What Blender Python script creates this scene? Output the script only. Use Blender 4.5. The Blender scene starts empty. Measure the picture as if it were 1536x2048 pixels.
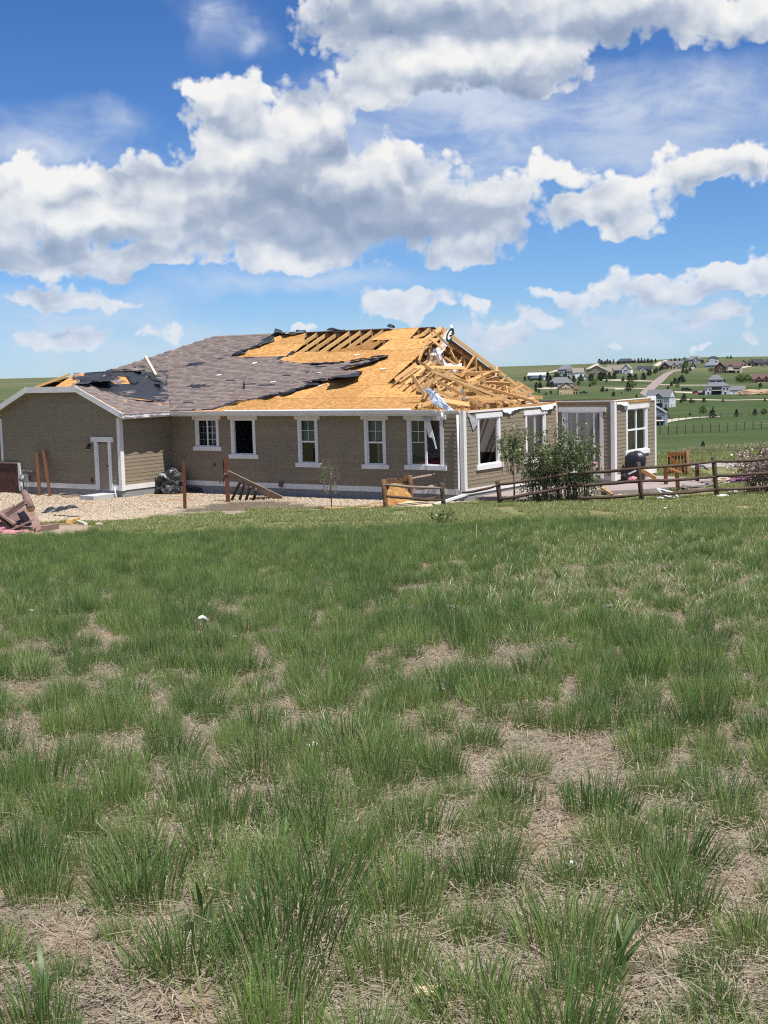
import bpy, bmesh, math, random
import numpy as np
from mathutils import Vector, Matrix, noise as mnoise

# ------------------------------------------------------------------ camera, sky, sun, exposure
SC = bpy.context.scene
COL = SC.collection
F_PX, PITCH, ROLL, THETA = 2751.6, .1058, .0275, .6162
CAM_Z = 4.724
HOUSE_X, HOUSE_Y = 2.928, 49.513
cam_data = bpy.data.cameras.new('camera')
cam_data.sensor_fit = 'HORIZONTAL'; cam_data.sensor_width = 36.0
cam_data.lens = F_PX / 1536.0 * 36.0
cam_data.clip_start = .1; cam_data.clip_end = 20000
cam = bpy.data.objects.new('camera', cam_data); COL.objects.link(cam)
cam.matrix_world = Matrix.Translation((0, 0, CAM_Z)) @ Matrix.Rotation(math.pi/2 - PITCH, 4, 'X') @ Matrix.Rotation(-ROLL, 4, 'Z')
SC.camera = cam

SUN_VEC = Vector((.302, -.318, 1.0)).normalized()
sun_data = bpy.data.lights.new('sun', 'SUN'); sun_data.energy = 5.0; sun_data.angle = math.radians(.53); sun_data.color = (1, .955, .89)
sun = bpy.data.objects.new('sun', sun_data); COL.objects.link(sun)
sun.rotation_euler = SUN_VEC.to_track_quat('Z', 'Y').to_euler()

SC.view_settings.view_transform = 'Standard'; SC.view_settings.look = 'None'
SC.view_settings.gamma = 1.0; SC.view_settings.use_curve_mapping = False
SC.view_settings.exposure = 0.42
SC.cycles.adaptive_threshold = .012
SC.cycles.use_denoising = False; SC.cycles.filter_width = 1.15
SC.cycles.max_bounces = 5; SC.cycles.transparent_max_bounces = 8
SC.cycles.diffuse_bounces = 2; SC.cycles.glossy_bounces = 2; SC.cycles.transmission_bounces = 4

def ray(px, py):
    """photo pixel -> world direction"""
    a, b = px - 768, py - 1024
    c, s = math.cos(ROLL), math.sin(ROLL)
    sx, sy = c*a - s*b, s*a + c*b
    up = -sy / F_PX
    return Vector((sx / F_PX, math.cos(PITCH) + up*math.sin(PITCH), -math.sin(PITCH) + up*math.cos(PITCH)))

def skyxy(px, py):
    r = ray(px, py)
    return math.atan2(r.x, r.y)*F_PX, math.atan2(r.z, math.hypot(r.x, r.y))*F_PX

# ---- node helpers
class NT:
    def __init__(self, tree): self.t = tree
    def n(self, kind, **kw):
        nd = self.t.nodes.new(kind)
        for k, v in kw.items(): setattr(nd, k, v)
        return nd
    def l(self, a, b): self.t.links.new(a, b)
    def put(self, sock, val):
        if hasattr(val, 'is_linked') or isinstance(val, bpy.types.NodeSocket): self.l(val, sock)
        else: sock.default_value = val
    def m(self, op, a, b=None, c=None, clamp=False):
        nd = self.n('ShaderNodeMath', operation=op); nd.use_clamp = clamp
        self.put(nd.inputs[0], a)
        if b is not None: self.put(nd.inputs[1], b)
        if c is not None: self.put(nd.inputs[2], c)
        return nd.outputs[0]
    def vm(self, op, a, b=None):
        nd = self.n('ShaderNodeVectorMath', operation=op); self.put(nd.inputs[0], a)
        if b is not None: self.put(nd.inputs[1], b)
        return nd.outputs['Value' if op in ('LENGTH', 'DOT_PRODUCT', 'DISTANCE') else 'Vector']
    def mapr(self, x, a, b, c=0., d=1., smooth=False):
        nd = self.n('ShaderNodeMapRange'); nd.interpolation_type = 'SMOOTHSTEP' if smooth else 'LINEAR'
        self.put(nd.inputs[0], x); 
        for i, v in enumerate((a, b, c, d)): self.put(nd.inputs[1+i], v)
        return nd.outputs[0]
    def mix(self, fac, a, b, mode='MIX'):
        nd = self.n('ShaderNodeMix', data_type='RGBA', blend_type=mode)
        self.put(nd.inputs[0], fac); self.put(nd.inputs[6], a); self.put(nd.inputs[7], b)
        return nd.outputs[2]
    def noise(self, vec, scale, detail=4, rough=.55, dist=0., dim='3D'):
        nd = self.n('ShaderNodeTexNoise', noise_dimensions=dim)
        if vec is not None: self.put(nd.inputs['Vector'], vec)
        nd.inputs['Scale'].default_value = scale; nd.inputs['Detail'].default_value = detail
        nd.inputs['Roughness'].default_value = rough; nd.inputs['Distortion'].default_value = dist
        return nd.outputs['Fac']

# ---- cloud layout in angular units (1 unit = one photo pixel of angle), centre x, y, half width, half height
LOBES = [(450,205,112,66),(515,180,62,45),(600,235,112,60),(560,310,190,80),(665,250,62,50),(400,195,50,42),(450,290,80,70),
 (60,365,110,62),(150,345,80,36),(265,345,105,42),(330,405,150,76),(170,440,260,66),(40,450,110,60),(400,370,120,70),
 (700,400,250,88),(860,430,230,72),(560,440,260,78),(1010,415,95,64),(895,312,66,26),(800,300,80,22),(760,352,130,44),
 (230,512,360,34),(600,522,180,30),(930,500,125,34),(70,543,150,22),
 (800,10,260,78),(1100,25,360,72),(1450,25,260,64),(680,50,110,46),
 (900,128,250,66),(1060,135,150,58),(760,170,120,58),
 (1410,335,130,56),(1250,390,150,42),(1102,322,84,30),(1255,465,78,24),(1510,320,90,48),(1180,420,120,40),
 (1140,580,76,15),(1300,578,130,32),(1450,560,140,34),(1535,555,60,45),(805,605,104,36),(960,625,42,23),(1000,677,70,17),
 (1165,625,56,18),(1070,637,60,16),(345,655,44,20),(268,680,28,11),(605,659,45,10),(1430,632,90,14),(1225,682,45,12),
 (1515,415,24,11),(1520,490,30,9),(920,582,20,8),(140,605,150,22),(120,682,120,22),(1390,700,50,10),(1510,672,40,12),(870,560,16,6)]
LOBES = [(x, y, rx*(1.12 if y > 540 else 1), ry*(1.22 if y > 540 else 1)) for x, y, rx, ry in LOBES]
VEILS = [(820,265,230,50),(60,300,160,50),(1400,215,300,80),(1180,230,240,80),(1000,235,330,75),(700,330,300,80),(1250,300,240,60),(520,400,420,90),(900,180,300,70),(880,360,250,60),(80,278,190,42),(230,255,60,20),(420,20,70,55),(500,60,30,45),(1330,190,260,70),(1100,215,220,80),(1000,300,240,60),(150,625,230,40),(1300,650,330,50),(250,690,300,50),(900,690,320,45),(600,560,320,20)]
BRIGHTS = [(430,195,80,34),(525,165,50,30),(640,215,60,30),(90,335,90,30),(200,330,60,20),(230,440,180,32),(60,420,70,30),(880,105,110,30),(1000,100,110,26),(880,300,70,16),(780,290,50,12),(1060,385,50,34),(1040,150,80,26),(1420,315,110,30),(1290,385,90,22),(1095,308,70,16),(560,525,160,14),(200,545,220,12),(930,490,110,16),(1480,20,90,30),(1120,60,120,22),(560,230,70,30)]
DARKS = [(900,30,330,62),(1250,50,230,45),(640,60,110,40),(720,440,360,80),(300,505,420,26),(280,360,130,34),(60,515,150,20),(1010,175,160,36),(660,300,120,26),(600,200,60,50),(1030,450,80,40),(150,375,60,20),(1450,375,100,16),(560,380,120,40)]

world = bpy.data.worlds.new('World'); SC.world = world; world.use_nodes = True
world.cycles.sampling_method = 'MANUAL'; world.cycles.sample_map_resolution = 256
wt = NT(world.node_tree); world.node_tree.nodes.clear()

NB, NS, AZ0, AZ1, EPOW, ETOP = 21, 63, -900.0, 900.0, .68, 800.0      # bands of elevation, stops across, azimuth range, spacing of the bands
def layout_table():
    """coverage, broad light and veil of the cloud field on a coarse angular grid, from the lists above"""
    def mind(lobes, X, Y):
        m = None
        for (px, py, rx, ry) in lobes:
            x, y = skyxy(px, py)
            d = np.sqrt(((X - x)/rx)**2 + ((Y - y)/ry)**2)
            m = d if m is None else np.where(np.abs(m-d) < .25, np.minimum(m, d) - (np.maximum(.25-np.abs(m-d), 0)/.25)**2*.25*.25, np.minimum(m, d))
        return m
    xs = np.linspace(AZ0, AZ1, NS); ys = (np.arange(NB)/(NB-1))**(1/EPOW)*ETOP
    X, Y = np.meshgrid(xs, ys)
    def avg(fn):
        acc = 0
        for dx in (-9, 0, 9):
            for dy in (-7, 0, 7): acc = acc + fn(X+dx, Y+dy)
        return acc/9
    base = avg(lambda x, y: np.clip(1.9*(1 - mind(LOBES, x, y))-.10, -1.2, 1.2))
    b1 = avg(lambda x, y: np.clip(1 - mind(LOBES, x, y), -1.2, 1)); above = avg(lambda x, y: np.clip(1 - mind(LOBES, x+14, y+45), -1.2, 1))
    dark = avg(lambda x, y: np.clip((1.15 - mind(DARKS, x, y)), 0, 1))
    veil = avg(lambda x, y: np.clip((1.15 - mind(VEILS, x, y)), 0, 1))
    bright = avg(lambda x, y: np.clip((1.2 - mind(BRIGHTS, x, y)), 0, 1))
    lit = .60 + .42*(b1 - above) - .50*dark + .34*bright
    return np.stack([(base+1.2)/2.4, np.clip(lit, 0, 1), veil], -1)

def build_world():
    t = wt
    sky = t.n('ShaderNodeTexSky', sky_type='NISHITA'); sky.sun_disc = False
    sky.sun_elevation = math.asin(SUN_VEC.z); sky.sun_rotation = math.atan2(SUN_VEC.x, SUN_VEC.y)
    sky.altitude = 1850; sky.air_density = 1.0; sky.dust_density = .1; sky.ozone_density = 3
    tc = t.n('ShaderNodeTexCoord'); sp = t.n('ShaderNodeSeparateXYZ'); t.l(tc.outputs['Generated'], sp.inputs[0])
    az = t.m('MULTIPLY', t.m('ARCTAN2', sp.outputs[0], sp.outputs[1]), F_PX)
    el = t.m('MULTIPLY', t.m('ARCSINE', sp.outputs[2]), F_PX)
    cb = t.n('ShaderNodeCombineXYZ'); t.l(az, cb.inputs[0]); t.l(el, cb.inputs[1]); P = cb.outputs[0]
    wn = t.n('ShaderNodeTexNoise', noise_dimensions='2D'); t.l(P, wn.inputs['Vector']); wn.inputs['Scale'].default_value = .010; wn.inputs['Detail'].default_value = 4
    warp = t.vm('MULTIPLY', t.vm('SUBTRACT', wn.outputs['Color'], (.5, .5, .5)), (120, 80, 0))
    Q = t.vm('ADD', P, warp); sq = t.n('ShaderNodeSeparateXYZ'); t.l(Q, sq.inputs[0])
    axl = t.mapr(sq.outputs[0], AZ0, 0, 0, 1); axr = t.mapr(sq.outputs[0], 0, AZ1, 0, 1); side = t.m('GREATER_THAN', sq.outputs[0], 0.)
    ey = t.m('MULTIPLY', t.m('POWER', t.mapr(sq.outputs[1], 0, ETOP, 0, 1), EPOW), NB-1.0)
    tab = layout_table(); acc = None
    for k in range(NB):
        halves = []
        for axh, off in ((axl, 0), (axr, 31)):
            r = t.n('ShaderNodeValToRGB'); cr = r.color_ramp; cr.interpolation = 'EASE'
            cr.elements[0].position = 0.; cr.elements[1].position = 1.
            for i in range(1, 31): cr.elements.new(i/31)
            for i in range(32): cr.elements[i].color = (*[float(q) for q in tab[k, i+off]], 1)
            t.l(axh, r.inputs[0]); halves.append(r.outputs[0])
        rout = t.mix(side, halves[0], halves[1])
        d = t.m('ABSOLUTE', t.m('SUBTRACT', ey, float(k)))
        if k in (0, NB-1): d = t.m('MAXIMUM', t.m('MULTIPLY', t.m('SUBTRACT', ey, float(k)), 1. if k == 0 else -1.), 0.)
        w = t.mapr(d, 1., 0., 0., 1., False)
        nd = t.n('ShaderNodeVectorMath', operation='SCALE'); t.l(rout, nd.inputs[0]); t.l(w, nd.inputs['Scale'])
        acc = nd.outputs[0] if acc is None else t.vm('ADD', acc, nd.outputs[0])
    fl = t.n('ShaderNodeSeparateXYZ'); t.l(acc, fl.inputs[0])
    base = t.mapr(fl.outputs[0], 0, 1, -1.2, 1.2); broad = fl.outputs[1]; veilf = fl.outputs[2]
    # broken cumulus of the same kind all round, outside the part of the sky laid out above
    far = t.m('MAXIMUM', t.mapr(t.m('ABSOLUTE', az), 800, 1150, 0, 1, True), t.mapr(el, 740, 980, 0, 1, True))
    gen = t.m('MULTIPLY', t.m('SUBTRACT', t.noise(t.vm('MULTIPLY', Q, (.0016, .0035, 0)), 1.0, 2, .5, dim='2D'), .5), 4.5)
    base = t.m('ADD', t.m('MULTIPLY', base, t.m('SUBTRACT', 1., far)), t.m('MULTIPLY', gen, far))
    def edge_noise(v):
        nz = t.noise(t.vm('MULTIPLY', v, (1, 1.3, 0)), .017, 7, .58, dim='2D')
        vo = t.n('ShaderNodeTexVoronoi', voronoi_dimensions='2D', feature='F1')
        t.l(t.vm('ADD', v, t.vm('MULTIPLY', warp, (.3, .3, 0))), vo.inputs['Vector']); vo.inputs['Scale'].default_value = .020
        vo.inputs['Detail'].default_value = 2.; vo.inputs['Roughness'].default_value = .55
        return t.m('ADD', t.m('MULTIPLY', t.m('SUBTRACT', nz, .5), .85), t.m('MULTIPLY', t.m('SUBTRACT', .42, vo.outputs['Distance']), .62))
    def billow(v):
        """rounded heads of cloud: domes over scattered cells, on a broad swell"""
        sw = t.noise(t.vm('MULTIPLY', v, (1, 1.5, 0)), .0060, 4, .5, dim='2D')
        vo = t.n('ShaderNodeTexVoronoi', voronoi_dimensions='2D', feature='F1')
        t.l(t.vm('ADD', t.vm('MULTIPLY', v, (1, 1.25, 0)), t.vm('MULTIPLY', warp, (.5, .5, 0))), vo.inputs['Vector']); vo.inputs['Scale'].default_value = .011
        vo.inputs['Detail'].default_value = 1.; vo.inputs['Roughness'].default_value = .5
        return t.m('ADD', t.m('MULTIPLY', sw, 2.0), t.m('MULTIPLY', t.m('MULTIPLY', vo.outputs['Distance'], vo.outputs['Distance']), -1.0))
    en = edge_noise(P); d0 = t.m('ADD', base, en)
    alpha = t.m('POWER', t.mapr(d0, -.10, .36, 0, 1, True), .8)
    lit = t.m('ADD', t.m('MULTIPLY', t.m('SUBTRACT', billow(P), billow(t.vm('ADD', P, (13, 30, 0)))), .27), broad)
    lit = t.m('ADD', t.m('ADD', lit, t.m('MULTIPLY', en, .18)), t.mapr(d0, .0, .5, .26, .0), clamp=True)
    veil_n = t.noise(t.vm('MULTIPLY', P, (.0045, .011, 0)), 1., 6, .6, .25, dim='2D')
    veil = t.m('MULTIPLY', veilf, t.mapr(veil_n, .28, .66, .30, .95, True))
    rampn = t.n('ShaderNodeValToRGB'); cr = rampn.color_ramp; t.l(lit, rampn.inputs[0])
    cr.elements[0].position = .0; cr.elements[0].color = (.30, .38, .54, 1)
    cr.elements[1].position = .92; cr.elements[1].color = (.97, .97, .96, 1)
    e = cr.elements.new(.34); e.color = (.44, .52, .66, 1)
    e = cr.elements.new(.64); e.color = (.76, .80, .86, 1)
    cloud = t.mix(t.mapr(el, 30, 340, .45, 0), rampn.outputs[0], (.50, .66, .90, 1))     # low clouds lie far off, behind blue air
    cloud10 = t.vm('MULTIPLY', cloud, (7.0, 7.0, 7.0))
    tint = t.n('ShaderNodeValToRGB'); t.l(t.mapr(el, 0, 760, 0, 1), tint.inputs[0]); tr = tint.color_ramp
    tr.elements[0].position = 0; tr.elements[0].color = (.46, .62, .90, 1)
    tr.elements[1].position = 1; tr.elements[1].color = (.31, .52, .83, 1)
    e = tr.elements.new(.40); e.color = (.41, .60, .85, 1)
    skyc = t.vm('MULTIPLY', sky.outputs[0], tint.outputs[0])
    s1 = t.mix(t.m('MULTIPLY', veil, .97, clamp=True), skyc, (4.9, 5.4, 6.3, 1))
    s2 = t.mix(alpha, s1, cloud10)
    bg = t.n('ShaderNodeBackground'); t.l(s2, bg.inputs[0]); bg.inputs[1].default_value = .1
    out = t.n('ShaderNodeOutputWorld'); t.l(bg.outputs[0], out.inputs[0])
build_world()
# ------------------------------------------------------------------ helpers
RNG = random.Random(7)
def R(a, b): return RNG.uniform(a, b)

MATS = {}
def principled(name):
    m = bpy.data.materials.new(name); m.use_nodes = True; MATS[name] = m
    t = NT(m.node_tree); b = m.node_tree.nodes['Principled BSDF']
    return m, t, b

def mat(name, col, rough=.8, var=.12, scale=3., bump=0., bscale=40., metal=0., spec=.3, island=0., coords='Object', stretch=None):
    """plain painted or natural surface: colour broken up by noise, optional per-piece variation and fine relief"""
    if name in MATS: return MATS[name]
    m, t, b = principled(name)
    tc = t.n('ShaderNodeTexCoord'); v = tc.outputs[coords]
    if stretch: v = t.vm('MULTIPLY', v, stretch)
    n1 = t.noise(v, scale, 5, .6); n2 = t.noise(v, scale*7.3, 4, .6)
    f = t.m('ADD', t.m('MULTIPLY', n1, .6), t.m('MULTIPLY', n2, .4))
    k = t.mapr(f, .3, .7, 1-var, 1+var)
    if island:
        g = t.n('ShaderNodeNewGeometry'); oi = t.n('ShaderNodeObjectInfo')
        rr = t.m('FRACT', t.m('ADD', g.outputs['Random Per Island'], oi.outputs['Random']))
        k = t.m('MULTIPLY', k, t.mapr(rr, 0, 1, 1-island, 1+island))
    c = t.n('ShaderNodeVectorMath', operation='SCALE'); c.inputs[0].default_value = col[:3]; t.l(k, c.inputs['Scale'])
    t.l(c.outputs[0], b.inputs['Base Color'])
    b.inputs['Roughness'].default_value = rough; b.inputs['Metallic'].default_value = metal
    b.inputs['Specular IOR Level'].default_value = spec
    if bump:
        bp = t.n('ShaderNodeBump'); bp.inputs['Strength'].default_value = bump; bp.inputs['Distance'].default_value = .02
        t.l(t.noise(v, bscale, 4, .6), bp.inputs['Height']); t.l(bp.outputs[0], b.inputs['Normal'])
    return m

def leaf_mat(name, c0, c1, trans=.35, attr=None, base=None, dead=0.):
    """leaves and blades: colour differs from piece to piece, light shines partly through"""
    m = bpy.data.materials.new(name); m.use_nodes = True; MATS[name] = m
    t = NT(m.node_tree); m.node_tree.nodes.clear()
    g = t.n('ShaderNodeNewGeometry'); oi = t.n('ShaderNodeObjectInfo')
    r1 = g.outputs['Random Per Island']; r2 = oi.outputs['Random']
    f = t.m('ADD', t.m('MULTIPLY', r1, .5), t.m('MULTIPLY', r2, .5))
    c = t.mix(f, (*c0, 1), (*c1, 1))
    if dead: c = t.mix(t.m('GREATER_THAN', r1, 1-dead), c, (.36, .30, .17, 1))
    if attr:
        a = t.n('ShaderNodeAttribute', attribute_name=attr)
        c = t.mix(t.mapr(t.m('ADD', a.outputs['Fac'], t.m('MULTIPLY', r1, .14)), .06, .30, 0, 1, True), (*base, 1), c)
    d = t.n('ShaderNodeBsdfDiffuse'); tr = t.n('ShaderNodeBsdfTranslucent'); mx = t.n('ShaderNodeMixShader'); mx.inputs[0].default_value = trans
    gl = t.n('ShaderNodeBsdfGlossy'); gl.inputs['Roughness'].default_value = .45; mg = t.n('ShaderNodeMixShader'); mg.inputs[0].default_value = .05
    t.l(c, d.inputs[0]); t.l(c, tr.inputs[0]); t.l(d.outputs[0], mx.inputs[1]); t.l(tr.outputs[0], mx.inputs[2])
    t.l(mx.outputs[0], mg.inputs[1]); t.l(gl.outputs[0], mg.inputs[2])
    o = t.n('ShaderNodeOutputMaterial'); t.l(mg.outputs[0], o.inputs[0])
    return m

def glass_mat():
    m = bpy.data.materials.new('window_glass'); m.use_nodes = True; MATS['window_glass'] = m
    t = NT(m.node_tree); m.node_tree.nodes.clear()
    tr = t.n('ShaderNodeBsdfTransparent'); tr.inputs[0].default_value = (.72, .76, .76, 1)
    gl = t.n('ShaderNodeBsdfGlossy'); gl.inputs['Roughness'].default_value = .03; gl.inputs[0].default_value = (.9, .95, 1, 1)
    fr = t.n('ShaderNodeFresnel'); fr.inputs[0].default_value = 1.5
    mx = t.n('ShaderNodeMixShader'); t.l(t.m('MULTIPLY', fr.outputs[0], 1.3), mx.inputs[0]); t.l(tr.outputs[0], mx.inputs[1]); t.l(gl.outputs[0], mx.inputs[2])
    o = t.n('ShaderNodeOutputMaterial'); t.l(mx.outputs[0], o.inputs[0]); return m

def link(o, parent=None, props=None):
    COL.objects.link(o)
    if parent is not None: o.parent = parent
    if props:
        for k, v in props.items(): o[k] = v
    return o
def tag(o, label=None, cat=None, group=None, kind=None):
    if label: o['label'] = label
    if cat: o['category'] = cat
    if group: o['group'] = group
    if kind: o['kind'] = kind
    return o
def empty(name, loc=(0, 0, 0), rz=0., parent=None):
    o = bpy.data.objects.new(name, None); o.location = loc; o.rotation_euler = (0, 0, rz); o.empty_display_size = .2
    return link(o, parent)

class MB:
    """collects simple shapes into one mesh"""
    def __init__(s): s.v = []; s.f = []; s.sm = []
    def add(s, vs, fs, smooth=False):
        o = len(s.v); s.v += [tuple(p) for p in vs]; s.f += [tuple(i+o for i in f) for f in fs]; s.sm += [smooth]*len(fs); return s
    def box(s, x0, y0, z0, x1, y1, z1):
        return s.add([(x0,y0,z0),(x1,y0,z0),(x1,y1,z0),(x0,y1,z0),(x0,y0,z1),(x1,y0,z1),(x1,y1,z1),(x0,y1,z1)],
                     [(0,3,2,1),(4,5,6,7),(0,1,5,4),(1,2,6,5),(2,3,7,6),(3,0,4,7)])
    def beam(s, a, b, w, h, up=(0, 0, 1), roll=0.):
        """rectangular timber from a to b, w across and h along up"""
        a = Vector(a); b = Vector(b); d = (b-a).normalized(); up = Vector(up)
        x = d.cross(up)
        if x.length < 1e-4: x = d.cross(Vector((1, 0, 0)))
        x.normalize(); y = x.cross(d).normalized()
        if roll: q = Matrix.Rotation(roll, 3, d); x = q @ x; y = q @ y
        x *= w/2; y *= h/2
        vs = [a-x-y, a+x-y, a+x+y, a-x+y, b-x-y, b+x-y, b+x+y, b-x+y]
        return s.add(vs, [(0,1,2,3),(7,6,5,4),(0,4,5,1),(1,5,6,2),(2,6,7,3),(3,7,4,0)])
    def tube(s, pts, rads, n=8, caps=True, jitter=0.):
        pts = [Vector(p) for p in pts]; rings = []; vs = []
        if not isinstance(rads, (list, tuple)): rads = [rads]*len(pts)
        ref = None
        for i, p in enumerate(pts):
            d = (pts[min(i+1, len(pts)-1)] - pts[max(i-1, 0)]).normalized()
            x = d.cross(Vector((0, 0, 1))) if ref is None else ref - d*ref.dot(d)
            if x.length < 1e-3: x = d.cross(Vector((1, 0, 0)))
            x.normalize(); y = d.cross(x); ref = x
            for k in range(n):
                a = 2*math.pi*k/n; r = rads[i]*(1 + (R(-jitter, jitter) if jitter else 0))
                vs.append(p + x*math.cos(a)*r + y*math.sin(a)*r)
        fs = []
        for i in range(len(pts)-1):
            for k in range(n): fs.append((i*n+k, i*n+(k+1) % n, (i+1)*n+(k+1) % n, (i+1)*n+k))
        s.add(vs, fs, True)
        if caps:
            m = len(s.v)-len(vs); s.f += [tuple(m+k for k in reversed(range(n))), tuple(m+(len(pts)-1)*n+k for k in range(n))]; s.sm += [False, False]
        return s
    def build(s, name, m, parent=None, **props):
        me = bpy.data.meshes.new(name); me.from_pydata(s.v, [], s.f)
        me.polygons.foreach_set('use_smooth', s.sm); me.update()
        for mm in (m if isinstance(m, (list, tuple)) else [m]): me.materials.append(mm)
        return link(bpy.data.objects.new(name, me), parent, props)

def np_mesh(name, verts, faces, m, parent=None, smooth=False, attrs=None, linkit=True, **props):
    """mesh from arrays; faces: (n,k) array with a constant k, or a list of such arrays"""
    verts = np.asarray(verts, dtype=np.float32); me = bpy.data.meshes.new(name)
    if not isinstance(faces, list): faces = [faces]
    faces = [np.asarray(f, dtype=np.int32) for f in faces if len(f)]
    me.vertices.add(len(verts)); me.vertices.foreach_set('co', verts.ravel())
    loops = np.concatenate([f.ravel() for f in faces]); sizes = np.concatenate([np.full(len(f), f.shape[1], np.int32) for f in faces])
    me.loops.add(len(loops)); me.loops.foreach_set('vertex_index', loops)
    me.polygons.add(len(sizes)); st = np.concatenate([[0], np.cumsum(sizes)[:-1]]).astype(np.int32)
    me.polygons.foreach_set('loop_start', st); me.polygons.foreach_set('loop_total', sizes)
    me.polygons.foreach_set('use_smooth', np.full(len(sizes), smooth))
    for k, a in (attrs or {}).items():
        at = me.attributes.new(k, 'FLOAT', 'POINT'); at.data.foreach_set('value', np.asarray(a, np.float32))
    me.update(calc_edges=True)
    for mm in (m if isinstance(m, (list, tuple)) else [m]): me.materials.append(mm)
    o = bpy.data.objects.new(name, me)
    if linkit: link(o, parent, props)
    return o

def copy_tree(o, parent=None):
    c = o.copy(); COL.objects.link(c); c.parent = parent
    for ch in o.children: copy_tree(ch, c)
    return c

# ---- house frame: local x along the long wall (towards the near corner), local y into the house, z up
HU = Vector((math.cos(THETA), -math.sin(THETA), 0)); HV = Vector((math.sin(THETA), math.cos(THETA), 0)); HA = Vector((HOUSE_X, HOUSE_Y, 0))
def to_local(p): q = Vector(p) - HA; return Vector((q.dot(HU), q.dot(HV), p[2]))
def to_world(p): return HA + HU*p[0] + HV*p[1] + Vector((0, 0, p[2]))
def on_plane(px, py, n, c):
    """house-local point seen at a photo pixel on the house-local plane n.p = c"""
    r = ray(px, py); o = to_local(Vector((0, 0, CAM_Z))); rl = Vector((r.dot(HU), r.dot(HV), r.z)); n = Vector(n)
    return o + rl*((c - n.dot(o))/n.dot(rl))
PT, EV, EZ = .405, .55, 3.08          # roof pitch, overhang, height of the roof surface at the eave edge
def roof_pt(px, py): return on_plane(px, py, (0, -PT, 1), EZ + PT*EV)
L_MAIN, W_WING, G_WING, W_B, L_B, W_C, HE = 14.47, 2.91, 7.24, 7.14, 2.5, 3.86, 2.95
UE = -L_MAIN + EV                     # eave line of the wing's slope
def wing_pt(px, py): return on_plane(px, py, (PT, 0, 1), EZ + PT*UE)

# ------------------------------------------------------------------ terrain
_far = [(0, -.3), (50, -.3), (64, -.32), (78, -.6), (110, -2.2), (200, -5.7), (300, -8.2), (420, -9.8), (560, -10.1), (720, -9.0), (900, -6.0), (1080, -2.1), (1250, 2.2), (1500, 4.7), (2200, 3.5), (6000, -10), (12000, -40)]
_fr = np.array([a for a, b in _far], float); _fz = np.array([b for a, b in _far], float)
_sl = np.gradient(_fz, _fr); _sl[0] = _sl[1] = 0
def far_z(r):
    r = np.clip(r, 0, 11999.); i = np.clip(np.searchsorted(_fr, r, 'right')-1, 0, len(_fr)-2)
    h = _fr[i+1]-_fr[i]; t = (r-_fr[i])/h
    return ((2*t**3-3*t**2+1)*_fz[i] + (t**3-2*t**2+t)*h*_sl[i] + (-2*t**3+3*t**2)*_fz[i+1] + (t**3-t**2)*h*_sl[i+1])
def sstep(a, b, x): t = np.clip((x-a)/(b-a), 0, 1); return t*t*(3-2*t)
def zg(x, y):
    x = np.asarray(x, float); y = np.asarray(y, float); r = np.hypot(x, y)
    k = .14; q = np.clip((3.1 - .07*np.clip(y, -25, 200) + .32)/k, -60, 60)
    near = -.32 + k*np.log1p(np.exp(q))
    near = near + .03*np.sin(x*.7+y*.31)*np.sin(y*.43-x*.2)*sstep(48, 40, y)
    fz = far_z(r)
    az = np.arctan2(x, y)*F_PX + 768
    sky_dip = np.interp(az, [-400, 0, 500, 980, 1190, 1290, 1400, 1536, 1900], [-4, -3.4, -5, -6.2, -5.0, -3.2, -.8, -2.2, -3])
    fz = fz + sky_dip*sstep(900, 1450, r) + .6*np.sin(x*.013+1)*np.sin(y*.011)*sstep(150, 400, r)
    w = np.where(y > 0, sstep(58, 70, r), 0)
    back = np.where(y <= 0, near, 0)
    return np.where(y > 0, near*(1-w) + fz*w, back)
def zg1(x, y): return float(zg(x, y))
def ground_at(px, py, lift=0.):
    """world point where the ray through a photo pixel meets the ground"""
    r = ray(px, py); o = Vector((0, 0, CAM_Z)); ts = np.geomspace(1, 9000, 800)
    below = np.nonzero(CAM_Z + r.z*ts < zg(r.x*ts, r.y*ts))[0]
    k = below[0] if len(below) else len(ts)-1
    lo, hi = ts[max(k-1, 0)], ts[k]
    for _ in range(18):
        mid = (lo+hi)/2; p = o + r*mid
        if p.z < zg1(p.x, p.y): hi = mid
        else: lo = mid
    p = o + r*hi; p.z = zg1(p.x, p.y) + lift; return p
def at_y(px, py, Y):
    r = ray(px, py); return Vector((0, 0, CAM_Z)) + r*(Y/r.y)
def to_px(p):
    z = p[2]-CAM_Z; d = p[1]*math.cos(PITCH)-z*math.sin(PITCH); up = z*math.cos(PITCH)+p[1]*math.sin(PITCH); sx, sy = F_PX*p[0]/d, -F_PX*up/d
    return 768+math.cos(ROLL)*sx+math.sin(ROLL)*sy, 1024-math.sin(ROLL)*sx+math.cos(ROLL)*sy
def at_house(px, py, n, c): return to_world(on_plane(px, py, n, c))
def pts_in_poly(x, y, poly):
    x = np.asarray(x); y = np.asarray(y); ins = np.zeros(x.shape, bool); n = len(poly); j = n-1
    for i in range(n):
        xi, yi = poly[i][0], poly[i][1]; xj, yj = poly[j][0], poly[j][1]
        c = ((yi > y) != (yj > y)) & (x < (xj-xi)*(y-yi)/((yj-yi) if yj != yi else 1e-9) + xi)
        ins ^= c; j = i
    return ins

def in_poly(x, y, poly):
    ins = False; j = len(poly)-1
    for i in range(len(poly)):
        xi, yi, xj, yj = poly[i][0], poly[i][1], poly[j][0], poly[j][1]
        if (yi > y) != (yj > y) and x < (xj-xi)*(y-yi)/(yj-yi) + xi: ins = not ins
        j = i
    return ins

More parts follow.
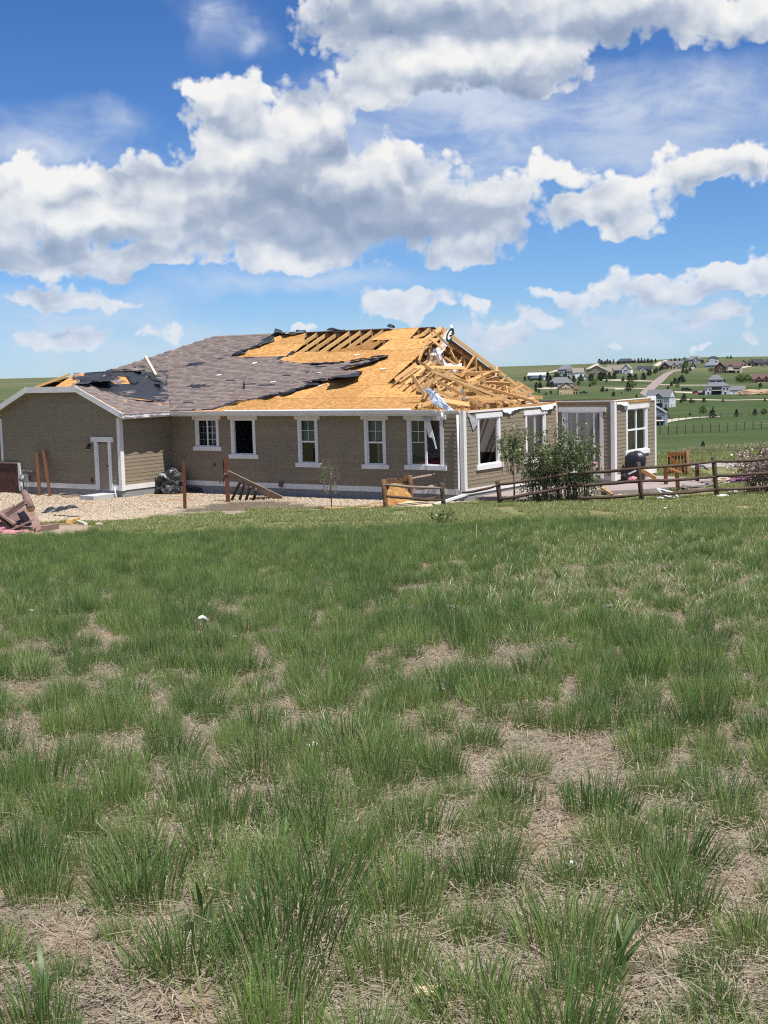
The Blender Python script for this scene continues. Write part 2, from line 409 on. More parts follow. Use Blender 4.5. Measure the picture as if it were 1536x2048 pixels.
def ground_material():
    m, t, b = principled('prairie_ground')
    g = t.n('ShaderNodeNewGeometry'); pos = g.outputs['Position']
    sp = t.n('ShaderNodeSeparateXYZ'); t.l(pos, sp.inputs[0])
    flat = t.vm('MULTIPLY', pos, (1, 1, 0)); rad = t.vm('LENGTH', flat)
    soil_n = t.noise(pos, 1.1, 6, .62); soil_f = t.noise(pos, 34., 5, .7); str_n = t.noise(t.vm('MULTIPLY', pos, (1, 1, 1)), 110., 3, .6)
    soil = t.mix(t.mapr(soil_n, .36, .62), (.26, .165, .090, 1), (.265, .22, .168, 1))
    soil = t.mix(t.mapr(soil_f, .42, .68, 0, .8), soil, (.36, .31, .24, 1))
    soil = t.mix(t.mapr(t.noise(pos, 4.5, 4, .6), .50, .64, 0, .75), soil, (.13, .10, .075, 1))
    soil = t.mix(t.mapr(str_n, .56, .70, 0, .75), soil, (.11, .085, .062, 1))
    lawn = t.mix(t.mapr(t.noise(pos, 6., 5, .65), .38, .64), (.13, .145, .05, 1), (.24, .22, .11, 1))
    lawn = t.mix(t.mapr(t.noise(pos, .8, 4, .6), .52, .70, 0, .8), lawn, (.27, .22, .13, 1))
    near = t.mix(t.mapr(sp.outputs[1], 29, 34, 0, 1, True), soil, lawn)
    # far country: pasture in greens and olive, dry streaks along the contours
    str2 = t.vm('MULTIPLY', pos, (.004, .012, 0))
    fa = t.noise(str2, 1., 6, .62, .6); fb = t.noise(pos, .055, 6, .65); fc = t.noise(t.vm('MULTIPLY', pos, (.012, .05, 0)), 1., 5, .6, 1.0)
    past = t.mix(t.mapr(fa, .36, .62), (.046, .074, .024, 1), (.082, .106, .044, 1))
    past = t.mix(t.mapr(fb, .44, .68, 0, .7), past, (.034, .070, .020, 1))
    past = t.mix(t.mapr(fc, .60, .72, 0, .55), past, (.22, .22, .115, 1))
    hill = t.mix(t.mapr(fa, .36, .64), (.085, .108, .048, 1), (.150, .150, .082, 1))
    hill = t.mix(t.mapr(fb, .46, .66, 0, .6), hill, (.058, .078, .034, 1))
    far = t.mix(t.mapr(t.m('ADD', rad, t.m('MULTIPLY', t.m('SUBTRACT', fa, .5), 500)), 560, 1150, 0, 1, True), past, hill)
    col = t.mix(t.mapr(rad, 66, 74, 0, 1, True), near, far)
    t.l(col, b.inputs['Base Color']); b.inputs['Roughness'].default_value = .95; b.inputs['Specular IOR Level'].default_value = .1
    bp = t.n('ShaderNodeBump'); bp.inputs['Strength'].default_value = .9; bp.inputs['Distance'].default_value = .03
    hgt = t.m('ADD', t.m('MULTIPLY', soil_f, .6), t.m('MULTIPLY', str_n, .35)); t.l(hgt, bp.inputs['Height'])
    bp2 = t.n('ShaderNodeBump'); bp2.inputs['Strength'].default_value = .8; bp2.inputs['Distance'].default_value = 1.6
    t.l(t.m('MULTIPLY', t.noise(pos, .35, 5, .7), t.mapr(rad, 70, 140, 0, 1)), bp2.inputs['Height']); t.l(bp.outputs[0], bp2.inputs['Normal'])
    t.l(bp2.outputs[0], b.inputs['Normal'])
    return m

def build_ground():
    fine = np.radians(np.arange(-28, 28.01, .3)); coarse = np.radians(np.arange(32, 328.1, 6.))
    ang = np.concatenate([fine, coarse]); rad = np.concatenate([[.3], .6*1.038**np.arange(0, 266)])
    rad = rad[rad < 12000]; na, nr = len(ang), len(rad)
    Rr, A = np.meshgrid(rad, ang, indexing='ij'); X = Rr*np.sin(A); Y = Rr*np.cos(A); Z = zg(X, Y)
    V = np.stack([X, Y, Z], -1).reshape(-1, 3)
    i, k = np.meshgrid(np.arange(nr-1), np.arange(na), indexing='ij'); k2 = (k+1) % na
    Fq = np.stack([i*na+k, (i+1)*na+k, (i+1)*na+k2, i*na+k2], -1).reshape(-1, 4)[:, ::-1]
    cidx = len(V); V = np.vstack([V, [[0, 0, zg1(0, 0)]]]); kk = np.arange(na)
    tri = np.stack([np.full(na, cidx), (kk+1) % na, kk], -1)
    o = np_mesh('ground', V, [Fq, tri], ground_material(), smooth=True); o['kind'] = 'structure'
    return o
build_ground()

def sheet(name, poly, m, lift=.012, step=.35, jag=0., kind='structure', smooth=True):
    """ground-hugging sheet over a world xy polygon, cut to the outline"""
    bm = bmesh.new()
    vs = [bm.verts.new((p[0], p[1], 0)) for p in poly]; bm.faces.new(vs)
    x0, x1 = min(p[0] for p in poly), max(p[0] for p in poly); y0, y1 = min(p[1] for p in poly), max(p[1] for p in poly)
    for axis, a, b in ((0, x0, x1), (1, y0, y1)):
        k = a + step
        while k < b:
            co = (k, 0, 0) if axis == 0 else (0, k, 0); no = (1, 0, 0) if axis == 0 else (0, 1, 0)
            bmesh.ops.bisect_plane(bm, geom=bm.verts[:]+bm.edges[:]+bm.faces[:], plane_co=co, plane_no=no); k += step
    bmesh.ops.triangulate(bm, faces=bm.faces[:])
    for v in bm.verts: v.co.z = zg1(v.co.x, v.co.y) + lift
    bmesh.ops.recalc_face_normals(bm, faces=bm.faces[:])
    if sum(f.normal.z for f in bm.faces) < 0: bmesh.ops.reverse_faces(bm, faces=bm.faces[:])
    me = bpy.data.meshes.new(name); bm.to_mesh(me); bm.free(); me.materials.append(m)
    me.polygons.foreach_set('use_smooth', [smooth]*len(me.polygons))
    o = link(bpy.data.objects.new(name, me)); o['kind'] = kind; return o
def wobble(poly, amp, step=.6, seed=0):
    out = []
    for i in range(len(poly)):
        a = Vector(poly[i][:2]); b = Vector(poly[(i+1) % len(poly)][:2]); n = max(1, int((b-a).length/step))
        for k in range(n):
            p = a.lerp(b, k/n); q = Vector((p.x, p.y, seed))
            out.append((p.x + amp*mnoise.noise(q*1.3), p.y + amp*mnoise.noise(q*1.3+Vector((9, 3, 1)))))
    return out
GP = lambda lst: [tuple(ground_at(*p)[:2]) for p in lst]
# ------------------------------------------------------------------ the storm-damaged house
M_SIDE = mat('taupe_siding', (.250, .208, .148), .75, .09, 1.2, .15, 60, island=.06)
def soil_spots(m, col, amount):
    """mud spatter thrown over a finished surface"""
    t = NT(m.node_tree); b = m.node_tree.nodes['Principled BSDF']; src = b.inputs['Base Color'].links[0].from_socket
    g = t.n('ShaderNodeNewGeometry'); v = g.outputs['Position']
    f = t.m('MULTIPLY', t.mapr(t.noise(v, 9., 3, .7), .62, .70, 0, 1), t.mapr(t.noise(v, .7, 3, .6), .40, .60, .15, 1))
    f2 = t.mapr(t.noise(t.vm('MULTIPLY', v, (1.6, 1.6, .35)), 1., 4, .6), .48, .72, 0, .5)
    t.l(t.mix(t.m('MULTIPLY', t.m('MAXIMUM', f, f2), amount), src, (*col, 1)), b.inputs['Base Color'])
soil_spots(M_SIDE, (.13, .10, .075), .32)
M_WHITE = mat('white_trim', (.76, .75, .74), .6, .06, 2.0, .08, 30)
soil_spots(M_WHITE, (.36, .32, .27), .45)
M_LUM = mat('pine_lumber', (.62, .37, .155), .75, .16, 6., .15, 50, island=.16, stretch=(1, 1, 3))
M_LUMD = mat('weathered_lumber', (.40, .25, .12), .8, .18, 6., .2, 40, island=.15)
M_FELT = mat('black_roofing_felt', (.022, .024, .030), .42, .35, 1.6, .5, 7, spec=.5)
M_CONC = mat('foundation_concrete', (.27, .27, .265), .9, .12, 2, .3, 30)
M_ROOM = mat('room_plaster', (.44, .41, .385), .9, .05, 1)
M_DARK = mat('dark_interior', (.05, .042, .038), .9, .2, 2)
M_WRAP = mat('white_house_wrap', (.80, .81, .84), .5, .06, 3, .35, 9)
M_BLUE = mat('pale_blue_cloth', (.62, .68, .80), .8, .08, 3, .3, 12)
M_PLATE = mat('galvanised_plate', (.45, .46, .48), .45, .1, 8, metal=.7)
M_VINYL = mat('white_vinyl', (.80, .80, .80), .45, .03, 2)
M_GLASS = glass_mat()

def osb_material():
    m, t, b = principled('osb_sheathing')
    tc = t.n('ShaderNodeTexCoord'); v = tc.outputs['Object']
    vo = t.n('ShaderNodeTexVoronoi', feature='F1'); t.l(t.vm('MULTIPLY', t.vm('ADD', v, t.vm('MULTIPLY', t.n('ShaderNodeTexNoise').outputs['Color'], (.02, .02, 0))), (9., 20., 14.)), vo.inputs['Vector']); vo.inputs['Scale'].default_value = 1.
    hs = t.n('ShaderNodeSeparateXYZ'); t.l(vo.outputs['Color'], hs.inputs[0])
    c = t.mix(hs.outputs[0], (.36, .165, .045, 1), (.66, .38, .135, 1))
    c = t.mix(t.mapr(hs.outputs[1], .88, 1., 0, .7), c, (.78, .58, .30, 1))
    c = t.mix(t.mapr(t.noise(v, .7, 5, .65), .35, .65, .0, .5), c, (.44, .215, .065, 1))
    oi = t.n('ShaderNodeObjectInfo'); k = t.n('ShaderNodeVectorMath', operation='SCALE'); t.l(c, k.inputs[0]); t.l(t.mapr(oi.outputs['Random'], 0, 1, .74, 1.12), k.inputs['Scale'])
    t.l(k.outputs[0], b.inputs['Base Color']); b.inputs['Roughness'].default_value = .7; b.inputs['Specular IOR Level'].default_value = .25
    bp = t.n('ShaderNodeBump'); bp.inputs['Strength'].default_value = .35; bp.inputs['Distance'].default_value = .01; t.l(hs.outputs[2], bp.inputs['Height']); t.l(bp.outputs[0], b.inputs['Normal'])
    return m
M_OSB = osb_material()
def shingle_material():
    m, t, b = principled('asphalt_shingle')
    g = t.n('ShaderNodeNewGeometry'); r = g.outputs['Random Per Island']; tc = t.n('ShaderNodeTexCoord'); v = tc.outputs['Object']
    c = t.mix(r, (.105, .085, .079, 1), (.235, .192, .176, 1))
    c = t.mix(t.mapr(t.noise(v, 90, 2, .6), .42, .62, 0, .35), c, (.32, .27, .25, 1))
    c = t.mix(t.mapr(t.noise(v, .5, 4, .6), .38, .66, 0, .35), c, (.21, .165, .15, 1))
    t.l(c, b.inputs['Base Color']); b.inputs['Roughness'].default_value = .9; b.inputs['Specular IOR Level'].default_value = .15
    return m
M_SHIN = shingle_material()

house = empty('house', HA, -THETA)
tag(house, 'taupe lap-sided ranch house with half its roof torn open', 'house')

# ---- walls
def P3(p0, d, n, s, off, z): return (p0[0]+d[0]*s+n[0]*off, p0[1]+d[1]*s+n[1]*off, z)
def wall_shell(p0, d, n, length, z0, z1, holes, thick=.12, m=None, top=None, name='wall'):
    """sheathed wall with its openings cut out; top(s) gives the height under a gable"""
    mb = MB(); cuts = sorted({0, length, *[h[0] for h in holes], *[h[1] for h in holes]} | ({round(k, 3) for k in np.linspace(0, length, 13)} if top else set()))
    for a, b in zip(cuts, cuts[1:]):
        mid = (a+b)/2; spans = [(z0, z1)]
        for (s0, s1, h0, h1) in holes:
            if s0 <= mid <= s1:
                spans = [q for (lo, hi) in spans for q in ((lo, min(hi, h0)), (max(lo, h1), hi)) if q[1]-q[0] > 1e-4]
        for (lo, hi) in spans:
            ta, tb = (min(top(a), hi+9), min(top(b), hi+9)) if (top and hi == z1) else (hi, hi)
            q = lambda s, o, z: P3(p0, d, n, s, o, z)
            vs = [q(a, -thick, lo), q(b, -thick, lo), q(b, 0, lo), q(a, 0, lo), q(a, -thick, ta), q(b, -thick, tb), q(b, 0, tb), q(a, 0, ta)]
            mb.add(vs, [(0,3,2,1),(4,5,6,7),(0,1,5,4),(1,2,6,5),(2,3,7,6),(3,0,4,7)])
    return mb.build(name, m or M_ROOM, house)

EXPO = .152
def board_mesh(p0, d, n, a, b, z, h):
    q = lambda s, o, zz: P3(p0, d, n, s, o, zz)
    vs = [q(a, .001, z), q(b, .001, z), q(b, .019, z-.012), q(a, .019, z-.012), q(a, .001, z+h), q(b, .001, z+h), q(b, .008, z+h), q(a, .008, z+h)]
    return MB().add(vs, [(0,3,2,1),(4,5,6,7),(0,1,5,4),(1,2,6,5),(2,3,7,6),(3,0,4,7)])
def siding(wall, p0, d, n, length, z0, z1, holes, clip=None, skip=None):
    k = 0; z = z0
    while z < z1 - .03:
        h = min(EXPO, z1-z); a0, a1 = 0., length
        if clip: a0, a1 = clip(z + h*.6)
        if a1 - a0 > .1:
            segs = [(a0, a1)]
            for (s0, s1, h0, h1) in holes:
                if h0 < z+h-.02 and h1 > z+.02:
                    segs = [q for (lo, hi) in segs for q in ((lo, min(hi, s0)), (max(lo, s1), hi)) if q[1]-q[0] > .03]
            # long runs are butt-jointed from shorter boards
            for (lo, hi) in segs:
                cur = lo
                while cur < hi - .01:
                    nx = min(hi, cur + (3.66 if hi-cur > 4.6 else 9)) if hi-cur > 4.6 else hi
                    if cur == lo and hi-lo > 4.6: nx = lo + 1.2 + (k*1.37 % 2.3)
                    if not (skip and skip(cur, nx, z)):
                        board_mesh(p0, d, n, cur, nx-.002, z, h+.012).build('siding_board', M_SIDE, wall)
                    cur = nx
        z += EXPO; k += 1

def band(p0, d, n, a, b, z0, z1, off=.022, th=.022, name='base_trim', m=None, parent=None):
    q = lambda s, o, z: P3(p0, d, n, s, o, z)
    vs = [q(a, off-th, z0), q(b, off-th, z0), q(b, off+.012, z0), q(a, off+.012, z0), q(a, off-th, z1), q(b, off-th, z1), q(b, off+.012, z1), q(a, off+.012, z1)]
    return MB().add(vs, [(0,3,2,1),(4,5,6,7),(0,1,5,4),(1,2,6,5),(2,3,7,6),(3,0,4,7)]).build(name, m or M_WHITE, parent or house)

def window(p0, d, n, s0, s1, z0, z1, style, label=None, head=True, sill=True):
    q = lambda s, o, z: P3(p0, d, n, s, o, z)
    def bar(a, b, lo, hi, o0, o1, mb=None):
        mb = mb or MB()
        vs = [q(a, o0, lo), q(b, o0, lo), q(b, o1, lo), q(a, o1, lo), q(a, o0, hi), q(b, o0, hi), q(b, o1, hi), q(a, o1, hi)]
        return mb.add(vs, [(0,3,2,1),(4,5,6,7),(0,1,5,4),(1,2,6,5),(2,3,7,6),(3,0,4,7)])
    c = .125
    f = .042
    mb = bar(s0, s0+f, z0, z1, -.07, .012); bar(s1-f, s1, z0, z1, -.07, .012, mb); bar(s0+f, s1-f, z0, z0+f, -.07, .012, mb); bar(s0+f, s1-f, z1-f, z1, -.07, .012, mb)
    w = mb.build('window', M_VINYL, house)
    bar(s0-c, s0, z0, z1, .002, .042).build('casing', M_WHITE, w); bar(s1, s1+c, z0, z1, .002, .042).build('casing', M_WHITE, w)
    if label: w['label'] = label
    if head: bar(s0-c-.13, s1+c+.13, z1, z1+.17, .002, .062).build('head_trim', M_WHITE, w)
    if sill: bar(s0-c-.13, s1+c+.13, z0-.17, z0, .002, .075).build('sill', M_WHITE, w)
    def pane(a, b, lo, hi, off=-.03): MB().add([q(a, off, lo), q(b, off, lo), q(b, off, hi), q(a, off, hi)], [(0, 1, 2, 3)]).build('pane', M_GLASS, w)
    def grid(a, b, lo, hi, nx, nz, off=-.025):
        for i in range(1, nx): x = a+(b-a)*i/nx; bar(x-.008, x+.008, lo, hi, off-.012, off).build('muntin', M_VINYL, w)
        for i in range(1, nz): zz = lo+(hi-lo)*i/nz; bar(a, b, zz-.008, zz+.008, off-.014, off-.002).build('muntin', M_VINYL, w)
    m_ = (s0+s1)/2
    if style == 'slider':
        bar(m_-.03, m_+.03, z0+f, z1-f, -.05, .0).build('mullion', M_VINYL, w)
        pane(s0+f, m_-.03, z0+f, z1-f); pane(m_+.03, s1-f, z0+f, z1-f); grid(m_+.03, s1-f, z0+f, z1-f, 2, 4); grid(s0+f, m_-.03, z0+f, z1-f, 2, 4, -.05)
        bar(m_+.05, s1-f-.02, z0+.1, z1-.02, -.16, -.15).build('curtain', mat('sheer_curtain', (.34, .36, .36), .9, .2, 9), w)
    elif style == 'hung':
        zr = z0 + (z1-z0)*.49; bar(s0+f, s1-f, zr-.03, zr+.03, -.05, .004).build('meeting_rail', M_VINYL, w)
        pane(s0+f, s1-f, z0+f, zr-.03, -.045); pane(s0+f, s1-f, zr+.03, z1-f, -.02); grid(s0+f, s1-f, zr+.03, z1-f, 2, 2, -.012)
        bar(s0+f+.01, s1-f-.01, zr-.02, z1-.02, -.15, -.14).build('blind', mat('grey_green_blind', (.26, .31, .295), .9, .25, 5), w)
    elif style == 'half':
        bar(m_-.04, m_+.04, z0+f, z1-f, -.05, .006).build('mullion', M_VINYL, w)
        pane(s0+f, m_-.04, z0+f, z1-f); zr = z0+(z1-z0)*.5; grid(s0+f, m_-.04, zr, z1-f, 2, 2); bar(s0+f, m_-.04, zr-.012, zr+.012, -.04, -.025).build('muntin', M_VINYL, w)
    elif style == 'quad':
        zr = z0+(z1-z0)*.5; bar(m_-.035, m_+.035, z0+f, z1-f, -.05, .006).build('mullion', M_VINYL, w); bar(s0+f, s1-f, zr-.035, zr+.035, -.052, .002).build('meeting_rail', M_VINYL, w)
        # jagged remains of the panes
        for (a, b, lo, hi) in ((s0+f, m_-.035, z0+f, zr-.035), (m_+.035, s1-f, z0+f, zr-.035), (s0+f, m_-.035, zr+.035, z1-f), (m_+.035, s1-f, zr+.035, z1-f)):
            pts = [(a, lo), (b, lo)]; k = 7
            for i in range(k+1):
                t_ = i/k; pts.append((b+(a-b)*t_, lo + (hi-lo)*(.92 if (i*7+int(a*10)) % 3 else .45)))
            vs = [q(s, -.03, z) for s, z in pts]; MB().add(vs, [tuple(range(len(vs)))]).build('broken_pane', M_GLASS, w)
    elif style == 'casement':
        bar(m_-.02, m_+.02, z0+f, z1-f, -.05, .004).build('mullion', M_VINYL, w)
        pane(m_+.02, s1-f, z0+f, z1-f)
        mb = bar(s0+.1, s0+.15, z0+.1, z1-.1, -.35, -.30); bar(s0+.55, s0+.6, z0+.1, z1-.1, -.35, -.3, mb); bar(s0+.15, s0+.55, z1-.15, z1-.1, -.35, -.3, mb); bar(s0+.15, s0+.55, z0+.1, z0+.15, -.35, -.3, mb); mb.build('loose_sash', M_VINYL, w)
        bar(s0+.15, s0+.55, z0+.15, z1-.15, -.33, -.325).build('sash_panel', mat('pale_panel', (.55, .60, .60), .5, .1, 3), w)
    return w

D_U, D_V, N_F, N_R = (1, 0), (0, 1), (0, -1), (1, 0)
FRONT0 = (-L_MAIN, 0.)
fw = [(-12.90, -11.86, 1.62, 2.73), (-10.95, -9.90, 1.32, 2.73), (-7.48, -6.74, 1.04, 2.73), (-4.26, -3.52, 1.04, 2.73), (-2.30, -.96, 1.05, 2.73)]
holes_f = [(a+L_MAIN, b+L_MAIN, lo, hi) for a, b, lo, hi in fw]
pad = lambda hs, c=.06: [(a-c, b+c, lo-.06, hi+.05) for a, b, lo, hi in hs]
wl = wall_shell(FRONT0, D_U, N_F, L_MAIN, 0, HE, holes_f)
siding(wl, FRONT0, D_U, N_F, L_MAIN-.07, .20, HE-.01, pad(holes_f))
for h, st, lb in zip(holes_f, ('slider', 'open', 'hung', 'hung', 'half'), ('sliding window with grid on one half', 'window with its glass gone, black inside', 'double-hung window beside the sapling', 'double-hung window with grey-green blind above', 'wide window with one pane missing and blind hanging out')):
    window(FRONT0, D_U, N_F, *h, st, lb)
band(FRONT0, D_U, N_F, 0, L_MAIN-.001, 0, .20)
MB().box(-L_MAIN, .0, -.7, 0, .15, -.002).build('foundation', M_CONC, house)

holes_w = [(-15.79+L_MAIN+G_WING, -15.13+L_MAIN+G_WING, 0.02, 1.94)]
WING0 = (-L_MAIN-G_WING, -W_WING)
UC = -L_MAIN-G_WING/2; JH = 1.49
def gable_top(s): return min(EZ + PT*(G_WING/2+EV-abs(s-G_WING/2)) - .14, EZ + PT*(G_WING/2+EV-JH) - .10)
wl = wall_shell(WING0, D_U, N_F, G_WING, 0, HE, holes_w, top=gable_top)
def gclip(z):
    w = (gable_top(G_WING/2) - z)
    if z > gable_top(G_WING/2): return (0, 0)
    half = min(G_WING/2, G_WING/2 + EV - (z + .14 - EZ)/PT)
    return (G_WING/2-half, G_WING/2+half)
siding(wl, WING0, D_U, N_F, G_WING, .20, gable_top(G_WING/2)-.02, pad(holes_w), clip=gclip)
band(WING0, D_U, N_F, 0, G_WING-1.46, 0, .20); band(WING0, D_U, N_F, G_WING-.55, G_WING, 0, .20)
MB().box(-L_MAIN-G_WING, -W_WING, -.7, -L_MAIN, -W_WING+.15, -.002).build('foundation', M_CONC, house)

SIDE0 = (-L_MAIN, -W_WING)
wl = wall_shell(SIDE0, D_V, N_R, W_WING, 0, HE, [])
siding(wl, SIDE0, D_V, N_R, W_WING-.02, .20, HE-.01, [])
band(SIDE0, D_V, N_R, .0, W_WING-.036, 0, .20)
MB().box(-L_MAIN-.15, -W_WING+.16, -.7, -L_MAIN, 0, -.002).build('foundation', M_CONC, house)

holes_r = [(1.06, 2.45, 1.0, 2.72), (4.62, 6.0, .98, 2.68)]
RIGHT0 = (0., 0.)
wl = wall_shell(RIGHT0, D_V, N_R, W_B, 0, HE, holes_r)
siding(wl, RIGHT0, D_V, N_R, W_B, .20, HE-.01, pad(holes_r), skip=lambda a, b, z: False)
window(RIGHT0, D_V, N_R, *holes_r[0], 'open', 'empty window opening in the sunlit wall')
window(RIGHT0, D_V, N_R, *holes_r[1], 'casement', 'window with a sash fallen inwards')
band(RIGHT0, D_V, N_R, .0, W_B-.036, 0, .20)
MB().box(-.15, .16, -.7, 0, W_B, -.002).build('foundation', M_CONC, house)

holes_p = [(.36, 1.92, .06, 2.70)]
PAT0 = (0., W_B)
wl = wall_shell(PAT0, D_U, N_F, L_B, 0, HE+.05, holes_p)
siding(wl, PAT0, D_U, N_F, L_B-.07, .20, HE+.03, pad(holes_p))
window(PAT0, D_U, N_F, *holes_p[0], 'open', 'glazed patio door', sill=False)
def pbox(a, b, lo, hi, o0, o1, name, m): 
    q = lambda s, o, z: P3(PAT0, D_U, N_F, s, o, z)
    MB().add([q(a,o0,lo),q(b,o0,lo),q(b,o1,lo),q(a,o1,lo),q(a,o0,hi),q(b,o0,hi),q(b,o1,hi),q(a,o1,hi)], [(0,3,2,1),(4,5,6,7),(0,1,5,4),(1,2,6,5),(2,3,7,6),(3,0,4,7)]).build(name, m, house)
for s in (.42, .86, 1.60): pbox(s, s+.06, .1, 2.66, -.05, .004, 'door_stile', M_VINYL)
for a_, b_ in ((.48, .86), (.92, 1.60)): MB().add([P3(PAT0, D_U, N_F, s_, -.03, z_) for s_, z_ in ((a_, .1), (b_, .1), (b_, 2.66), (a_, 2.66))], [(0, 1, 2, 3)]).build('door_pane', M_GLASS, house)
holes_b = [(1.16, 2.92, 1.06, 2.74)]
BUMP0 = (L_B, W_B)
wl = wall_shell(BUMP0, D_V, N_R, W_C, 0, HE+.05, holes_b)
siding(wl, BUMP0, D_V, N_R, W_C, .20, HE+.03, pad(holes_b))
window(BUMP0, D_V, N_R, *holes_b[0], 'quad', 'four-light window with shattered glass')
band(BUMP0, D_V, N_R, 0, W_C, 0, .20)
MB().box(0, W_B, -.7, L_B, W_B+.15, -.002).build('foundation', M_CONC, house); MB().box(L_B-.15, W_B+.16, -.7, L_B, W_B+W_C, -.002).build('foundation', M_CONC, house)
# walls out of sight close the house
for (a, b, c, d) in ((-26, 14.78, 0, 14.9), (-26, 0, -25.88, 14.78), (-25.88, 0, -L_MAIN-G_WING, .12), (-L_MAIN-G_WING, -W_WING+.13, -L_MAIN-G_WING+.12, 0), (.0, W_B+W_C, L_B-.13, W_B+W_C+.12), (-.12, W_B+W_C, -.001, 14.78)):
    MB().box(a, b, -.5, c, d, HE).build('wall', M_SIDE, house)
# corner boards
def corner(u, v, du, dv, z0, z1):
    mb = MB(); w = .115
    mb.box(min(u, u-du*w), v - dv*.0 - (.045 if dv > 0 else 0), z0, max(u, u-du*w), v + (.0 if dv > 0 else .045), z1)
    return mb
def corner_pair(u, v, z1, z0=-.02):
    """outside corner between a wall facing the lawn (-v) and one facing the sun (+u)"""
    MB().box(u-.12, v-.05, z0, u+.05, v, z1).build('corner_trim', M_WHITE, house)
    MB().box(u+.001, v+.001, z0, u+.05, v+.14, z1).build('corner_trim', M_WHITE, house)
corner_pair(0, 0, HE+.08); corner_pair(-L_MAIN, -W_WING, HE); corner_pair(L_B, W_B, HE+.12)
MB().box(-L_MAIN-G_WING-.04, -W_WING-.05, 0, -L_MAIN-G_WING+.09, -W_WING, HE-.05).build('corner_trim', M_WHITE, house)
MB().box(L_B+.001, W_B+W_C-.11, 0, L_B+.05, W_B+W_C+.02, HE+.16).build('corner_trim', M_WHITE, house)
MB().box(.001, W_B-.13, 0, .05, W_B-.051, HE).build('corner_trim', M_WHITE, house)
# downspout down the near corner
MB().tube([(-.17, -.10, 2.9), (-.17, -.10, 1.5), (-.165, -.11, .25), (-.15, -.16, .08)], .04, 8).build('downspout', M_WHITE, house)

# ---- garage side door with its lamp
dr = MB().box(-15.79+.05, -W_WING-.005, .02, -15.13-.05, -W_WING+.03, 1.94-.04).build('door', M_SIDE, house)
mb = MB().box(-15.79-.16, -W_WING-.05, -.02, -15.79, -W_WING-.001, 1.95); mb.box(-15.13, -W_WING-.05, -.02, -15.13+.16, -W_WING-.001, 1.95); mb.build('door_casing', M_WHITE, dr)
MB().box(-16.1, -W_WING-.07, 1.951, -14.82, -W_WING-.001, 2.16).build('head_trim', M_WHITE, dr)
for (a, b) in ((-15.79, -15.74), (-15.18, -15.13)): MB().box(a, -W_WING-.02, .02, b, -W_WING+.03, 1.90).build('door_jamb', M_VINYL, dr)
MB().tube([(-15.22, -W_WING-.01, .98), (-15.22, -W_WING-.07, .98)], .03, 8).build('door_knob', mat('dark_bronze', (.05, .04, .035), .4, .1, 3, metal=.6), dr)
lamp = MB().tube([(-16.2, -W_WING-.02, 1.80), (-16.2, -W_WING-.10, 1.84), (-16.2, -W_WING-.17, 1.78), (-16.2, -W_WING-.17, 1.66)], [.05, .04, .06, .09], 10).build('wall_lamp', mat('lamp_black', (.02, .02, .022), .4), house)
MB().tube([(-16.2, -W_WING-.17, 1.66), (-16.2, -W_WING-.17, 1.64)], .07, 10).build('lamp_lens', mat('lamp_lens', (.7, .68, .6), .3), lamp)
MB().box(-16.22, -W_WING-.05, .30, -16.12, -W_WING-.02, .44).build('hose_bib_plate', mat('lamp_black', (.02, .02, .022)), house)
# wall fittings of the long wall
MB().tube([(-12.05, -.02, .88), (-12.05, -.05, .88)], .07, 12).build('wall_vent', mat('vent_brown', (.12, .09, .065), .6), house)
MB().tube([(-11.55, -.035, 1.05), (-11.55, -.035, .30), (-11.6, -.04, .1)], .018, 6).build('conduit', mat('vent_brown', (.12, .09, .065)), house)
MB().box(-8.62, -.09, .06, -8.42, -.035, .26).build('outlet_box', mat('vent_brown', (.12, .09, .065)), house)

# ---- rooms: floor, ceilings, partitions, so that the openings look into real rooms
MB().box(-25.8, .13, .0, -.13, 14.7, .03).build('floor', mat('room_carpet', (.20, .17, .14), .95, .1, 4), house)
MB().box(.0, W_B+.13, .0, L_B-.16, W_B+W_C-.01, .03).build('floor', MATS['room_carpet'], house)
MB().box(-25.8, .13, 2.80, -3.9, 14.7, 2.83).build('ceiling', M_ROOM, house)
for (a, b, c, d) in ((-3.9, .13, -3.8, 7.0), (-3.8, 6.9, -.13, 7.0), (-9.0, .13, -8.9, 6.0), (-5.6, .13, -5.5, 6.0), (-13.7, 5.9, -3.9, 6.0), (-13.7, .13, -13.6, 5.9), (-8, 11.4, -.13, 11.5), (-7.9, 7.1, -7.8, 11.4), (-L_MAIN-.6, .13, -L_MAIN-.5, 5)):
    MB().box(a, b, .03, c, d, 2.79).build('partition', M_ROOM, house)
MB().box(-3.8, .13, 2.80, -.13, 4.9, 2.83).build('ceiling', M_ROOM, house)  # stops short on purpose: wide window's view stays dark, side window's gets daylight

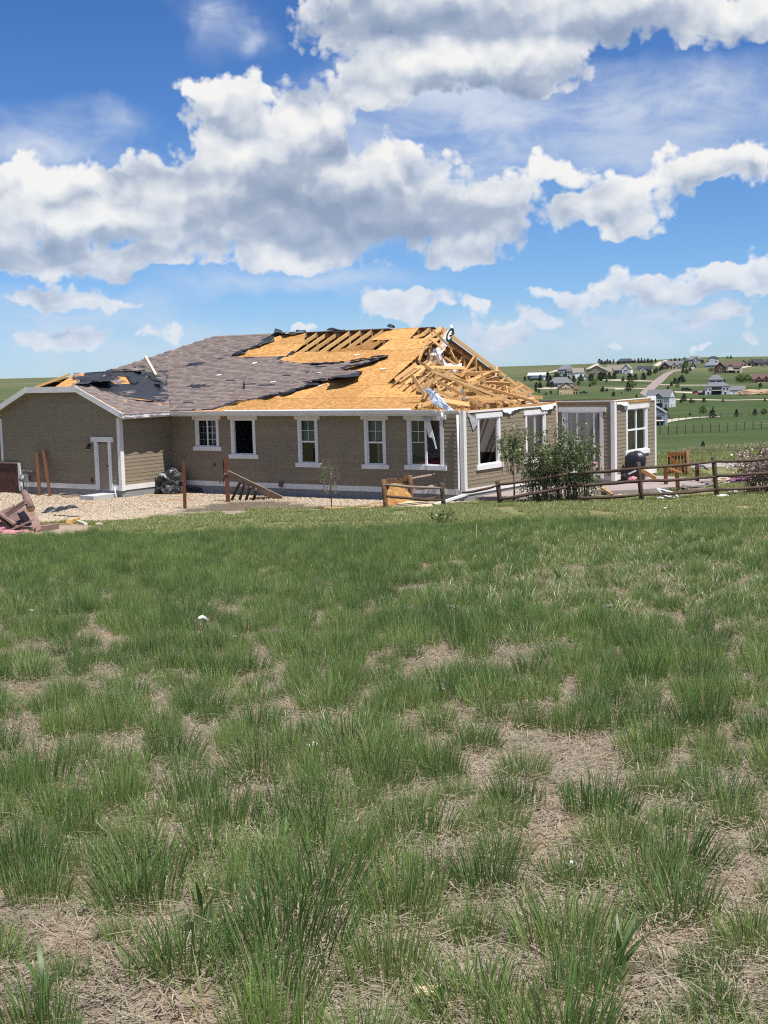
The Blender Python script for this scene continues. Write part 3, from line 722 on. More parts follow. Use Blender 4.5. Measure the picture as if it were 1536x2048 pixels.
# ---- roof decks
def clip_poly(poly, a, b, c):
    """keep a*x+b*y<=c"""
    out = []
    for i in range(len(poly)):
        p, q = poly[i], poly[(i+1) % len(poly)]; fp = a*p[0]+b*p[1]-c; fq = a*q[0]+b*q[1]-c
        if fp <= 0: out.append(p)
        if (fp < 0 < fq) or (fq < 0 < fp): t = fp/(fp-fq); out.append((p[0]+(q[0]-p[0])*t, p[1]+(q[1]-p[1])*t))
    return out
def area(poly): return abs(sum(poly[i][0]*poly[(i+1) % len(poly)][1]-poly[(i+1) % len(poly)][0]*poly[i][1] for i in range(len(poly))))/2
def poly_slab(poly, zf, th, name, m, parent):
    bm = bmesh.new(); vs = [bm.verts.new((p[0], p[1], zf(*p))) for p in poly]
    try: f = bm.faces.new(vs)
    except ValueError: bm.free(); return None
    bmesh.ops.remove_doubles(bm, verts=bm.verts[:], dist=1e-4)
    if not bm.faces: bm.free(); return None
    bm.normal_update()
    if bm.faces[:][0].normal.z < 0: bmesh.ops.reverse_faces(bm, faces=bm.faces[:])
    r = bmesh.ops.extrude_face_region(bm, geom=bm.faces[:]); 
    for v in [g for g in r['geom'] if isinstance(g, bmesh.types.BMVert)]: v.co.z -= th
    bmesh.ops.recalc_face_normals(bm, faces=bm.faces[:]); bmesh.ops.triangulate(bm, faces=[f for f in bm.faces if len(f.verts) > 4])
    me = bpy.data.meshes.new(name); bm.to_mesh(me); bm.free(); me.materials.append(m)
    return link(bpy.data.objects.new(name, me), parent)
def panels(poly, zf, pw, ph, parent, alongx=True, th=.014, dz=0., m=None):
    """sheathing sheets with staggered joints over the polygon"""
    xs = [p[0] for p in poly]; ys = [p[1] for p in poly]; j = 0; y = min(ys)
    ph_, pw_ = (ph, pw)
    if not alongx: poly = [(p[1], p[0]) for p in poly]; xs, ys = ys, xs; y = min(ys)
    while y < max(ys):
        x = min(xs) - (j % 2)*pw_*.5
        while x < max(xs):
            q = clip_poly(clip_poly(clip_poly(clip_poly(poly, 1, 0, x+pw_-.022), -1, 0, -x), 0, 1, y+ph_-.020), 0, -1, -y)
            if len(q) >= 3 and area(q) > .01:
                if not alongx: q = [(p[1], p[0]) for p in q]
                e = R(-.002, .003) + dz
                poly_slab(q, lambda a, b: zf(a, b)+e, th, 'osb_panel', m or M_OSB, parent)
            x += pw_
        y += ph_; j += 1

zmain = lambda u, v: EZ + PT*(v+EV)
zwing = lambda u, v: EZ + PT*(UE-u)
VR = 7.46; ZR = zmain(0, VR)
rp = lambda lst: [tuple(roof_pt(*p)[:2]) for p in lst]
# sheathed part of the slope that faces the lawn, with the hole below the ridge and the torn near end
hole_px = [(767,663),(741,680),(783,679),(755,700),(589,704.5),(609,687),(599,674)]
deck_poly = [(-26.0, -EV), (-1.85, -EV)] + rp([(849,791),(831,789),(834,770),(774,767)]) + [(-5.0, 6.2)] + rp([(820,677)]) + [(-6.75, VR)] + rp([(838,657)])[:0] + [(-8.25, VR-.02)] + rp(hole_px[1:-1]) + [(-13.0, VR-.02)] + [(-18.6, VR)]
deck = MB().box(-26.0, -EV-.02, EZ-.16, UE-4.4, -EV, EZ-.02).build('roof', M_WHITE, house)
deck['label'] = 'roof slope half shingled, half bare sheathing'
panels(deck_poly, zmain, 2.44, 1.22*.927, deck)
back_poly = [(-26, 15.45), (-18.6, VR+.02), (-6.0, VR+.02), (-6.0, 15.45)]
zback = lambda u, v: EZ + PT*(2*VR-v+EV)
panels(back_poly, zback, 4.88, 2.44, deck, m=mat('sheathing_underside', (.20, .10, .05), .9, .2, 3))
hipl = [(-26.4, -EV), (-26.4, 15.4), (-18.6, VR)]
poly_slab(hipl, lambda u, v: EZ + PT*(u+26.4), .015, 'hip_slope', M_SHIN, deck)

# ---- shingles, course by course
def shingle_field(inside, zf, along, up, a0, a1, s0, s1, name, parent, expo=.142, missing=.004):
    """along/up: functions mapping (a, s) to house u, v; tabs whose centre lies inside are laid"""
    V = []; Fq = []; n = 0; s = s0; j = 0
    rr = random.Random(5)
    while s < s1:
        a = a0 + (j*.117 % .3)
        while a < a1:
            w = rr.choice((.17, .22, .28, .34)); c = along(a+w/2, s+.07)
            if rr.random() > missing and inside(c[0], c[1]):
                hi = .016 + rr.random()*.010; e = expo*.93*1.18; j2 = rr.uniform(-.012, .012)
                for (aa, ss, hh) in ((a+.003, s+j2, hi), (a+w-.003, s+j2, hi), (a+w-.003, s+e, .006), (a+.003, s+e, .006)):
                    u, v = along(aa, ss); V.append((u, v, zf(u, v)+hh))
                for (aa, ss) in ((a+.003, s+j2), (a+w-.003, s+j2)):
                    u, v = along(aa, ss); V.append((u, v, zf(u, v)+.001))
                Fq += [(n, n+1, n+2, n+3), (n+4, n+5, n+1, n), (n+4, n, n+3, n+3)]
                n += 6
            a += w
        s += expo*.93; j += 1
    quads = np.array([f for f in Fq if len(set(f)) == 4])
    return np_mesh(name, V, quads, M_SHIN, parent, kind='stuff')

shingle_px = [(345,826),(426,820),(460,809),(480,802),(515,798),(543,792),(583,785),(589,780),(621,772),(619,763),(664,760),(695,757),(724,743),(692,740),(689,736),(730,729),(778,713),(732,719),(704,723),(603,727),(558,720),(572,712),(463,715),(497,700),(520,690),(543,674)]
sh_main = [(-26.0, -EV-.03)] + [(-13.9, -EV-.03)] + rp(shingle_px[1:]) + [(-14.3, VR), (-18.6, VR)]
patches = [(roof_pt(390,729), .62, .20), (roof_pt(398,773), .62, .17), (roof_pt(500,768), .35, .07), (roof_pt(533,770), .45, .09), (roof_pt(460,762), .30, .06), (roof_pt(375,806), .35, .12), (roof_pt(440,731), .3, .05), (roof_pt(575,752), .3, .05), (roof_pt(430,790),.22,.05), (roof_pt(500,715),.5,.08), (roof_pt(640,735),.4,.08)]
def near_poly(u, v, poly, off):
    return all(in_poly(u+du, v+dv, poly) for du, dv in ((0, 0), (off, 0), (off*.5, -off*.3)))
def in_main(u, v):
    if u < UE - (v+EV) and u > 2*UC-UE + (v+EV) and v < 3.7: 
        return False                                   # under the wing's roof
    if not near_poly(u, v, sh_main, .22 + .25*mnoise.noise(Vector((u*2.1, v*2.1, 3)))): return False
    for c, a, b in patches:
        if ((u-c.x)/a)**2 + ((v-c.y)/b)**2 < 1 + .5*mnoise.noise(Vector((u*5, v*5, 0))): return False
    return True
sh = shingle_field(in_main, zmain, lambda a, s: (a, s), None, -26.2, -5.0, -EV-.05, VR, 'shingle_courses', deck)

def felt_sheet(poly, zf, parent, lift=.006, step=.5, amp=.006, name='roofing_felt'):
    bm = bmesh.new(); bm.faces.new([bm.verts.new((p[0], p[1], 0)) for p in poly])
    for axis in (0, 1):
        lo, hi = min(p[axis] for p in poly), max(p[axis] for p in poly); k = lo+step
        while k < hi:
            bmesh.ops.bisect_plane(bm, geom=bm.verts[:]+bm.edges[:]+bm.faces[:], plane_co=(k, 0, 0) if axis == 0 else (0, k, 0), plane_no=(1, 0, 0) if axis == 0 else (0, 1, 0)); k += step
    bmesh.ops.triangulate(bm, faces=bm.faces[:])
    for v in bm.verts: v.co.z = zf(v.co.x, v.co.y) + lift + amp*(1+mnoise.noise(Vector((v.co.x*1.7, v.co.y*1.7, 2))))
    bmesh.ops.recalc_face_normals(bm, faces=bm.faces[:])
    me = bpy.data.meshes.new(name); bm.to_mesh(me); bm.free(); me.materials.append(M_FELT)
    return link(bpy.data.objects.new(name, me), parent)
felt_sheet([(-25.9, -EV), (-13.95, -EV)] + rp(shingle_px[1:]) + [(-14.3, VR-.02), (-18.6, VR-.02)], zmain, deck, lift=.004, amp=.001, step=1.1)

def crumple(path, width, height, m, name, parent, seed=0, n=None, curl=1.3, up=(0, 0, 1), side=None, rows=6, rough=.5):
    """torn sheet along a path: rises from its inner edge, buckles and curls over"""
    pts = [Vector(p) for p in path]; seg = []; 
    for i in range(len(pts)-1):
        k = max(1, int((pts[i+1]-pts[i]).length/.09))
        seg += [pts[i].lerp(pts[i+1], t/k) for t in range(k)]
    seg.append(pts[-1]); V = []; nn = len(seg); up = Vector(up)
    for i, p in enumerate(seg):
        d = (seg[min(i+1, nn-1)]-seg[max(i-1, 0)]).normalized(); s = Vector(side) if side else d.cross(up).normalized()
        env = math.sin(math.pi*min(max((i+.5)/nn, .03), .97))**.4
        wl = width*(.65+.7*mnoise.noise(Vector((i*.21, seed, 1.7))))*env; hl = height*(.6+.9*mnoise.noise(Vector((i*.27, seed+5, .3))))*env
        for r in range(rows):
            f = r/(rows-1); a = curl*math.pi*f
            q = p + s*(wl*(f-.12*math.sin(a*1.3))) + up*(hl*math.sin(a*.72)) 
            q += Vector((mnoise.noise(q*6+Vector((seed, 0, 0))), mnoise.noise(q*6+Vector((0, seed, 4))), mnoise.noise(q*6+Vector((2, 0, seed)))))*rough*.12*f
            V.append(q)
    Fq = [(i*rows+r, (i+1)*rows+r, (i+1)*rows+r+1, i*rows+r+1) for i in range(nn-1) for r in range(rows-1)]
    return np_mesh(name, [tuple(v) for v in V], np.array(Fq), m, parent, smooth=False)
def rline(px_list, lift=.02): return [(roof_pt(*p).x, roof_pt(*p).y, roof_pt(*p).z+lift) for p in px_list]
for i, (ln, w, h, sd) in enumerate([
    ([(515,798),(543,792),(583,785),(592,779)], .40, .22, None), ([(592,779),(621,771),(625,763)], .45, .25, None), ([(455,811),(480,803),(500,800)], .30, .10, None),
    ([(619,764),(664,760),(697,757)], .35, .20, None), ([(664,757),(695,755),(724,743)], .75, .18, None), ([(688,738),(730,728),(776,713)], .45, .20, None),
    ([(700,724),(735,718),(777,712)], .30, .20, None), ([(463,713),(480,704),(497,699)], .75, .30, None), ([(497,699),(520,689),(535,680),(545,672)], .60, .32, None),
    ([(540,674),(552,667),(565,665)], .55, .35, None), ([(566,669),(600,668)], .40, .25, None), ([(570,714),(582,706),(592,703)], .30, .18, None), ([(603,728),(640,727),(690,725)], .18, .05, None)]):
    crumple(rline(ln), w*1.25, h*.5, M_FELT, 'torn_felt', deck, seed=i*3+1)
for i, (a, b) in enumerate([((598,663),(612,664)), ((655,661),(690,662)), ((780,655),(790,656))]):
    q0 = to_local(at_house(*a, (0, 1, 0), VR)); q1 = to_local(at_house(*b, (0, 1, 0), VR))
    crumple([q0, q1], .35, .22, M_FELT, 'torn_felt', deck, seed=50+i)
# cap along the ridge
MB().beam((-18.6, VR, ZR+.01), (-8.3, VR, ZR+.01), .05, .03).build('ridge_board', M_LUMD, deck)
for k in range(30):
    u = -18.5 + k*.155
    if u > -14: break
    MB().add([(u, VR-.14, ZR-.03), (u+.17, VR-.14, ZR-.03), (u+.17, VR, ZR+.035), (u, VR, ZR+.035), (u+.17, VR+.14, ZR-.03), (u, VR+.14, ZR-.03)], [(0, 1, 2, 3), (3, 2, 4, 5)]).build('ridge_shingle', M_SHIN, deck)

# ---- wing roof: clipped gable, felt laid bare
wing_roof = MB().beam((UC-JH-.02, -W_WING-.34, zwing(UC+JH, 0)-.05), (UC+JH+.02, -W_WING-.34, zwing(UC+JH, 0)-.05), .035, .24).build('roof', M_WHITE, house)
wing_roof['label'] = 'clipped-gable garage roof stripped to felt in the middle'
rk = -W_WING-.34
for s in (1, -1):
    MB().beam((UC+s*JH, rk+.001*s, zwing(UC+JH, 0)-.03), (UC+s*(G_WING/2+EV), rk+.001*s, EZ-.07), .036, .22).build('rake_board', M_WHITE, wing_roof)
    MB().beam((UC+s*(JH-.1), rk+.17, zwing(UC+JH, 0)-.10), (UC+s*(G_WING/2+EV-.06), rk+.17, EZ-.14), .30, .014).build('rake_soffit', M_SIDE, wing_roof)
MB().box(UC-JH-.1, rk+.02, zwing(UC+JH, 0)-.17, UC+JH+.1, -W_WING-.001, zwing(UC+JH, 0)-.16).build('soffit', M_SIDE, wing_roof)  # added to keep grazing sun off the gable siding below
VJ = rk + 1.45; VX = (ZR and (zwing(UC, 0)-EZ)/PT - EV)
wpoly = [(UE, rk), (UC+JH, rk), (UC, VJ), (UC, VX), (UE, -EV)]
panels(wpoly, zwing, 2.44, 1.13, wing_roof, alongx=False)
zwl = lambda u, v: EZ + PT*(u-(2*UC-UE))
panels([(2*UC-UE, rk), (UC-JH, rk), (UC-.9, -2.4), (UC, -1.4), (UC, VX), (2*UC-UE, -EV)], zwl, 2.44, 1.13, wing_roof, alongx=False)
zj = lambda u, v: zwing(UC+JH, 0) + (zwing(UC, 0)-zwing(UC+JH, 0))*(v-rk)/(VJ-rk)
poly_slab([(UC+.15, rk+.05), (UC+JH-.02, rk+.05), (UC+.02, VJ-.05)], zj, .014, 'osb_panel', M_OSB, wing_roof)
MB().beam((UC-JH+.15, rk+.12, zj(0, rk)-.02), (UC-.2, VJ-.1, zj(0, VJ)-.02), .045, .09).build('jack_rafter', M_LUM, wing_roof)
MB().beam((UC-JH+.1, rk+.08, zj(0, rk)-.05), (UC+JH-.1, rk+.08, zj(0, rk)-.05), .045, .10).build('jack_rafter', M_LUMD, wing_roof)
wp = lambda px, py, lift=.02: (wing_pt(px, py).x, wing_pt(px, py).y, wing_pt(px, py).z+lift)
wxy = lambda lst: [wp(*p)[:2] for p in lst]
bare = wxy([(140,757),(165,762),(200,781),(235,789),(259,795),(287,802),(327,803),(300,797),(328,791),(318,786),(330,779),(325,770),(340,768),(318,760),(330,752),(300,745),(262,742),(215,741),(170,744)])
osb_hole = wxy([(211,752),(252,755),(261,769),(225,769)]); osb_hole2 = wxy([(268,748),(286,748),(283,751),(270,751)])
wv = [(UE+.02, rk)] + [(UC+JH, rk), (UC, VJ), (UC, VX), (UE, -EV)]
def in_wing(u, v):
    if not in_poly(u, v, wv): return False
    if in_poly(u, v, bare) and mnoise.noise(Vector((u*1.6, v*.9, 4))) < .33: return False
    return True
shingle_field(in_wing, zwing, lambda a, s: (UE+.04-s, a), None, rk-.03, 4.2, 0., UE-UC, 'shingle_courses', wing_roof)
def in_wleft(u, v): return in_poly(u, v, [(2*UC-UE, -2.3), (UC-1, -2.0), (UC, -1.2), (UC, VX), (2*UC-UE, -EV)])
shingle_field(in_wleft, zwl, lambda a, s: (2*UC-UE-.04+s, a), None, rk-.03, 4.2, 0., UE-UC, 'shingle_courses', wing_roof)
# felt with the two holes: two strips around them
felt_sheet(wxy([(141,757),(165,762),(200,781),(259,795),(330,805),(345,790),(345,767),(261,768),(225,768.5),(204,761),(165,753)]), zwing, wing_roof, lift=.005, amp=.010, step=.35)
felt_sheet(wxy([(262,771),(345,771),(345,742),(270,742),(215,743),(170,746),(166,754),(205,761),(211,751),(252,754)]), zwing, wing_roof, lift=.005, amp=.010, step=.35)
for i, (ln, w, h) in enumerate([([(150,770),(165,762),(185,766)], .5, .25), ([(160,763),(190,765),(212,752)], .8, .30), ([(195,762),(208,752),(214,747)], .5, .35), ([(252,754),(230,751),(212,751)], .28, .22), ([(262,769),(258,762),(252,754)], .40, .22), ([(282,743),(292,752),(300,757)], .30, .22), ([(275,735),(290,737)], .35, .18), ([(308,735),(316,737)], .3, .12), ([(308,770),(320,772)], .4, .15), ([(255,741),(282,746)], .35, .12), ([(300,757),(325,765),(340,770)], .2, .08), ([(200,782),(230,788),(260,796)], .12, .05), ([(265,800),(290,803),(327,803)], .12, .06), ([(290,748),(310,757)], .25, .12), ([(215,742),(240,741),(262,742)], .2, .12)]):
    crumple([wp(*p) for p in ln], w*1.25, h*.62, M_FELT, 'torn_felt', wing_roof, seed=70+i)
# white pole thrown against the valley
tag(MB().beam(to_world((wp(312, 753)[0], wp(312, 753)[1], wp(312, 753)[2]+.02)), to_world(wp(291, 719, .12)), .10, .12).build('timber', mat('cream_timber', (.66, .58, .40), .7, .1, 4)), 'cream timber standing up at a slant from the garage roof valley', 'timber')

# ---- eaves: fascia, gutters, soffits
MB().box(UE+.02, -EV+.01, EZ-.19, -.62, -EV+.035, EZ-.02).build('fascia', M_WHITE, house)
MB().box(UE-.4, -EV+.036, EZ-.145, -1.0, -.001, EZ-.135).build('soffit', M_WHITE, house)
def gutter_mesh(path, z, size=.115, wob=0., crush=0., seed=0, steps=40):
    """K-style gutter profile along a straight run; path: (start, end, outward)"""
    a, b, n = Vector(path[0]), Vector(path[1]), Vector(path[2])
    prof = [(0, 0), (.75, .0), (.80, .35), (1.05, .62), (1.10, 1.0), (1.02, 1.0), (.98, .66), (.74, .40), (.70, .06), (.05, .06), (.05, 1.05), (0, 1.05)]
    V = []; k = len(prof)
    for i in range(steps+1):
        t = i/steps; p = a.lerp(b, t)
        for j, (x, zz) in enumerate(prof):
            cr = 1 - crush*(.5+.5*mnoise.noise(Vector((t*9, seed, zz))))*min(1, t*6+.2)*(zz > .3)
            o = n*(x*size + wob*mnoise.noise(Vector((t*7, x*1.3, seed)))) + Vector((0, 0, zz*size*1.2*cr + wob*mnoise.noise(Vector((t*8, zz*2, seed+7)))))
            V.append(tuple(p + o + Vector((0, 0, z))))
    Fq = [(i*k+j, i*k+(j+1) % k, (i+1)*k+(j+1) % k, (i+1)*k+j) for i in range(steps) for j in range(k)]
    return V, np.array(Fq)
V, Fq = gutter_mesh(((UE+.10, -EV-.001, 0), (-.75, -EV-.001, 0), (0, -1, 0)), EZ-.135, steps=24, wob=.004)
np_mesh('gutter', V, Fq, M_WHITE, house)
V, Fq = gutter_mesh(((-.9, -EV+.03, 0), (.05, -EV+.30, 0), (.18, -1, 0)), EZ-.12, steps=12, wob=.05, crush=.5, seed=4)
np_mesh('gutter', V, Fq, M_WHITE, house)['label'] = 'bent end of the gutter at the corner'
V, Fq = gutter_mesh(((UE+.001, rk, 0), (UE+.001, -EV+.02, 0), (1, 0, 0)), EZ-.16, steps=60, wob=.055, crush=.55, seed=9)
np_mesh('gutter', V, Fq, M_WHITE, house)['label'] = 'crumpled white gutter of the garage wing'
MB().box(UE-.03, rk+.02, EZ-.19, UE, -EV, EZ-.02).build('fascia', M_WHITE, house)
MB().box(-L_MAIN+.001, rk+.1, EZ-.145, UE-.031, -EV, EZ-.135).build('soffit', M_SIDE, house)
# white flashing left along the bare eave
MB().add([(-10.9, -EV-.02, EZ+.022), (-1.9, -EV-.02, EZ+.022), (-1.9, -EV+.10, EZ+.066), (-10.9, -EV+.03, EZ+.040)], [(0, 1, 2, 3)]).build('drip_edge', M_VINYL, house)
# corner elbow hanging from the gutter
MB().tube([(-.52, -EV-.05, 2.98), (-.46, -EV-.1, 2.9), (-.5, -EV-.1, 2.76)], .045, 8).build('gutter_elbow', M_WHITE, house)

# ---- roof trusses
def truss(u, full=True, lean=0., topz=None, vs=(-.5, 2*VR+.5), shift=0., seed=0, m=None):
    """triangular truss across the house at u; lean tips it over towards +u about its bottom chord"""
    m = m or M_LUM; rr = random.Random(int(u*100)+seed); h = .15; w = .042
    cl, sl = math.cos(lean), math.sin(lean)
    def T(v, z):
        dz = (z-2.98)*(1. if topz is None else min(1., max(.12, (12.2+u*.45-v)/6.0)))
        return (u + sl*dz + shift*v*.02, v, 2.98 + cl*dz)
    up = (0, 0, 1) if abs(lean) < .2 else (cl*0, 0, 1)
    root = MB().beam(T(vs[0]+.3, 2.99), T(vs[1]-.3, 2.99), w, .09).build('truss', m, house)
    zt = lambda v: EZ + PT*(v+EV) - .10 if v <= VR else EZ + PT*(2*VR-v+EV) - .10
    def mem(a, b, nm='web', hh=.09):
        MB().beam(T(*a), T(*b), w*rr.uniform(.9, 1.1), hh, up=(math.sin(lean)*.0, 0, 1)).build(nm, m, root)
    if topz is None:
        mem((vs[0], zt(vs[0])), (VR, zt(VR)), 'top_chord', h); mem((vs[1], zt(vs[1])), (VR, zt(VR)), 'top_chord', h)
        for f in (.33, .66):
            v = vs[0]+(VR-vs[0])*f; mem((v, zt(v)), (v, 3.0)); vb = vs[1]+(VR-vs[1])*f; mem((vb, zt(vb)), (vb, 3.0))
        a, b = vs[0]+(VR-vs[0])*.33, vs[0]+(VR-vs[0])*.66; mem((a, zt(a)), (b, 3.0)); mem((b, zt(b)), (VR, 3.0)); mem((VR, zt(VR)), (VR, 3.0))
        a, b = vs[1]+(VR-vs[1])*.33, vs[1]+(VR-vs[1])*.66; mem((a, zt(a)), (b, 3.0)); mem((b, zt(b)), (VR, 3.0))
        plates = [(VR, zt(VR)), (vs[1]+(VR-vs[1])*.33, zt(vs[1]+(VR-vs[1])*.33)), (vs[0]+(VR-vs[0])*.66, zt(vs[0]+(VR-vs[0])*.66))]
    else:
        v0 = vs[0] + (topz-zt(vs[0]))/PT; v1 = vs[1] - max(.3, (topz-zt(vs[1]))/PT)
        mem((vs[0], zt(vs[0])), (v0, topz), 'top_chord', h); mem((v0, topz), (v1, topz), 'top_chord', .10); mem((vs[1], min(zt(vs[1]), topz-.05)), (v1, topz), 'top_chord', h)
        k = 6
        for i in range(k+1):
            v = v0+(v1-v0)*i/k; mem((v, topz), (v, 3.0))
            if i < k: mem((v, topz if i % 2 else 3.0), (v0+(v1-v0)*(i+1)/k, 3.0 if i % 2 else topz))
        plates = [(v0, topz), (v1, topz)]
    for (v, z) in plates:
        p = Vector(T(v, z)); MB().box(p.x+.023, p.y-.09, p.z-.10, p.x+.026, p.y+.09, p.z+.05).build('gusset_plate', M_PLATE, root)
    return root
for k in range(14): truss(-13.53 + .61*k)
# hip end: stepped-down trusses tipped over towards the corner, upper ones thrown on top
for k, (u, lean) in enumerate([(-4.95, .10), (-4.35, .30), (-3.7, .55), (-3.0, .72), (-2.3, .85), (-1.6, .95)]):
    truss(u, lean=lean, topz=EZ + PT*(-u+EV) - .12, seed=k, vs=(-.3+k*.12, 12.6-k*1.1), shift=(.9, -.6, .5, -.8, .7, -.5)[k])
MB().box(-5.9, VR-.1, ZR-.35, -5.0, VR+.1, ZR-.26).build('blocking', M_LUM, house)
def hp(px, py, u): q = on_plane(px, py, (1, 0, 0), u); return q
# broken members seen in the tangle: pixel ends with the house depth (u) they lie at
broken = [(893,657,880,690,-4.9,-5.0,.09),(866,660,884,682,-5.4,-5.0,.09),(874,668,905,700,-4.8,-4.4,.08),(858,676,890,700,-4.9,-4.6,.12),(846,684,872,668,-5.0,-4.8,.09),(882,655,838,688,-5.4,-5.6,.14),(905,657,872,680,-5.0,-5.3,.10),(849,668,826,676,-6.1,-6.3,.12),(878,676,832,712,-5.0,-5.0,.10),(850,690,838,722,-4.6,-4.4,.12),
 (836,722,920,775,-3.6,-2.0,.07),(850,733,985,800,-3.2,-1.2,.08),(862,742,1030,806,-3.0,-.8,.08),(890,752,1068,803,-2.8,-.6,.08),(875,762,965,812,-2.4,-1.0,.09),(868,778,940,812,-2.0,-1.0,.08),(900,748,975,795,-3.2,-1.8,.09),
 (910,760,1000,806,-2.6,-1.4,.07),(925,765,1010,808,-2.4,-1.2,.09),(880,800,938,809,-1.2,-.6,.16),(875,785,908,764,-1.8,-1.6,.10),(905,765,896,800,-1.8,-1.6,.05),(822,748,848,788,-2.2,-1.7,.13),(878,770,876,806,-1.7,-1.6,.10),
 (959,733,978,795,-1.6,-1.3,.09),(940,770,972,756,-2.0,-1.6,.08),(960,745,1010,765,-4.0,-3.4,.08),(1000,770,1060,795,-3.0,-2.0,.10),(1005,768,1012,800,-1.6,-1.5,.07),(1012,772,1020,802,-1.6,-1.4,.06),(930,755,950,735,-4,-3.6,.08),(900,700,918,735,-4.6,-4.2,.09),(910,715,935,760,-4.0,-3.4,.08),
 (800,765,840,738,-3.6,-3.6,.12),(810,768,862,724,-3.2,-3.3,.10),(825,775,870,742,-2.8,-2.8,.12),(790,760,832,728,-4.0,-4.0,.13),(838,770,872,736,-2.6,-2.5,.09),(845,755,865,715,-3.4,-3.4,.09),(865,742,858,700,-3.8,-3.8,.07),(886,735,868,708,-4.0,-3.8,.08),(920,735,890,715,-4.3,-4.2,.09),
 (850,745,905,742,-3.0,-2.8,.05),(868,756,846,790,-2.3,-2.0,.10),(918,790,960,812,-1.3,-.9,.11),(930,800,1000,803,-1.0,-.7,.12),(1000,806,1068,796,-.8,-.5,.10),(1010,788,1060,800,-1.2,-.9,.12),(985,760,1045,790,-3.6,-2.8,.08),(960,780,1000,802,-1.6,-1.1,.07),(968,770,940,795,-1.8,-1.5,.08),(1055,793,1085,795,-3.5,-3.4,.16)]
rb = random.Random(3)
for (x0, y0, x1, y1, u0, u1, hh) in broken:
    if x1-x0 > 70: u0 += .7; u1 += .35; hh *= 1.25
    MB().beam(hp(x0, y0, u0), hp(x1, y1, u1), .045, hh, roll=rb.uniform(-.5, .5)).build('broken_timber', M_LUM if rb.random() > .15 else M_LUMD, house)
for k in range(135):
    t_ = rb.random(); u0 = -4.6+3.8*t_; v0 = rb.uniform(1.2, 11.5); v0 = min(v0, 7.0-u0*.6); top = min(EZ + PT*(-u0+EV)*.85, 3.2+.42*(v0+EV), 3.05+.30*max(0., 10.5-u0*.5-v0))
    a = Vector((u0, v0, rb.uniform(3.05, max(3.1, top)))); d = Vector((rb.uniform(-.5, .9), rb.uniform(.3, 1), rb.uniform(-.55, .45)*(1 if rb.random() > .4 else -1))).normalized()*rb.uniform(.7, 2.3)
    b = a+d; b.z = min(max(b.z, 3.03), 3.05 + PT*(-b.x+EV+.3) if b.x < 0 else 3.1)
    if any(q[0] > 1085 or (q[0] > 885 and q[1] < 655 + (q[0]-888)*.71) for q in (to_px(to_world(a)), to_px(to_world(b)))): continue
    MB().beam(a, b, .042, rb.choice((.09, .09, .12, .14)), roll=rb.uniform(-.6, .6)).build('broken_timber', M_LUM if rb.random() > .25 else M_LUMD, house)
# wall plates, rim strips and torn wrap along the roofless walls
MB().box(-.14, .10, HE+.001, .02, W_B-.02, HE+.075).build('top_plate', M_LUM, house)
MB().box(.021, .3, HE+.0, .050, W_B-.14, HE+.06).build('rim_strip', M_WHITE, house)
MB().box(.021, 3.2, HE+.062, .045, W_B-.2, HE+.15).build('sheathing_strip', M_OSB, house)
MB().box(.0, W_B-.01, HE+.052, L_B-.05, W_B+.12, HE+.14).build('top_plate', M_LUMD, house)
MB().box(-.06, W_B-.03, HE+.142, L_B+.02, W_B+.10, HE+.175).build('rim_strip', M_WHITE, house)
MB().box(L_B-.12, W_B+.14, HE+.052, L_B+.02, W_B+W_C-.2, HE+.15).build('sheathing_strip', M_OSB, house)
MB().box(L_B-.13, W_B+.14, HE+.152, L_B+.03, W_B+W_C-.25, HE+.185).build('rim_strip', M_WHITE, house)
MB().box(L_B-.14, W_B+W_C-.45, HE+.06, L_B+.045, W_B+W_C+.02, HE+.23).build('wrap_fold', M_WRAP, house)
MB().box(.0, 10.9, HE-.05, 2.4, 11.0, HE+.12).build('top_plate', M_LUMD, house)
crumple([(.06, 2.75, HE+.03), (.06, 4.2, HE+.05)], .30, .06, M_WRAP, 'torn_wrap', house, seed=91, side=(.15, 0, -1), curl=.5)
crumple([(.06, 5.7, HE+.05), (.06, 6.9, HE+.10)], .50, .12, M_WRAP, 'torn_wrap', house, seed=93, side=(.2, -.1, -1), curl=.6)
crumple([(L_B+.06, W_B+.15, HE+.10), (L_B+.06, W_B+1.1, HE+.08)], .34, .10, M_WRAP, 'torn_wrap', house, seed=95, side=(.25, .2, -.9), curl=.5)
MB().add([(.06, .22, 2.98), (.10, .95, 2.62), (.05, .62, 2.30)], [(0, 1, 2), (2, 1, 0)]).build('torn_wrap', M_WRAP, house)
# ------------------------------------------------------------------ yard: gravel, patio, drive
def gravel_material():
    m, t, b = principled('river_gravel'); g = t.n('ShaderNodeNewGeometry'); v = g.outputs['Position']
    vo = t.n('ShaderNodeTexVoronoi'); t.l(v, vo.inputs['Vector']); vo.inputs['Scale'].default_value = 19
    hs = t.n('ShaderNodeSeparateXYZ'); t.l(vo.outputs['Color'], hs.inputs[0])
    c = t.mix(hs.outputs[0], (.28, .215, .145, 1), (.46, .39, .30, 1)); c = t.mix(t.mapr(vo.outputs['Distance'], .35, .75, 0, .85), c, (.12, .09, .06, 1))
    t.l(c, b.inputs['Base Color']); b.inputs['Roughness'].default_value = .9
    bp = t.n('ShaderNodeBump'); bp.inputs['Distance'].default_value = .03; t.l(t.m('SUBTRACT', 1., vo.outputs['Distance']), bp.inputs['Height']); t.l(bp.outputs[0], b.inputs['Normal'])
    return m
M_GRAV = gravel_material()
M_STONE = mat('pale_stone', (.42, .345, .255), .9, .15, 4, .3, 20, island=.32)
lw = lambda *p: tuple(to_world((*p, 0))[:2])
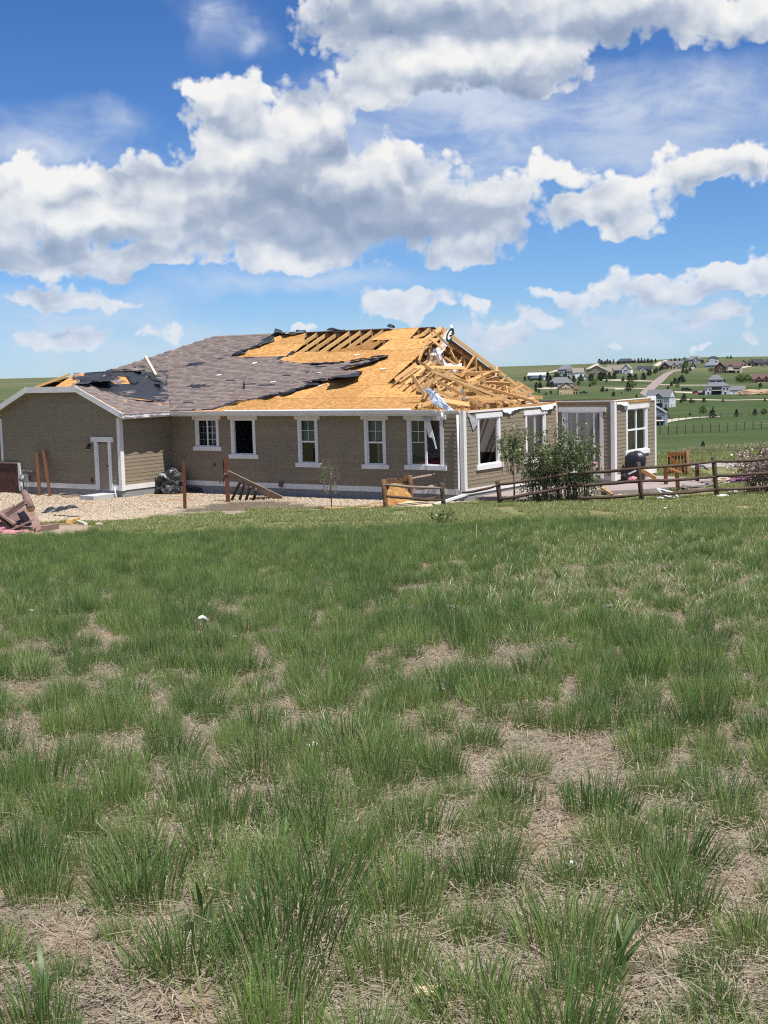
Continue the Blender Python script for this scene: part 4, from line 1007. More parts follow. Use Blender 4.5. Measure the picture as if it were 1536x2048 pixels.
gravel_poly = wobble(GP([(-60,1052),(75,1049),(140,1043),(220,1042),(285,1038),(330,1029),(375,1017),(420,1009),(455,1004),(520,1001),(580,1004),(650,1012),(710,1015),(770,1014),(850,1013),(925,1004)]), .12, .5)[:-6] + [lw(.3, -.05), lw(-L_MAIN-.1, .05), lw(-L_MAIN-.1, -W_WING+.05), lw(-L_MAIN-G_WING-4, -W_WING+.05)]
sheet('gravel_bed', gravel_poly, M_GRAV, lift=.010, step=.6)
patio_poly = [lw(*p) for p in ((.06, .7), (1.7, .9), (2.6, 3.2), (4.4, 5.0), (6.0, 7.6), (5.4, 9.9), (2.6, 11.0), (2.56, 7.1), (.06, 7.1))]
po = poly_slab(patio_poly, lambda a, b: -.12, .6, 'patio', mat('pink_concrete', (.31, .255, .24), .9, .12, 1.5, .2, 30, coords='Generated'), None); po['kind'] = 'structure'
sheet('driveway', GP([(1378,938),(1460,934),(1640,930),(1640,920),(1500,924),(1385,928)]), mat('gravel_drive', (.30, .275, .25), .95, .15, .3, .2, 20, coords='Generated'), lift=.02, step=1.)
sheet('bare_earth', wobble(GP([(-60,1100),(60,1094),(140,1078),(190,1070),(182,1052),(130,1047),(60,1052),(-60,1056)]), .18, .4), mat('bare_soil', (.30, .235, .165), .95, .25, 5, .6, 30, coords='Generated'), lift=.014, step=.5)

# ------------------------------------------------------------------ scatter by geometry nodes (grass, stones, litter: stuff)
def scatter(name, pts, rots, scales, vids, sources, **props):
    pool = bpy.data.collections.new(name + '_kinds')
    for i, o in enumerate(sources): o.name = '%s_kind_%02d' % (name, i); pool.objects.link(o)
    n = len(pts); me = bpy.data.meshes.new(name); me.vertices.add(n); me.vertices.foreach_set('co', np.asarray(pts, np.float32).ravel())
    a = me.attributes.new('rot', 'FLOAT_VECTOR', 'POINT'); a.data.foreach_set('vector', np.asarray(rots, np.float32).ravel())
    a = me.attributes.new('scl', 'FLOAT_VECTOR', 'POINT'); a.data.foreach_set('vector', np.asarray(scales, np.float32).ravel())
    a = me.attributes.new('vid', 'INT', 'POINT'); a.data.foreach_set('value', np.asarray(vids, np.int32))
    ob = link(bpy.data.objects.new(name, me)); ob['kind'] = 'stuff'
    for k, v in props.items(): ob[k] = v
    g = bpy.data.node_groups.new(name + '_scatter', 'GeometryNodeTree')
    g.interface.new_socket('Geometry', in_out='INPUT', socket_type='NodeSocketGeometry'); g.interface.new_socket('Geometry', in_out='OUTPUT', socket_type='NodeSocketGeometry')
    t = NT(g); gi = t.n('NodeGroupInput'); go = t.n('NodeGroupOutput'); ip = t.n('GeometryNodeInstanceOnPoints')
    ci = t.n('GeometryNodeCollectionInfo'); ci.inputs['Collection'].default_value = pool; ci.inputs['Separate Children'].default_value = True; ci.inputs['Reset Children'].default_value = True
    def named(nm, ty): nd = t.n('GeometryNodeInputNamedAttribute', data_type=ty); nd.inputs['Name'].default_value = nm; return nd.outputs['Attribute']
    t.l(gi.outputs[0], ip.inputs['Points']); t.l(ci.outputs[0], ip.inputs['Instance']); ip.inputs['Pick Instance'].default_value = True
    t.l(named('vid', 'INT'), ip.inputs['Instance Index']); t.l(named('rot', 'FLOAT_VECTOR'), ip.inputs['Rotation']); t.l(named('scl', 'FLOAT_VECTOR'), ip.inputs['Scale'])
    t.l(ip.outputs[0], go.inputs[0])
    md = ob.modifiers.new('scatter', 'NODES'); md.node_group = g
    return ob
def stone_mesh(seed):
    bm = bmesh.new(); bmesh.ops.create_icosphere(bm, subdivisions=1, radius=1.)
    for v in bm.verts: v.co *= 1 + .35*mnoise.noise(v.co*1.4+Vector((seed*7, 0, 0))); v.co.z *= .62
    me = bpy.data.meshes.new('stone'); bm.to_mesh(me); bm.free(); me.materials.append(M_STONE); return bpy.data.objects.new('stone', me)
rs = np.random.RandomState(4)
gx = np.array([p[0] for p in gravel_poly]); gy = np.array([p[1] for p in gravel_poly])
N = 90000; X = rs.uniform(max(gx.min(), -17), min(gx.max(), 4), N); Y = rs.uniform(gy.min(), gy.max(), N)
ok = pts_in_poly(X, Y, gravel_poly) & (np.abs(X/Y) < .34); X, Y = X[ok][:34000], Y[ok][:34000]; n = len(X)
s = rs.uniform(.016, .038, n)
scatter('gravel_stones', np.stack([X, Y, zg(X, Y)+.012+s*.2], -1), np.stack([rs.uniform(-.4, .4, n), rs.uniform(-.4, .4, n), rs.uniform(0, 6.28, n)], -1), np.stack([s, s*rs.uniform(.7, 1.2, n), s], -1), rs.randint(0, 5, n), [stone_mesh(i) for i in range(5)])

# ------------------------------------------------------------------ fences
M_LOG = mat('dark_weathered_log', (.085, .058, .042), .9, .35, 5, .5, 25, island=.15)
M_LOGT = mat('brown_log', (.20, .105, .055), .85, .35, 5, .5, 25, island=.15)
M_POST = mat('red_brown_stain', (.125, .048, .026), .75, .2, 4, .3, 30)
M_GREYW = mat('grey_weathered_wood', (.26, .20, .16), .9, .3, 5, .4, 30, island=.2)
def post(parent, base, top, r=.075, m=None, square=False, name='post'):
    b = Vector(base); t_ = Vector(top); b = b - (t_-b).normalized()*.15
    mb = MB()
    if square: mb.beam(b, t_, r*2, r*2, up=(0, 1, 0))
    else: mb.tube([b, b.lerp(t_, .35), b.lerp(t_, .7), t_, t_+(t_-b).normalized()*.015], [r, r*.97, r*1.0, r*.95, r*.7], 9, jitter=.07)
    return mb.build(name, m or M_LOG, parent)
def rail(parent, a, b, r=.055, m=None, sag=.03, name='rail'):
    a = Vector(a); b = Vector(b); pts = []
    for i in range(7):
        f = i/6; p = a.lerp(b, f); p.z -= sag*math.sin(math.pi*f); p += Vector((0, R(-.012, .012), R(-.012, .012))); pts.append(p)
    return MB().tube(pts, [r*.72, r*.95, r*1.03, r, r*1.02, r*.93, r*.7], 8, jitter=.06).build(name, m or M_LOG, parent)
def fence_thing(name, label, cat='fence'):
    o = empty(name); tag(o, label, cat); return o
fr = fence_thing('rail_fence', 'dark three-rail log fence in front of the grill and patio')
fp = [((1001,1009), (995,962)), ((1139,1005), (1135,941)), ((1284,1003), (1276,925)), ((1434,993), (1427,914)), ((1592,988), (1584,905))]
Yp = []
for (b, t_) in fp:
    g = ground_at(*b); Yp.append(g.y); post(fr, g, at_y(*t_, g.y), .085)
def rl(i, j, a, b, dy=-.06): return at_y(*a, Yp[i]+dy), at_y(*b, Yp[j]+dy)
for (i, j, a, b) in [(0,1,(996,969),(1136,947)),(1,2,(1136,947),(1277,936)),(2,3,(1278,936),(1429,923)),(3,4,(1429,923),(1587,914)),
                     (0,1,(998,998),(1136,973)),(1,2,(1137,972),(1279,961)),(2,3,(1279,962),(1430,953)),(3,4,(1430,952),(1588,941)),
                     (1,2,(1150,996),(1280,990)),(2,3,(1281,990),(1431,979)),(3,4,(1431,979),(1590,969))]:
    rail(fr, *rl(i, j, a, b))
rail(fr, at_y(924, 986, Yp[0]+.2), at_y(997, 970, Yp[0]-.06), .045)['label'] = 'rail end dropped to the ground'
fl = fence_thing('rail_fence', 'brown log fence corner with broken rails below the wide window')
gA = ground_at(772,1017); gB = ground_at(823,1009); gC = ground_at(905,997); gD = ground_at(888,1013)
post(fl, gA, at_y(767,960,gA.y), .088, M_LOGT); post(fl, gB, at_y(820,951,gB.y), .088, M_LOGT); post(fl, gC, at_y(901,933,gC.y), .09, M_LOGT); post(fl, gD, at_y(883,966,gD.y), .08, M_LOG)
for (ga, gb, a, b) in [(gA,gD,(769,969),(884,976)), (gA,gD,(770,992),(886,1000)), (gB,gC,(821,957),(903,941)), (gB,gC,(822,980),(903,963)), (gB,gC,(823,1003),(904,986))]:
    rail(fl, at_y(*a, ga.y-.05), at_y(*b, gb.y-.05), .05, M_GREYW if a[1] < 990 else M_LOG)
# low picket gate between its posts
gt = fence_thing('picket_gate', 'small brown picket gate hanging inside the log fence corner', 'gate')
for x in (776, 783, 791): post(gt, at_y(x, 992, gB.y+.35), at_y(x-.5, 957, gB.y+.35), .055, M_LOGT, True, 'picket')
MB().beam(at_y(774,968,gB.y+.27), at_y(820,957,gB.y+.1), .05, .10).build('gate_rail', M_LOGT, gt); MB().beam(at_y(802,987,gB.y+.27), at_y(815,962,gB.y+.1), .05, .10).build('gate_brace', M_LOGT, gt)
post(gt, at_y(808,998,gB.y+.2), at_y(812,950,gB.y+.2), .06, M_LOGT, True, 'picket')

def single_post(base, top, r, m, label, square=True):
    g = ground_at(*base); o = post(None, g, at_y(*top, g.y), r, m, square, 'fence_post'); return tag(o, label, 'post')
single_post((370,1018), (367,924), .055, M_POST, 'thin red-brown post standing alone at the gravel edge')
single_post((538,979), (537,900), .085, M_POST, 'dark brown post against the long wall below two windows')
def lean_post(b, t_, yb, yt, label): 
    o = MB().beam(at_y(*b, yb), at_y(*t_, yt), .11, .11, up=(0, 1, 0)).build('fence_post', M_POST); tag(o, label, 'post')
for (b, t_, lb) in (((79,990), (74,906), 'upright of two rust-brown posts leaning on the garage gable'), ((100,986), (87,901), 'tilted of two rust-brown posts leaning on the garage gable')):
    p0, p1 = to_world(on_plane(*b, (0, 1, 0), -W_WING-.55)), to_world(on_plane(*t_, (0, 1, 0), -W_WING-.14)); p0.z = min(p0.z, -.30)
    tag(MB().beam(p0, p1, .11, .11, up=(0, 1, 0)).build('fence_post', M_POST), lb, 'post')
# tipped fence section
g1 = ground_at(456,1004); g2 = ground_at(561,998)
fs = fence_thing('fence_section', 'collapsed fence section, a grey plank sloping from a post to the gravel', 'fence')
post(fs, g1, at_y(452,914,g1.y), .075, M_POST, True)
MB().beam(at_y(453,946,g1.y-.1), at_y(562,998,g2.y-.1), .05, .26, up=(0, -.5, 1)).build('plank', M_GREYW, fs)
for (a, b) in (((481,963),(463,1001)), ((489,967),(479,1001)), ((501,973),(492,1000)), ((512,978),(508,999))):
    MB().beam(at_y(*a, g1.y+.15), at_y(b[0], b[1], ground_at(*b).y), .10, .12, up=(0, 1, 0)).build('leg', M_LOG, fs)
MB().beam(at_y(450,946,g1.y-.05), at_y(440,965,g1.y+.1), .06, .16, up=(0, 1, 0)).build('splintered_board', M_GREYW, fs)
MB().beam(at_y(500,997,g1.y+.6), at_y(550,993,g1.y+.9), .25, .05).build('board', M_LOG, fs)

# board gate by the drive
gg = ground_at(1352,950); yg = gg.y
gate = fence_thing('board_gate', 'red-brown board gate with diagonal brace standing ajar by the drive', 'gate')
M_GATE = mat('gate_stain', (.24, .085, .030), .75, .25, 5, .3, 30, island=.2)
for k in range(6):
    x = 1339 + k*6.6; MB().beam(at_y(x, 950, yg), at_y(x-1.2, 903.5, yg), .095, .03, up=(0, 1, 0)).build('board', M_GATE, gate)
for (a, b) in (((1336,909),(1372,909)), ((1337,944),(1373,945))): MB().beam(at_y(*a, yg-.05), at_y(*b, yg-.05), .03, .10).build('gate_rail', M_GATE, gate)
MB().beam(at_y(1338,911,yg-.09), at_y(1368,945,yg-.09), .03, .10, up=(0, 0, 1)).build('brace', M_GATE, gate)
MB().beam(at_y(1335,934,yg-.14), at_y(1366,946,yg-.14), .03, .09).build('loose_brace', mat('fresh_pine_board', (.50, .27, .11), .8, .15, 5), gate)
post(gate, ground_at(1377,952), at_y(1374,902,yg), .08, M_LOGT)
for (b, t_, lb) in (((1332,978),(1331,934),'shorter of two stub posts before the board gate'), ((1356,984),(1354,945),'lower leaning stub post before the board gate'), ((1395,972),(1394,930),'stub post under the black plastic scrap')):
    single_post(b, t_, .065, M_POST, lb)
gs = ground_at(1395,972)
o = crumple([at_y(1390,935,gs.y-.1), at_y(1402,934,gs.y-.1), at_y(1416,941,gs.y-.1)], .22, .18, M_FELT, 'plastic_scrap', None, seed=31); tag(o, 'black plastic scrap caught on a stub post right of the board gate', 'plastic')

# ------------------------------------------------------------------ things in the yard
# brick veneer at the garage end
bv = MB().box(-L_MAIN-G_WING-1.2, -W_WING-.10, -.30, -20.62, -W_WING-.055, .98).build('brick_veneer', mat('mortar', (.30, .27, .25), .9), house)
M_BRICK = mat('dark_brick', (.105, .048, .038), .85, .2, 4, .3, 30, island=.25)
mb = MB(); 
for j in range(17):
    x = -L_MAIN-G_WING-1.2 + (j % 2)*.10
    while x < -20.65: mb.box(x+.006, -W_WING-.118, -.30+j*.0753, min(x+.194, -20.625), -W_WING-.101, -.30+j*.0753+.066); x += .2
o = mb.build('brick_courses', M_BRICK, bv); o['kind'] = 'stuff'
MB().box(-20.62, -W_WING-.13, -.2, -20.48, -W_WING-.045, 1.02).build('veneer_trim', M_WHITE, bv); MB().box(-L_MAIN-G_WING-1.2, -W_WING-.15, .98, -20.621, -W_WING-.05, 1.04).build('veneer_cap', mat('brick_cap', (.28, .2, .17), .85), bv)
# gas meter
M_METER = mat('meter_grey', (.22, .23, .24), .5, .15, 6, metal=.3)
gm = empty('gas_meter', to_world((-20.1, -W_WING-.22, -.3)), -THETA); tag(gm, 'grey gas meter with bent pipes beside the brick veneer', 'gas meter')
MB().box(-.16, -.12, .52, .16, .10, .84).build('meter_body', M_METER, gm); MB().tube([(0, -.12, .72), (0, -.15, .72)], .09, 12).build('dial', M_WHITE, gm)
MB().tube([(-.12, 0, .84), (-.12, 0, .98), (-.02, 0, 1.0)], .03, 8).build('regulator_pipe', M_METER, gm); MB().tube([(.12, 0, .84), (.14, 0, .99), (.42, .1, .97), (.45, .12, .72)], .022, 8).build('supply_pipe', M_METER, gm)
MB().tube([(-.1, 0, .52), (-.1, 0, .0)], .025, 8).build('riser', M_METER, gm); MB().tube([(.12, 0, .54), (.14, 0, .0)], .02, 8).build('riser', M_METER, gm); MB().tube([(-.2, -.05, .70), (-.3, -.08, .62)], [.09, .07], 10).build('regulator', M_METER, gm)
# concrete stoop
sc0 = on_plane(187, 996, (0, 1, 0), -W_WING-1.35)
st = MB().box(sc0.x-.80, sc0.y, -.40, sc0.x, -W_WING-.06, -.12).build('stoop', mat('stoop_concrete', (.46, .46, .45), .9, .08, 2, .15, 30)); st.location = HA; st.rotation_euler = (0, 0, -THETA); tag(st, 'low pale concrete stoop below the garage side door', 'stoop')
o = MB().tube([to_world((-14.62, -W_WING-.25, -.4)), to_world((-14.62, -W_WING-.25, .16))], .025, 8).build('pipe', M_VINYL); tag(o, 'short white pipe standing at the garage corner', 'pipe')

def blob(name, c, size, seed, m, label, cat, rough=.35, sub=4, flat=True, freq=1.6, parent=None):
    bm = bmesh.new(); bmesh.ops.create_icosphere(bm, subdivisions=sub, radius=1.)
    for v in bm.verts:
        p = v.co.copy(); k = 1 + rough*mnoise.noise(p*freq+Vector((seed, 0, 0))) + rough*.5*mnoise.noise(p*freq*2.6+Vector((0, seed, 0))) + rough*.3*abs(mnoise.noise(p*freq*6+Vector((0, 0, seed))))
        v.co = Vector((p.x*size[0]*k, p.y*size[1]*k, p.z*size[2]*k)) + Vector((0, 0, size[2]*.55))
        if flat and v.co.z < -.02: v.co.z = -.02
    me = bpy.data.meshes.new(name); bm.to_mesh(me); bm.free(); me.materials.append(m)
    o = link(bpy.data.objects.new(name, me), parent); o.location = c
    if label: tag(o, label, cat)
    return o
def tarp_material():
    m, t, b = principled('two_sided_tarp'); tc = t.n('ShaderNodeTexCoord'); v = tc.outputs['Object']; sp = t.n('ShaderNodeSeparateXYZ'); t.l(v, sp.inputs[0])
    f = t.mapr(t.m('ADD', t.noise(v, 2.4, 4, .6, .8), t.m('MULTIPLY', sp.outputs[2], .32)), .86, .90, 0, 1)
    t.l(t.mix(f, (.018, .018, .02, 1), (.40, .41, .42, 1)), b.inputs['Base Color']); b.inputs['Roughness'].default_value = .45
    bp = t.n('ShaderNodeBump'); bp.inputs['Distance'].default_value = .06; t.l(t.noise(v, 7, 4, .6, 1.), bp.inputs['Height']); t.l(bp.outputs[0], b.inputs['Normal']); return m
gt_ = ground_at(338,989); blob('tarp_bundle', gt_ + Vector((0, .3, 0)), (.66, .5, .62), 3, tarp_material(), 'black and silver tarp bundled over a heap against the garage wall', 'tarp', .42)
# hoses by the long wall
M_HOSE = mat('black_hose', (.02, .02, .022), .5)
hs = empty('hose'); tag(hs, 'tangle of black hose at the foot of the long wall', 'hose')
for k in range(4):
    a = ground_at(383+k*9, 985-k*2); pts = [a+Vector((R(-.1, .1), R(-.1, .3), .03+.2*math.sin(i/8*math.pi)*(k % 2+.4)))+Vector((i*.13, i*.05, 0)) for i in range(9)]
    MB().tube(pts, .022, 6).build('hose_loop', M_HOSE, hs)
blob('rubbish_bag', ground_at(393,986), (.32, .2, .16), 9, M_FELT, 'small black bag lying among the hoses', 'bag', .4, 3)
gb = ground_at(112,1022); o = crumple([ground_at(80,1028)+Vector((0, 0, .02)), ground_at(105,1022)+Vector((0, 0, .03)), ground_at(142,1016)+Vector((0, 0, .03))], .75, .20, M_FELT, 'plastic_sheet', None, seed=12, rows=7); tag(o, 'crumpled black plastic sheet on the gravel before the garage', 'plastic')

def board(a, b, w, h, m, name, label, cat='board', lift=.03):
    p, q = ground_at(*a, lift), ground_at(*b, lift); o = MB().beam(p, q, w, h).build(name, m); return tag(o, label, cat)
board((292,993), (392,989), .14, .04, M_LUMD, 'board', 'longest of the orange boards on the gravel by the tarp')
board((300,1004), (398,1000), .09, .03, mat('orange_lath', (.50, .26, .11), .8), 'lath', 'thin pale lath on the gravel nearest the lone post')
board((345,987), (386,986), .16, .07, M_POST, 'board', 'short dark red board on the gravel behind the lone post')
board((272,989), (298,987), .10, .03, M_LUMD, 'board', 'small board beside the black and silver tarp')
for k, (a, b) in enumerate((((119,992), (165,989)), ((125,995), (172,992)), ((132,997), (160,995)))):
    board(a, b, .22, .035, M_GREYW, 'plank', ('rear', 'middle', 'front')[k] + ' of three grey planks stacked left of the stoop', 'plank', .03+.03*(2-k))
board((156,1010), (180,1007), .06, .03, MATS['orange_lath'], 'lath', 'short pale lath on the open gravel right of the black plastic')
board((107,1032), (156,1036), .07, .04, M_FELT, 'strip', 'thin dark strip lying at the gravel and grass edge', 'strip')
board((728,1012), (764,1006), .10, .04, M_LUMD, 'board', 'orange board on the gravel left of the log fence corner')
o = MB().tube([ground_at(640,1018, .04), ground_at(668,1020, .05), ground_at(700,1017, .04), ground_at(730,1019, .05), ground_at(764,1015, .05)], .035, 6).build('strap', mat('orange_strap', (.62, .33, .10), .7)); tag(o, 'long orange strap lying in the grass by the sapling', 'strap')
g = ground_at(795,1012); o = MB().add([g+Vector(p) for p in ((-.42, -.05, .02), (.05, -.12, .0), (.60, -.02, .12), (.45, .12, .42), (.15, .2, .78), (-.2, .22, .80), (-.45, .1, .30))] + [g+Vector(p)+Vector((0, .02, -.005)) for p in ((-.42, -.05, .02), (.05, -.12, .0), (.60, -.02, .12), (.45, .12, .42), (.15, .2, .78), (-.2, .22, .80), (-.45, .1, .30))], [(0,1,2,3,4,5,6), (13,12,11,10,9,8,7)] + [(i, i+7, (i+1) % 7+7, (i+1) % 7) for i in range(7)]).build('osb_scrap', M_OSB); tag(o, 'jagged OSB scrap leaning behind the lower fence rail', 'board')
g = ground_at(822,1016); o = MB().add([g+Vector(p) for p in ((-.7, 0, .02), (.8, 0, .03), (.6, .5, .16), (-.1, .6, .18), (-.5, .4, .1), (-.7, 0, .0), (.8, 0, .01), (.6, .5, .14), (-.1, .6, .16), (-.5, .4, .08))], [(0,1,2,3,4), (9,8,7,6,5)] + [(i, i+5, (i+1) % 5+5, (i+1) % 5) for i in range(5)]).build('osb_scrap', mat('pale_plywood', (.60, .46, .30), .8)); tag(o, 'pale plywood scrap flat in the grass at the log fence corner', 'board')
o = MB().beam(ground_at(868,1012, .04), at_y(929,990,ground_at(868,1012).y+1.2), .10, .08).build('downspout_piece', M_WHITE); tag(o, 'fallen white downspout on the grass below the house corner', 'downspout')

# wreckage at the left
wk = ground_at(45,1066); Yw = wk.y
pan = empty('broken_fence'); tag(pan, 'broken purple-brown board panel lying tilted at the left edge', 'fence')
M_PLK = mat('purple_brown_board', (.225, .145, .125), .85, .3, 5, .4, 25, island=.25)
for k in range(7):
    x0, x1 = -14+k*14.5, -40+k*15.5
    MB().beam(at_y(x0+3, 1070-k*1.2, Yw-.1), at_y(x1+(6 if k < 4 else 0), (1010, 1018, 1026, 1018, 1014, 1010, 1006)[k], Yw+1.0), .23, .03, up=(0, 1, -.5)).build('board', M_PLK, pan)
for (a, b, y) in (((-20,1012),(22,1056),-.25), ((10,1034),(52,1006),-.1), ((12,1028),(50,1001),.1), ((-30,1045),(70,1058),-.2), ((-10,1020),(30,1048),-.3), ((20,1060),(66,1040),-.35)):
    MB().beam(at_y(*a, Yw+y), at_y(*b, Yw+y), .05, .26, up=(0, 1, 0)).build('cross_board', M_PLK, pan)
lg = MB().tube([at_y(48,984,Yw+.5), at_y(55,1000,Yw+.25), at_y(62,1018,Yw-.05)], [.085, .10, .105], 12, jitter=.05).build('log', MATS['purple_brown_board']); tag(lg, 'short log with a pale sawn end resting on the broken panel', 'log')
MB().tube([at_y(62,1018,Yw-.052), at_y(62.1,1018.3,Yw-.06)], .095, 12).build('sawn_end', mat('sawn_end_grain', (.52, .33, .14), .8), lg)
M_PINK = mat('pink_insulation', (.48, .22, .24), .95, .25, 6, .6, 14)
blob('insulation', ground_at(30,1076), (.50, .2, .12), 5, M_PINK, 'torn pink insulation batt at the foot of the broken panel', 'insulation', .45, 4)
blob('insulation', ground_at(5,1068), (.3, .2, .2), 8, M_PINK, 'smaller pink insulation lump at the left edge', 'insulation', .45, 3)
o = crumple([ground_at(-4,1082)+Vector((0, 0, .03)), ground_at(22,1078)+Vector((0, 0, .03))], .25, .12, M_WRAP, 'wrap_scrap', None, seed=22); tag(o, 'white wrap scrap lying before the pink insulation', 'wrap')
board((82,1064), (109,1059), .26, .16, M_PLK, 'timber_block', 'thick grey-brown timber block right of the broken panel', 'timber', .08)
board((90,1051), (140,1050), .08, .04, M_LUMD, 'board', 'flat board leading to the yellow timber block')
board((138,1050), (155,1045), .16, .14, M_LUM, 'timber_block', 'yellow sawn timber block at the gravel edge', 'timber', .09)
board((155,1046), (172,1052), .10, .08, mat('pale_scrap', (.62, .57, .48), .8), 'scrap', 'pale broken stick beside the yellow timber block', 'stick', .05)
board((155,1066), (182,1074), .10, .05, M_LOG, 'stick', 'dark stick in the grass right of the bare earth', 'stick')
board((126,1079), (150,1078), .05, .03, MATS['orange_lath'], 'lath', 'thin pale lath at the grass edge below the bare earth')
blob('rock', ground_at(198,1051), (.12, .09, .06), 4, M_STONE, 'single pale rock in the grass right of the yellow block', 'rock', .2, 2)
blob('rock', ground_at(85,1047), (.16, .1, .12), 14, M_STONE, 'pale rock behind the timber block by the panel', 'rock', .2, 2)

# covered grill
gr = at_y(1270, 960, 54.2); gr.z = -.115
def grill_cover():
    V = []; rows = [(0, .36, .30, 0), (.10, .37, .31, 0), (.45, .36, .30, .0), (.62, .40, .30, .02), (.80, .40, .29, .03), (.93, .37, .26, .03), (1.02, .30, .21, .03), (1.09, .20, .14, .03), (1.12, .09, .06, .03), (1.13, .0, .0, .03)]; n = 40
    for (z, a, b, off) in rows:
        for k in range(n):
            th = 2*math.pi*k/n; c, s_ = math.cos(th), math.sin(th); e = .62
            fold = 1 + .05*math.sin(th*9+z*2)*(1-z/1.2) + .09*mnoise.noise(Vector((c*2.6, s_*2.6, z*2.4)))
            V.append((math.copysign(abs(c)**e, c)*a*fold+off, math.copysign(abs(s_)**e, s_)*b*fold, z + .03*mnoise.noise(Vector((c*2, s_*2, z*4+3)))))
    return V, np.array([(i*n+k, i*n+(k+1) % n, (i+1)*n+(k+1) % n, (i+1)*n+k) for i in range(len(rows)-1) for k in range(n)])
V, Fq = grill_cover(); V = [(x*1.02, y, z*1.08) for x, y, z in V]; ge = empty('grill', gr, -.3); tag(ge, 'barbecue grill under a black cover on the patio', 'grill')
M_COV = mat('black_grill_cover', (.012, .012, .015), .38, .2, 3, .5, 9, spec=.5)
o = np_mesh('cover', V, Fq, M_COV, ge, smooth=True); o.location = (0, 0, .02)
for sx in (-1, 1):
    MB().tube([(sx*.30, .0, -.01), (sx*.30, 0, .3)], .03, 6).build('leg', mat('lamp_black', (.02, .02, .022)), ge)
MB().box(-.62, -.1, .02, -.36, .2, .2).build('side_shelf', M_COV, ge)
o = MB().beam(at_y(1257,948,gr.y-.6), at_y(1272,941,gr.y-.7), .04, .06).build('board', M_WHITE); tag(o, 'white stick propped before the covered grill', 'stick')
o = MB().beam(at_y(1312, 957, 53.4), at_y(1280,938,gr.y-.6), .05, .16, up=(0, -.3, 1)).build('board', M_LUM); tag(o, 'pine board leaning by the covered grill', 'board')
o = MB().beam(ground_at(1226,991, .03), at_y(1201,974,ground_at(1226,991).y+.3), .05, .17, up=(0, -1, .3)).build('board', M_LUM); tag(o, 'pine board lying against the bush below the rails', 'board')
blob('insulation', at_y(1266, 961, 53.8), (.2, .13, .10), 15, M_PINK, 'pink insulation lump at the foot of the grill', 'insulation', .4, 3)
blob('insulation', at_y(1188,930,gr.y-2)-Vector((0, 0, .1)), (.16, .14, .16), 17, M_PINK, 'pink insulation lump lodged in the top of the bush', 'insulation', .4, 3)
# window sash lying before the fence
g = ground_at(1337,996); wf = empty('fallen_window', g+Vector((0, 0, .12)), .5); wf.rotation_euler = (.5, .25, .5); tag(wf, 'torn-out white window sash lying at the foot of the rails', 'window')
for y_ in (-.26, .20): MB().box(-.42, y_, 0, .42, y_+.06, .04).build('sash_rail', M_VINYL, wf)
for x_ in (-.42, .36): MB().box(x_, -.199, 0, x_+.06, .199, .04).build('sash_stile', M_VINYL, wf); MB().box(-.02, -.199, 0, .02, .199, .035).build('sash_bar', M_VINYL, wf)
MB().box(-.35, -.19, .015, .35, .19, .02).build('pane', M_GLASS, wf)
for k, (x, y, sz, lb) in enumerate([(1443,994,.22,'white torn sheet in the grass right of the fence post'), (1225,1000,.16,'white scrap in the grass under the board by the bush'), (1318,999,.15,'white scrap beside the torn-out sash'), (1462,985,.22,'white crumpled sheet under the right-hand rails'), (1148,948,.12,'white rag caught on the fence post in the bush')]):
    g = ground_at(x, y) if k != 4 else at_y(1147,948,Yp[1]-.12)
    o = crumple([g+Vector((-sz, 0, .02)), g+Vector((0, .05, .04)), g+Vector((sz, .1, .02))], sz*1.1, sz*.5, M_WRAP, 'sheet_scrap', None, seed=100+k); tag(o, lb, 'wrap')
for k, (x, y, s_, c_, lb) in enumerate([(1490,965,.45,'purple','heap of purple cloth behind the right-hand rails'), (1448,965,.35,'pale','pale rubble heap behind the last fence post'), (1505,982,.28,'pink','pink insulation heap under the flowering shrub'), (1410,975,.40,'grey','grey rubble heap left of the last fence post'), (1375,982,.38,'grey','dark rubble heap below the board gate'), (1525,975,.3,'pale','pale rubble at the right edge under the shrub'), (1240,995,.2,'pale','small pale rubble patch at the foot of the fence')]):
    m_ = {'purple': mat('purple_cloth', (.22, .09, .20), .9, .3, 5, .4, 10), 'pale': mat('pale_rubble', (.48, .40, .33), .95, .4, 7, .6, 14), 'pink': M_PINK, 'grey': mat('grey_rubble', (.17, .15, .145), .95, .45, 7, .6, 14)}[c_]
    blob('rubble', ground_at(x, y), (s_, s_*.6, s_*.35), 40+k, m_, lb, 'rubble', .6, 4, freq=2.6)
for k, (a, b, lb) in enumerate([((1395,960),(1440,968),'weathered board among the rubble behind the last post'), ((1460,958),(1500,966),'yellowish board among the rubble near the purple cloth'), ((1360,976),(1392,970),'grey board below the board gate'), ((1375,986),(1425,983),'long grey board along the bottom rail'), ((1500,960),(1540,957),'pale board at the right edge behind the rails')]):
    board(a, b, .14, .05, (M_GREYW, mat('yellowed_board', (.50, .36, .18), .8), M_GREYW, M_GREYW, MATS['pale_scrap'])[k], 'board', lb, lift=.12)

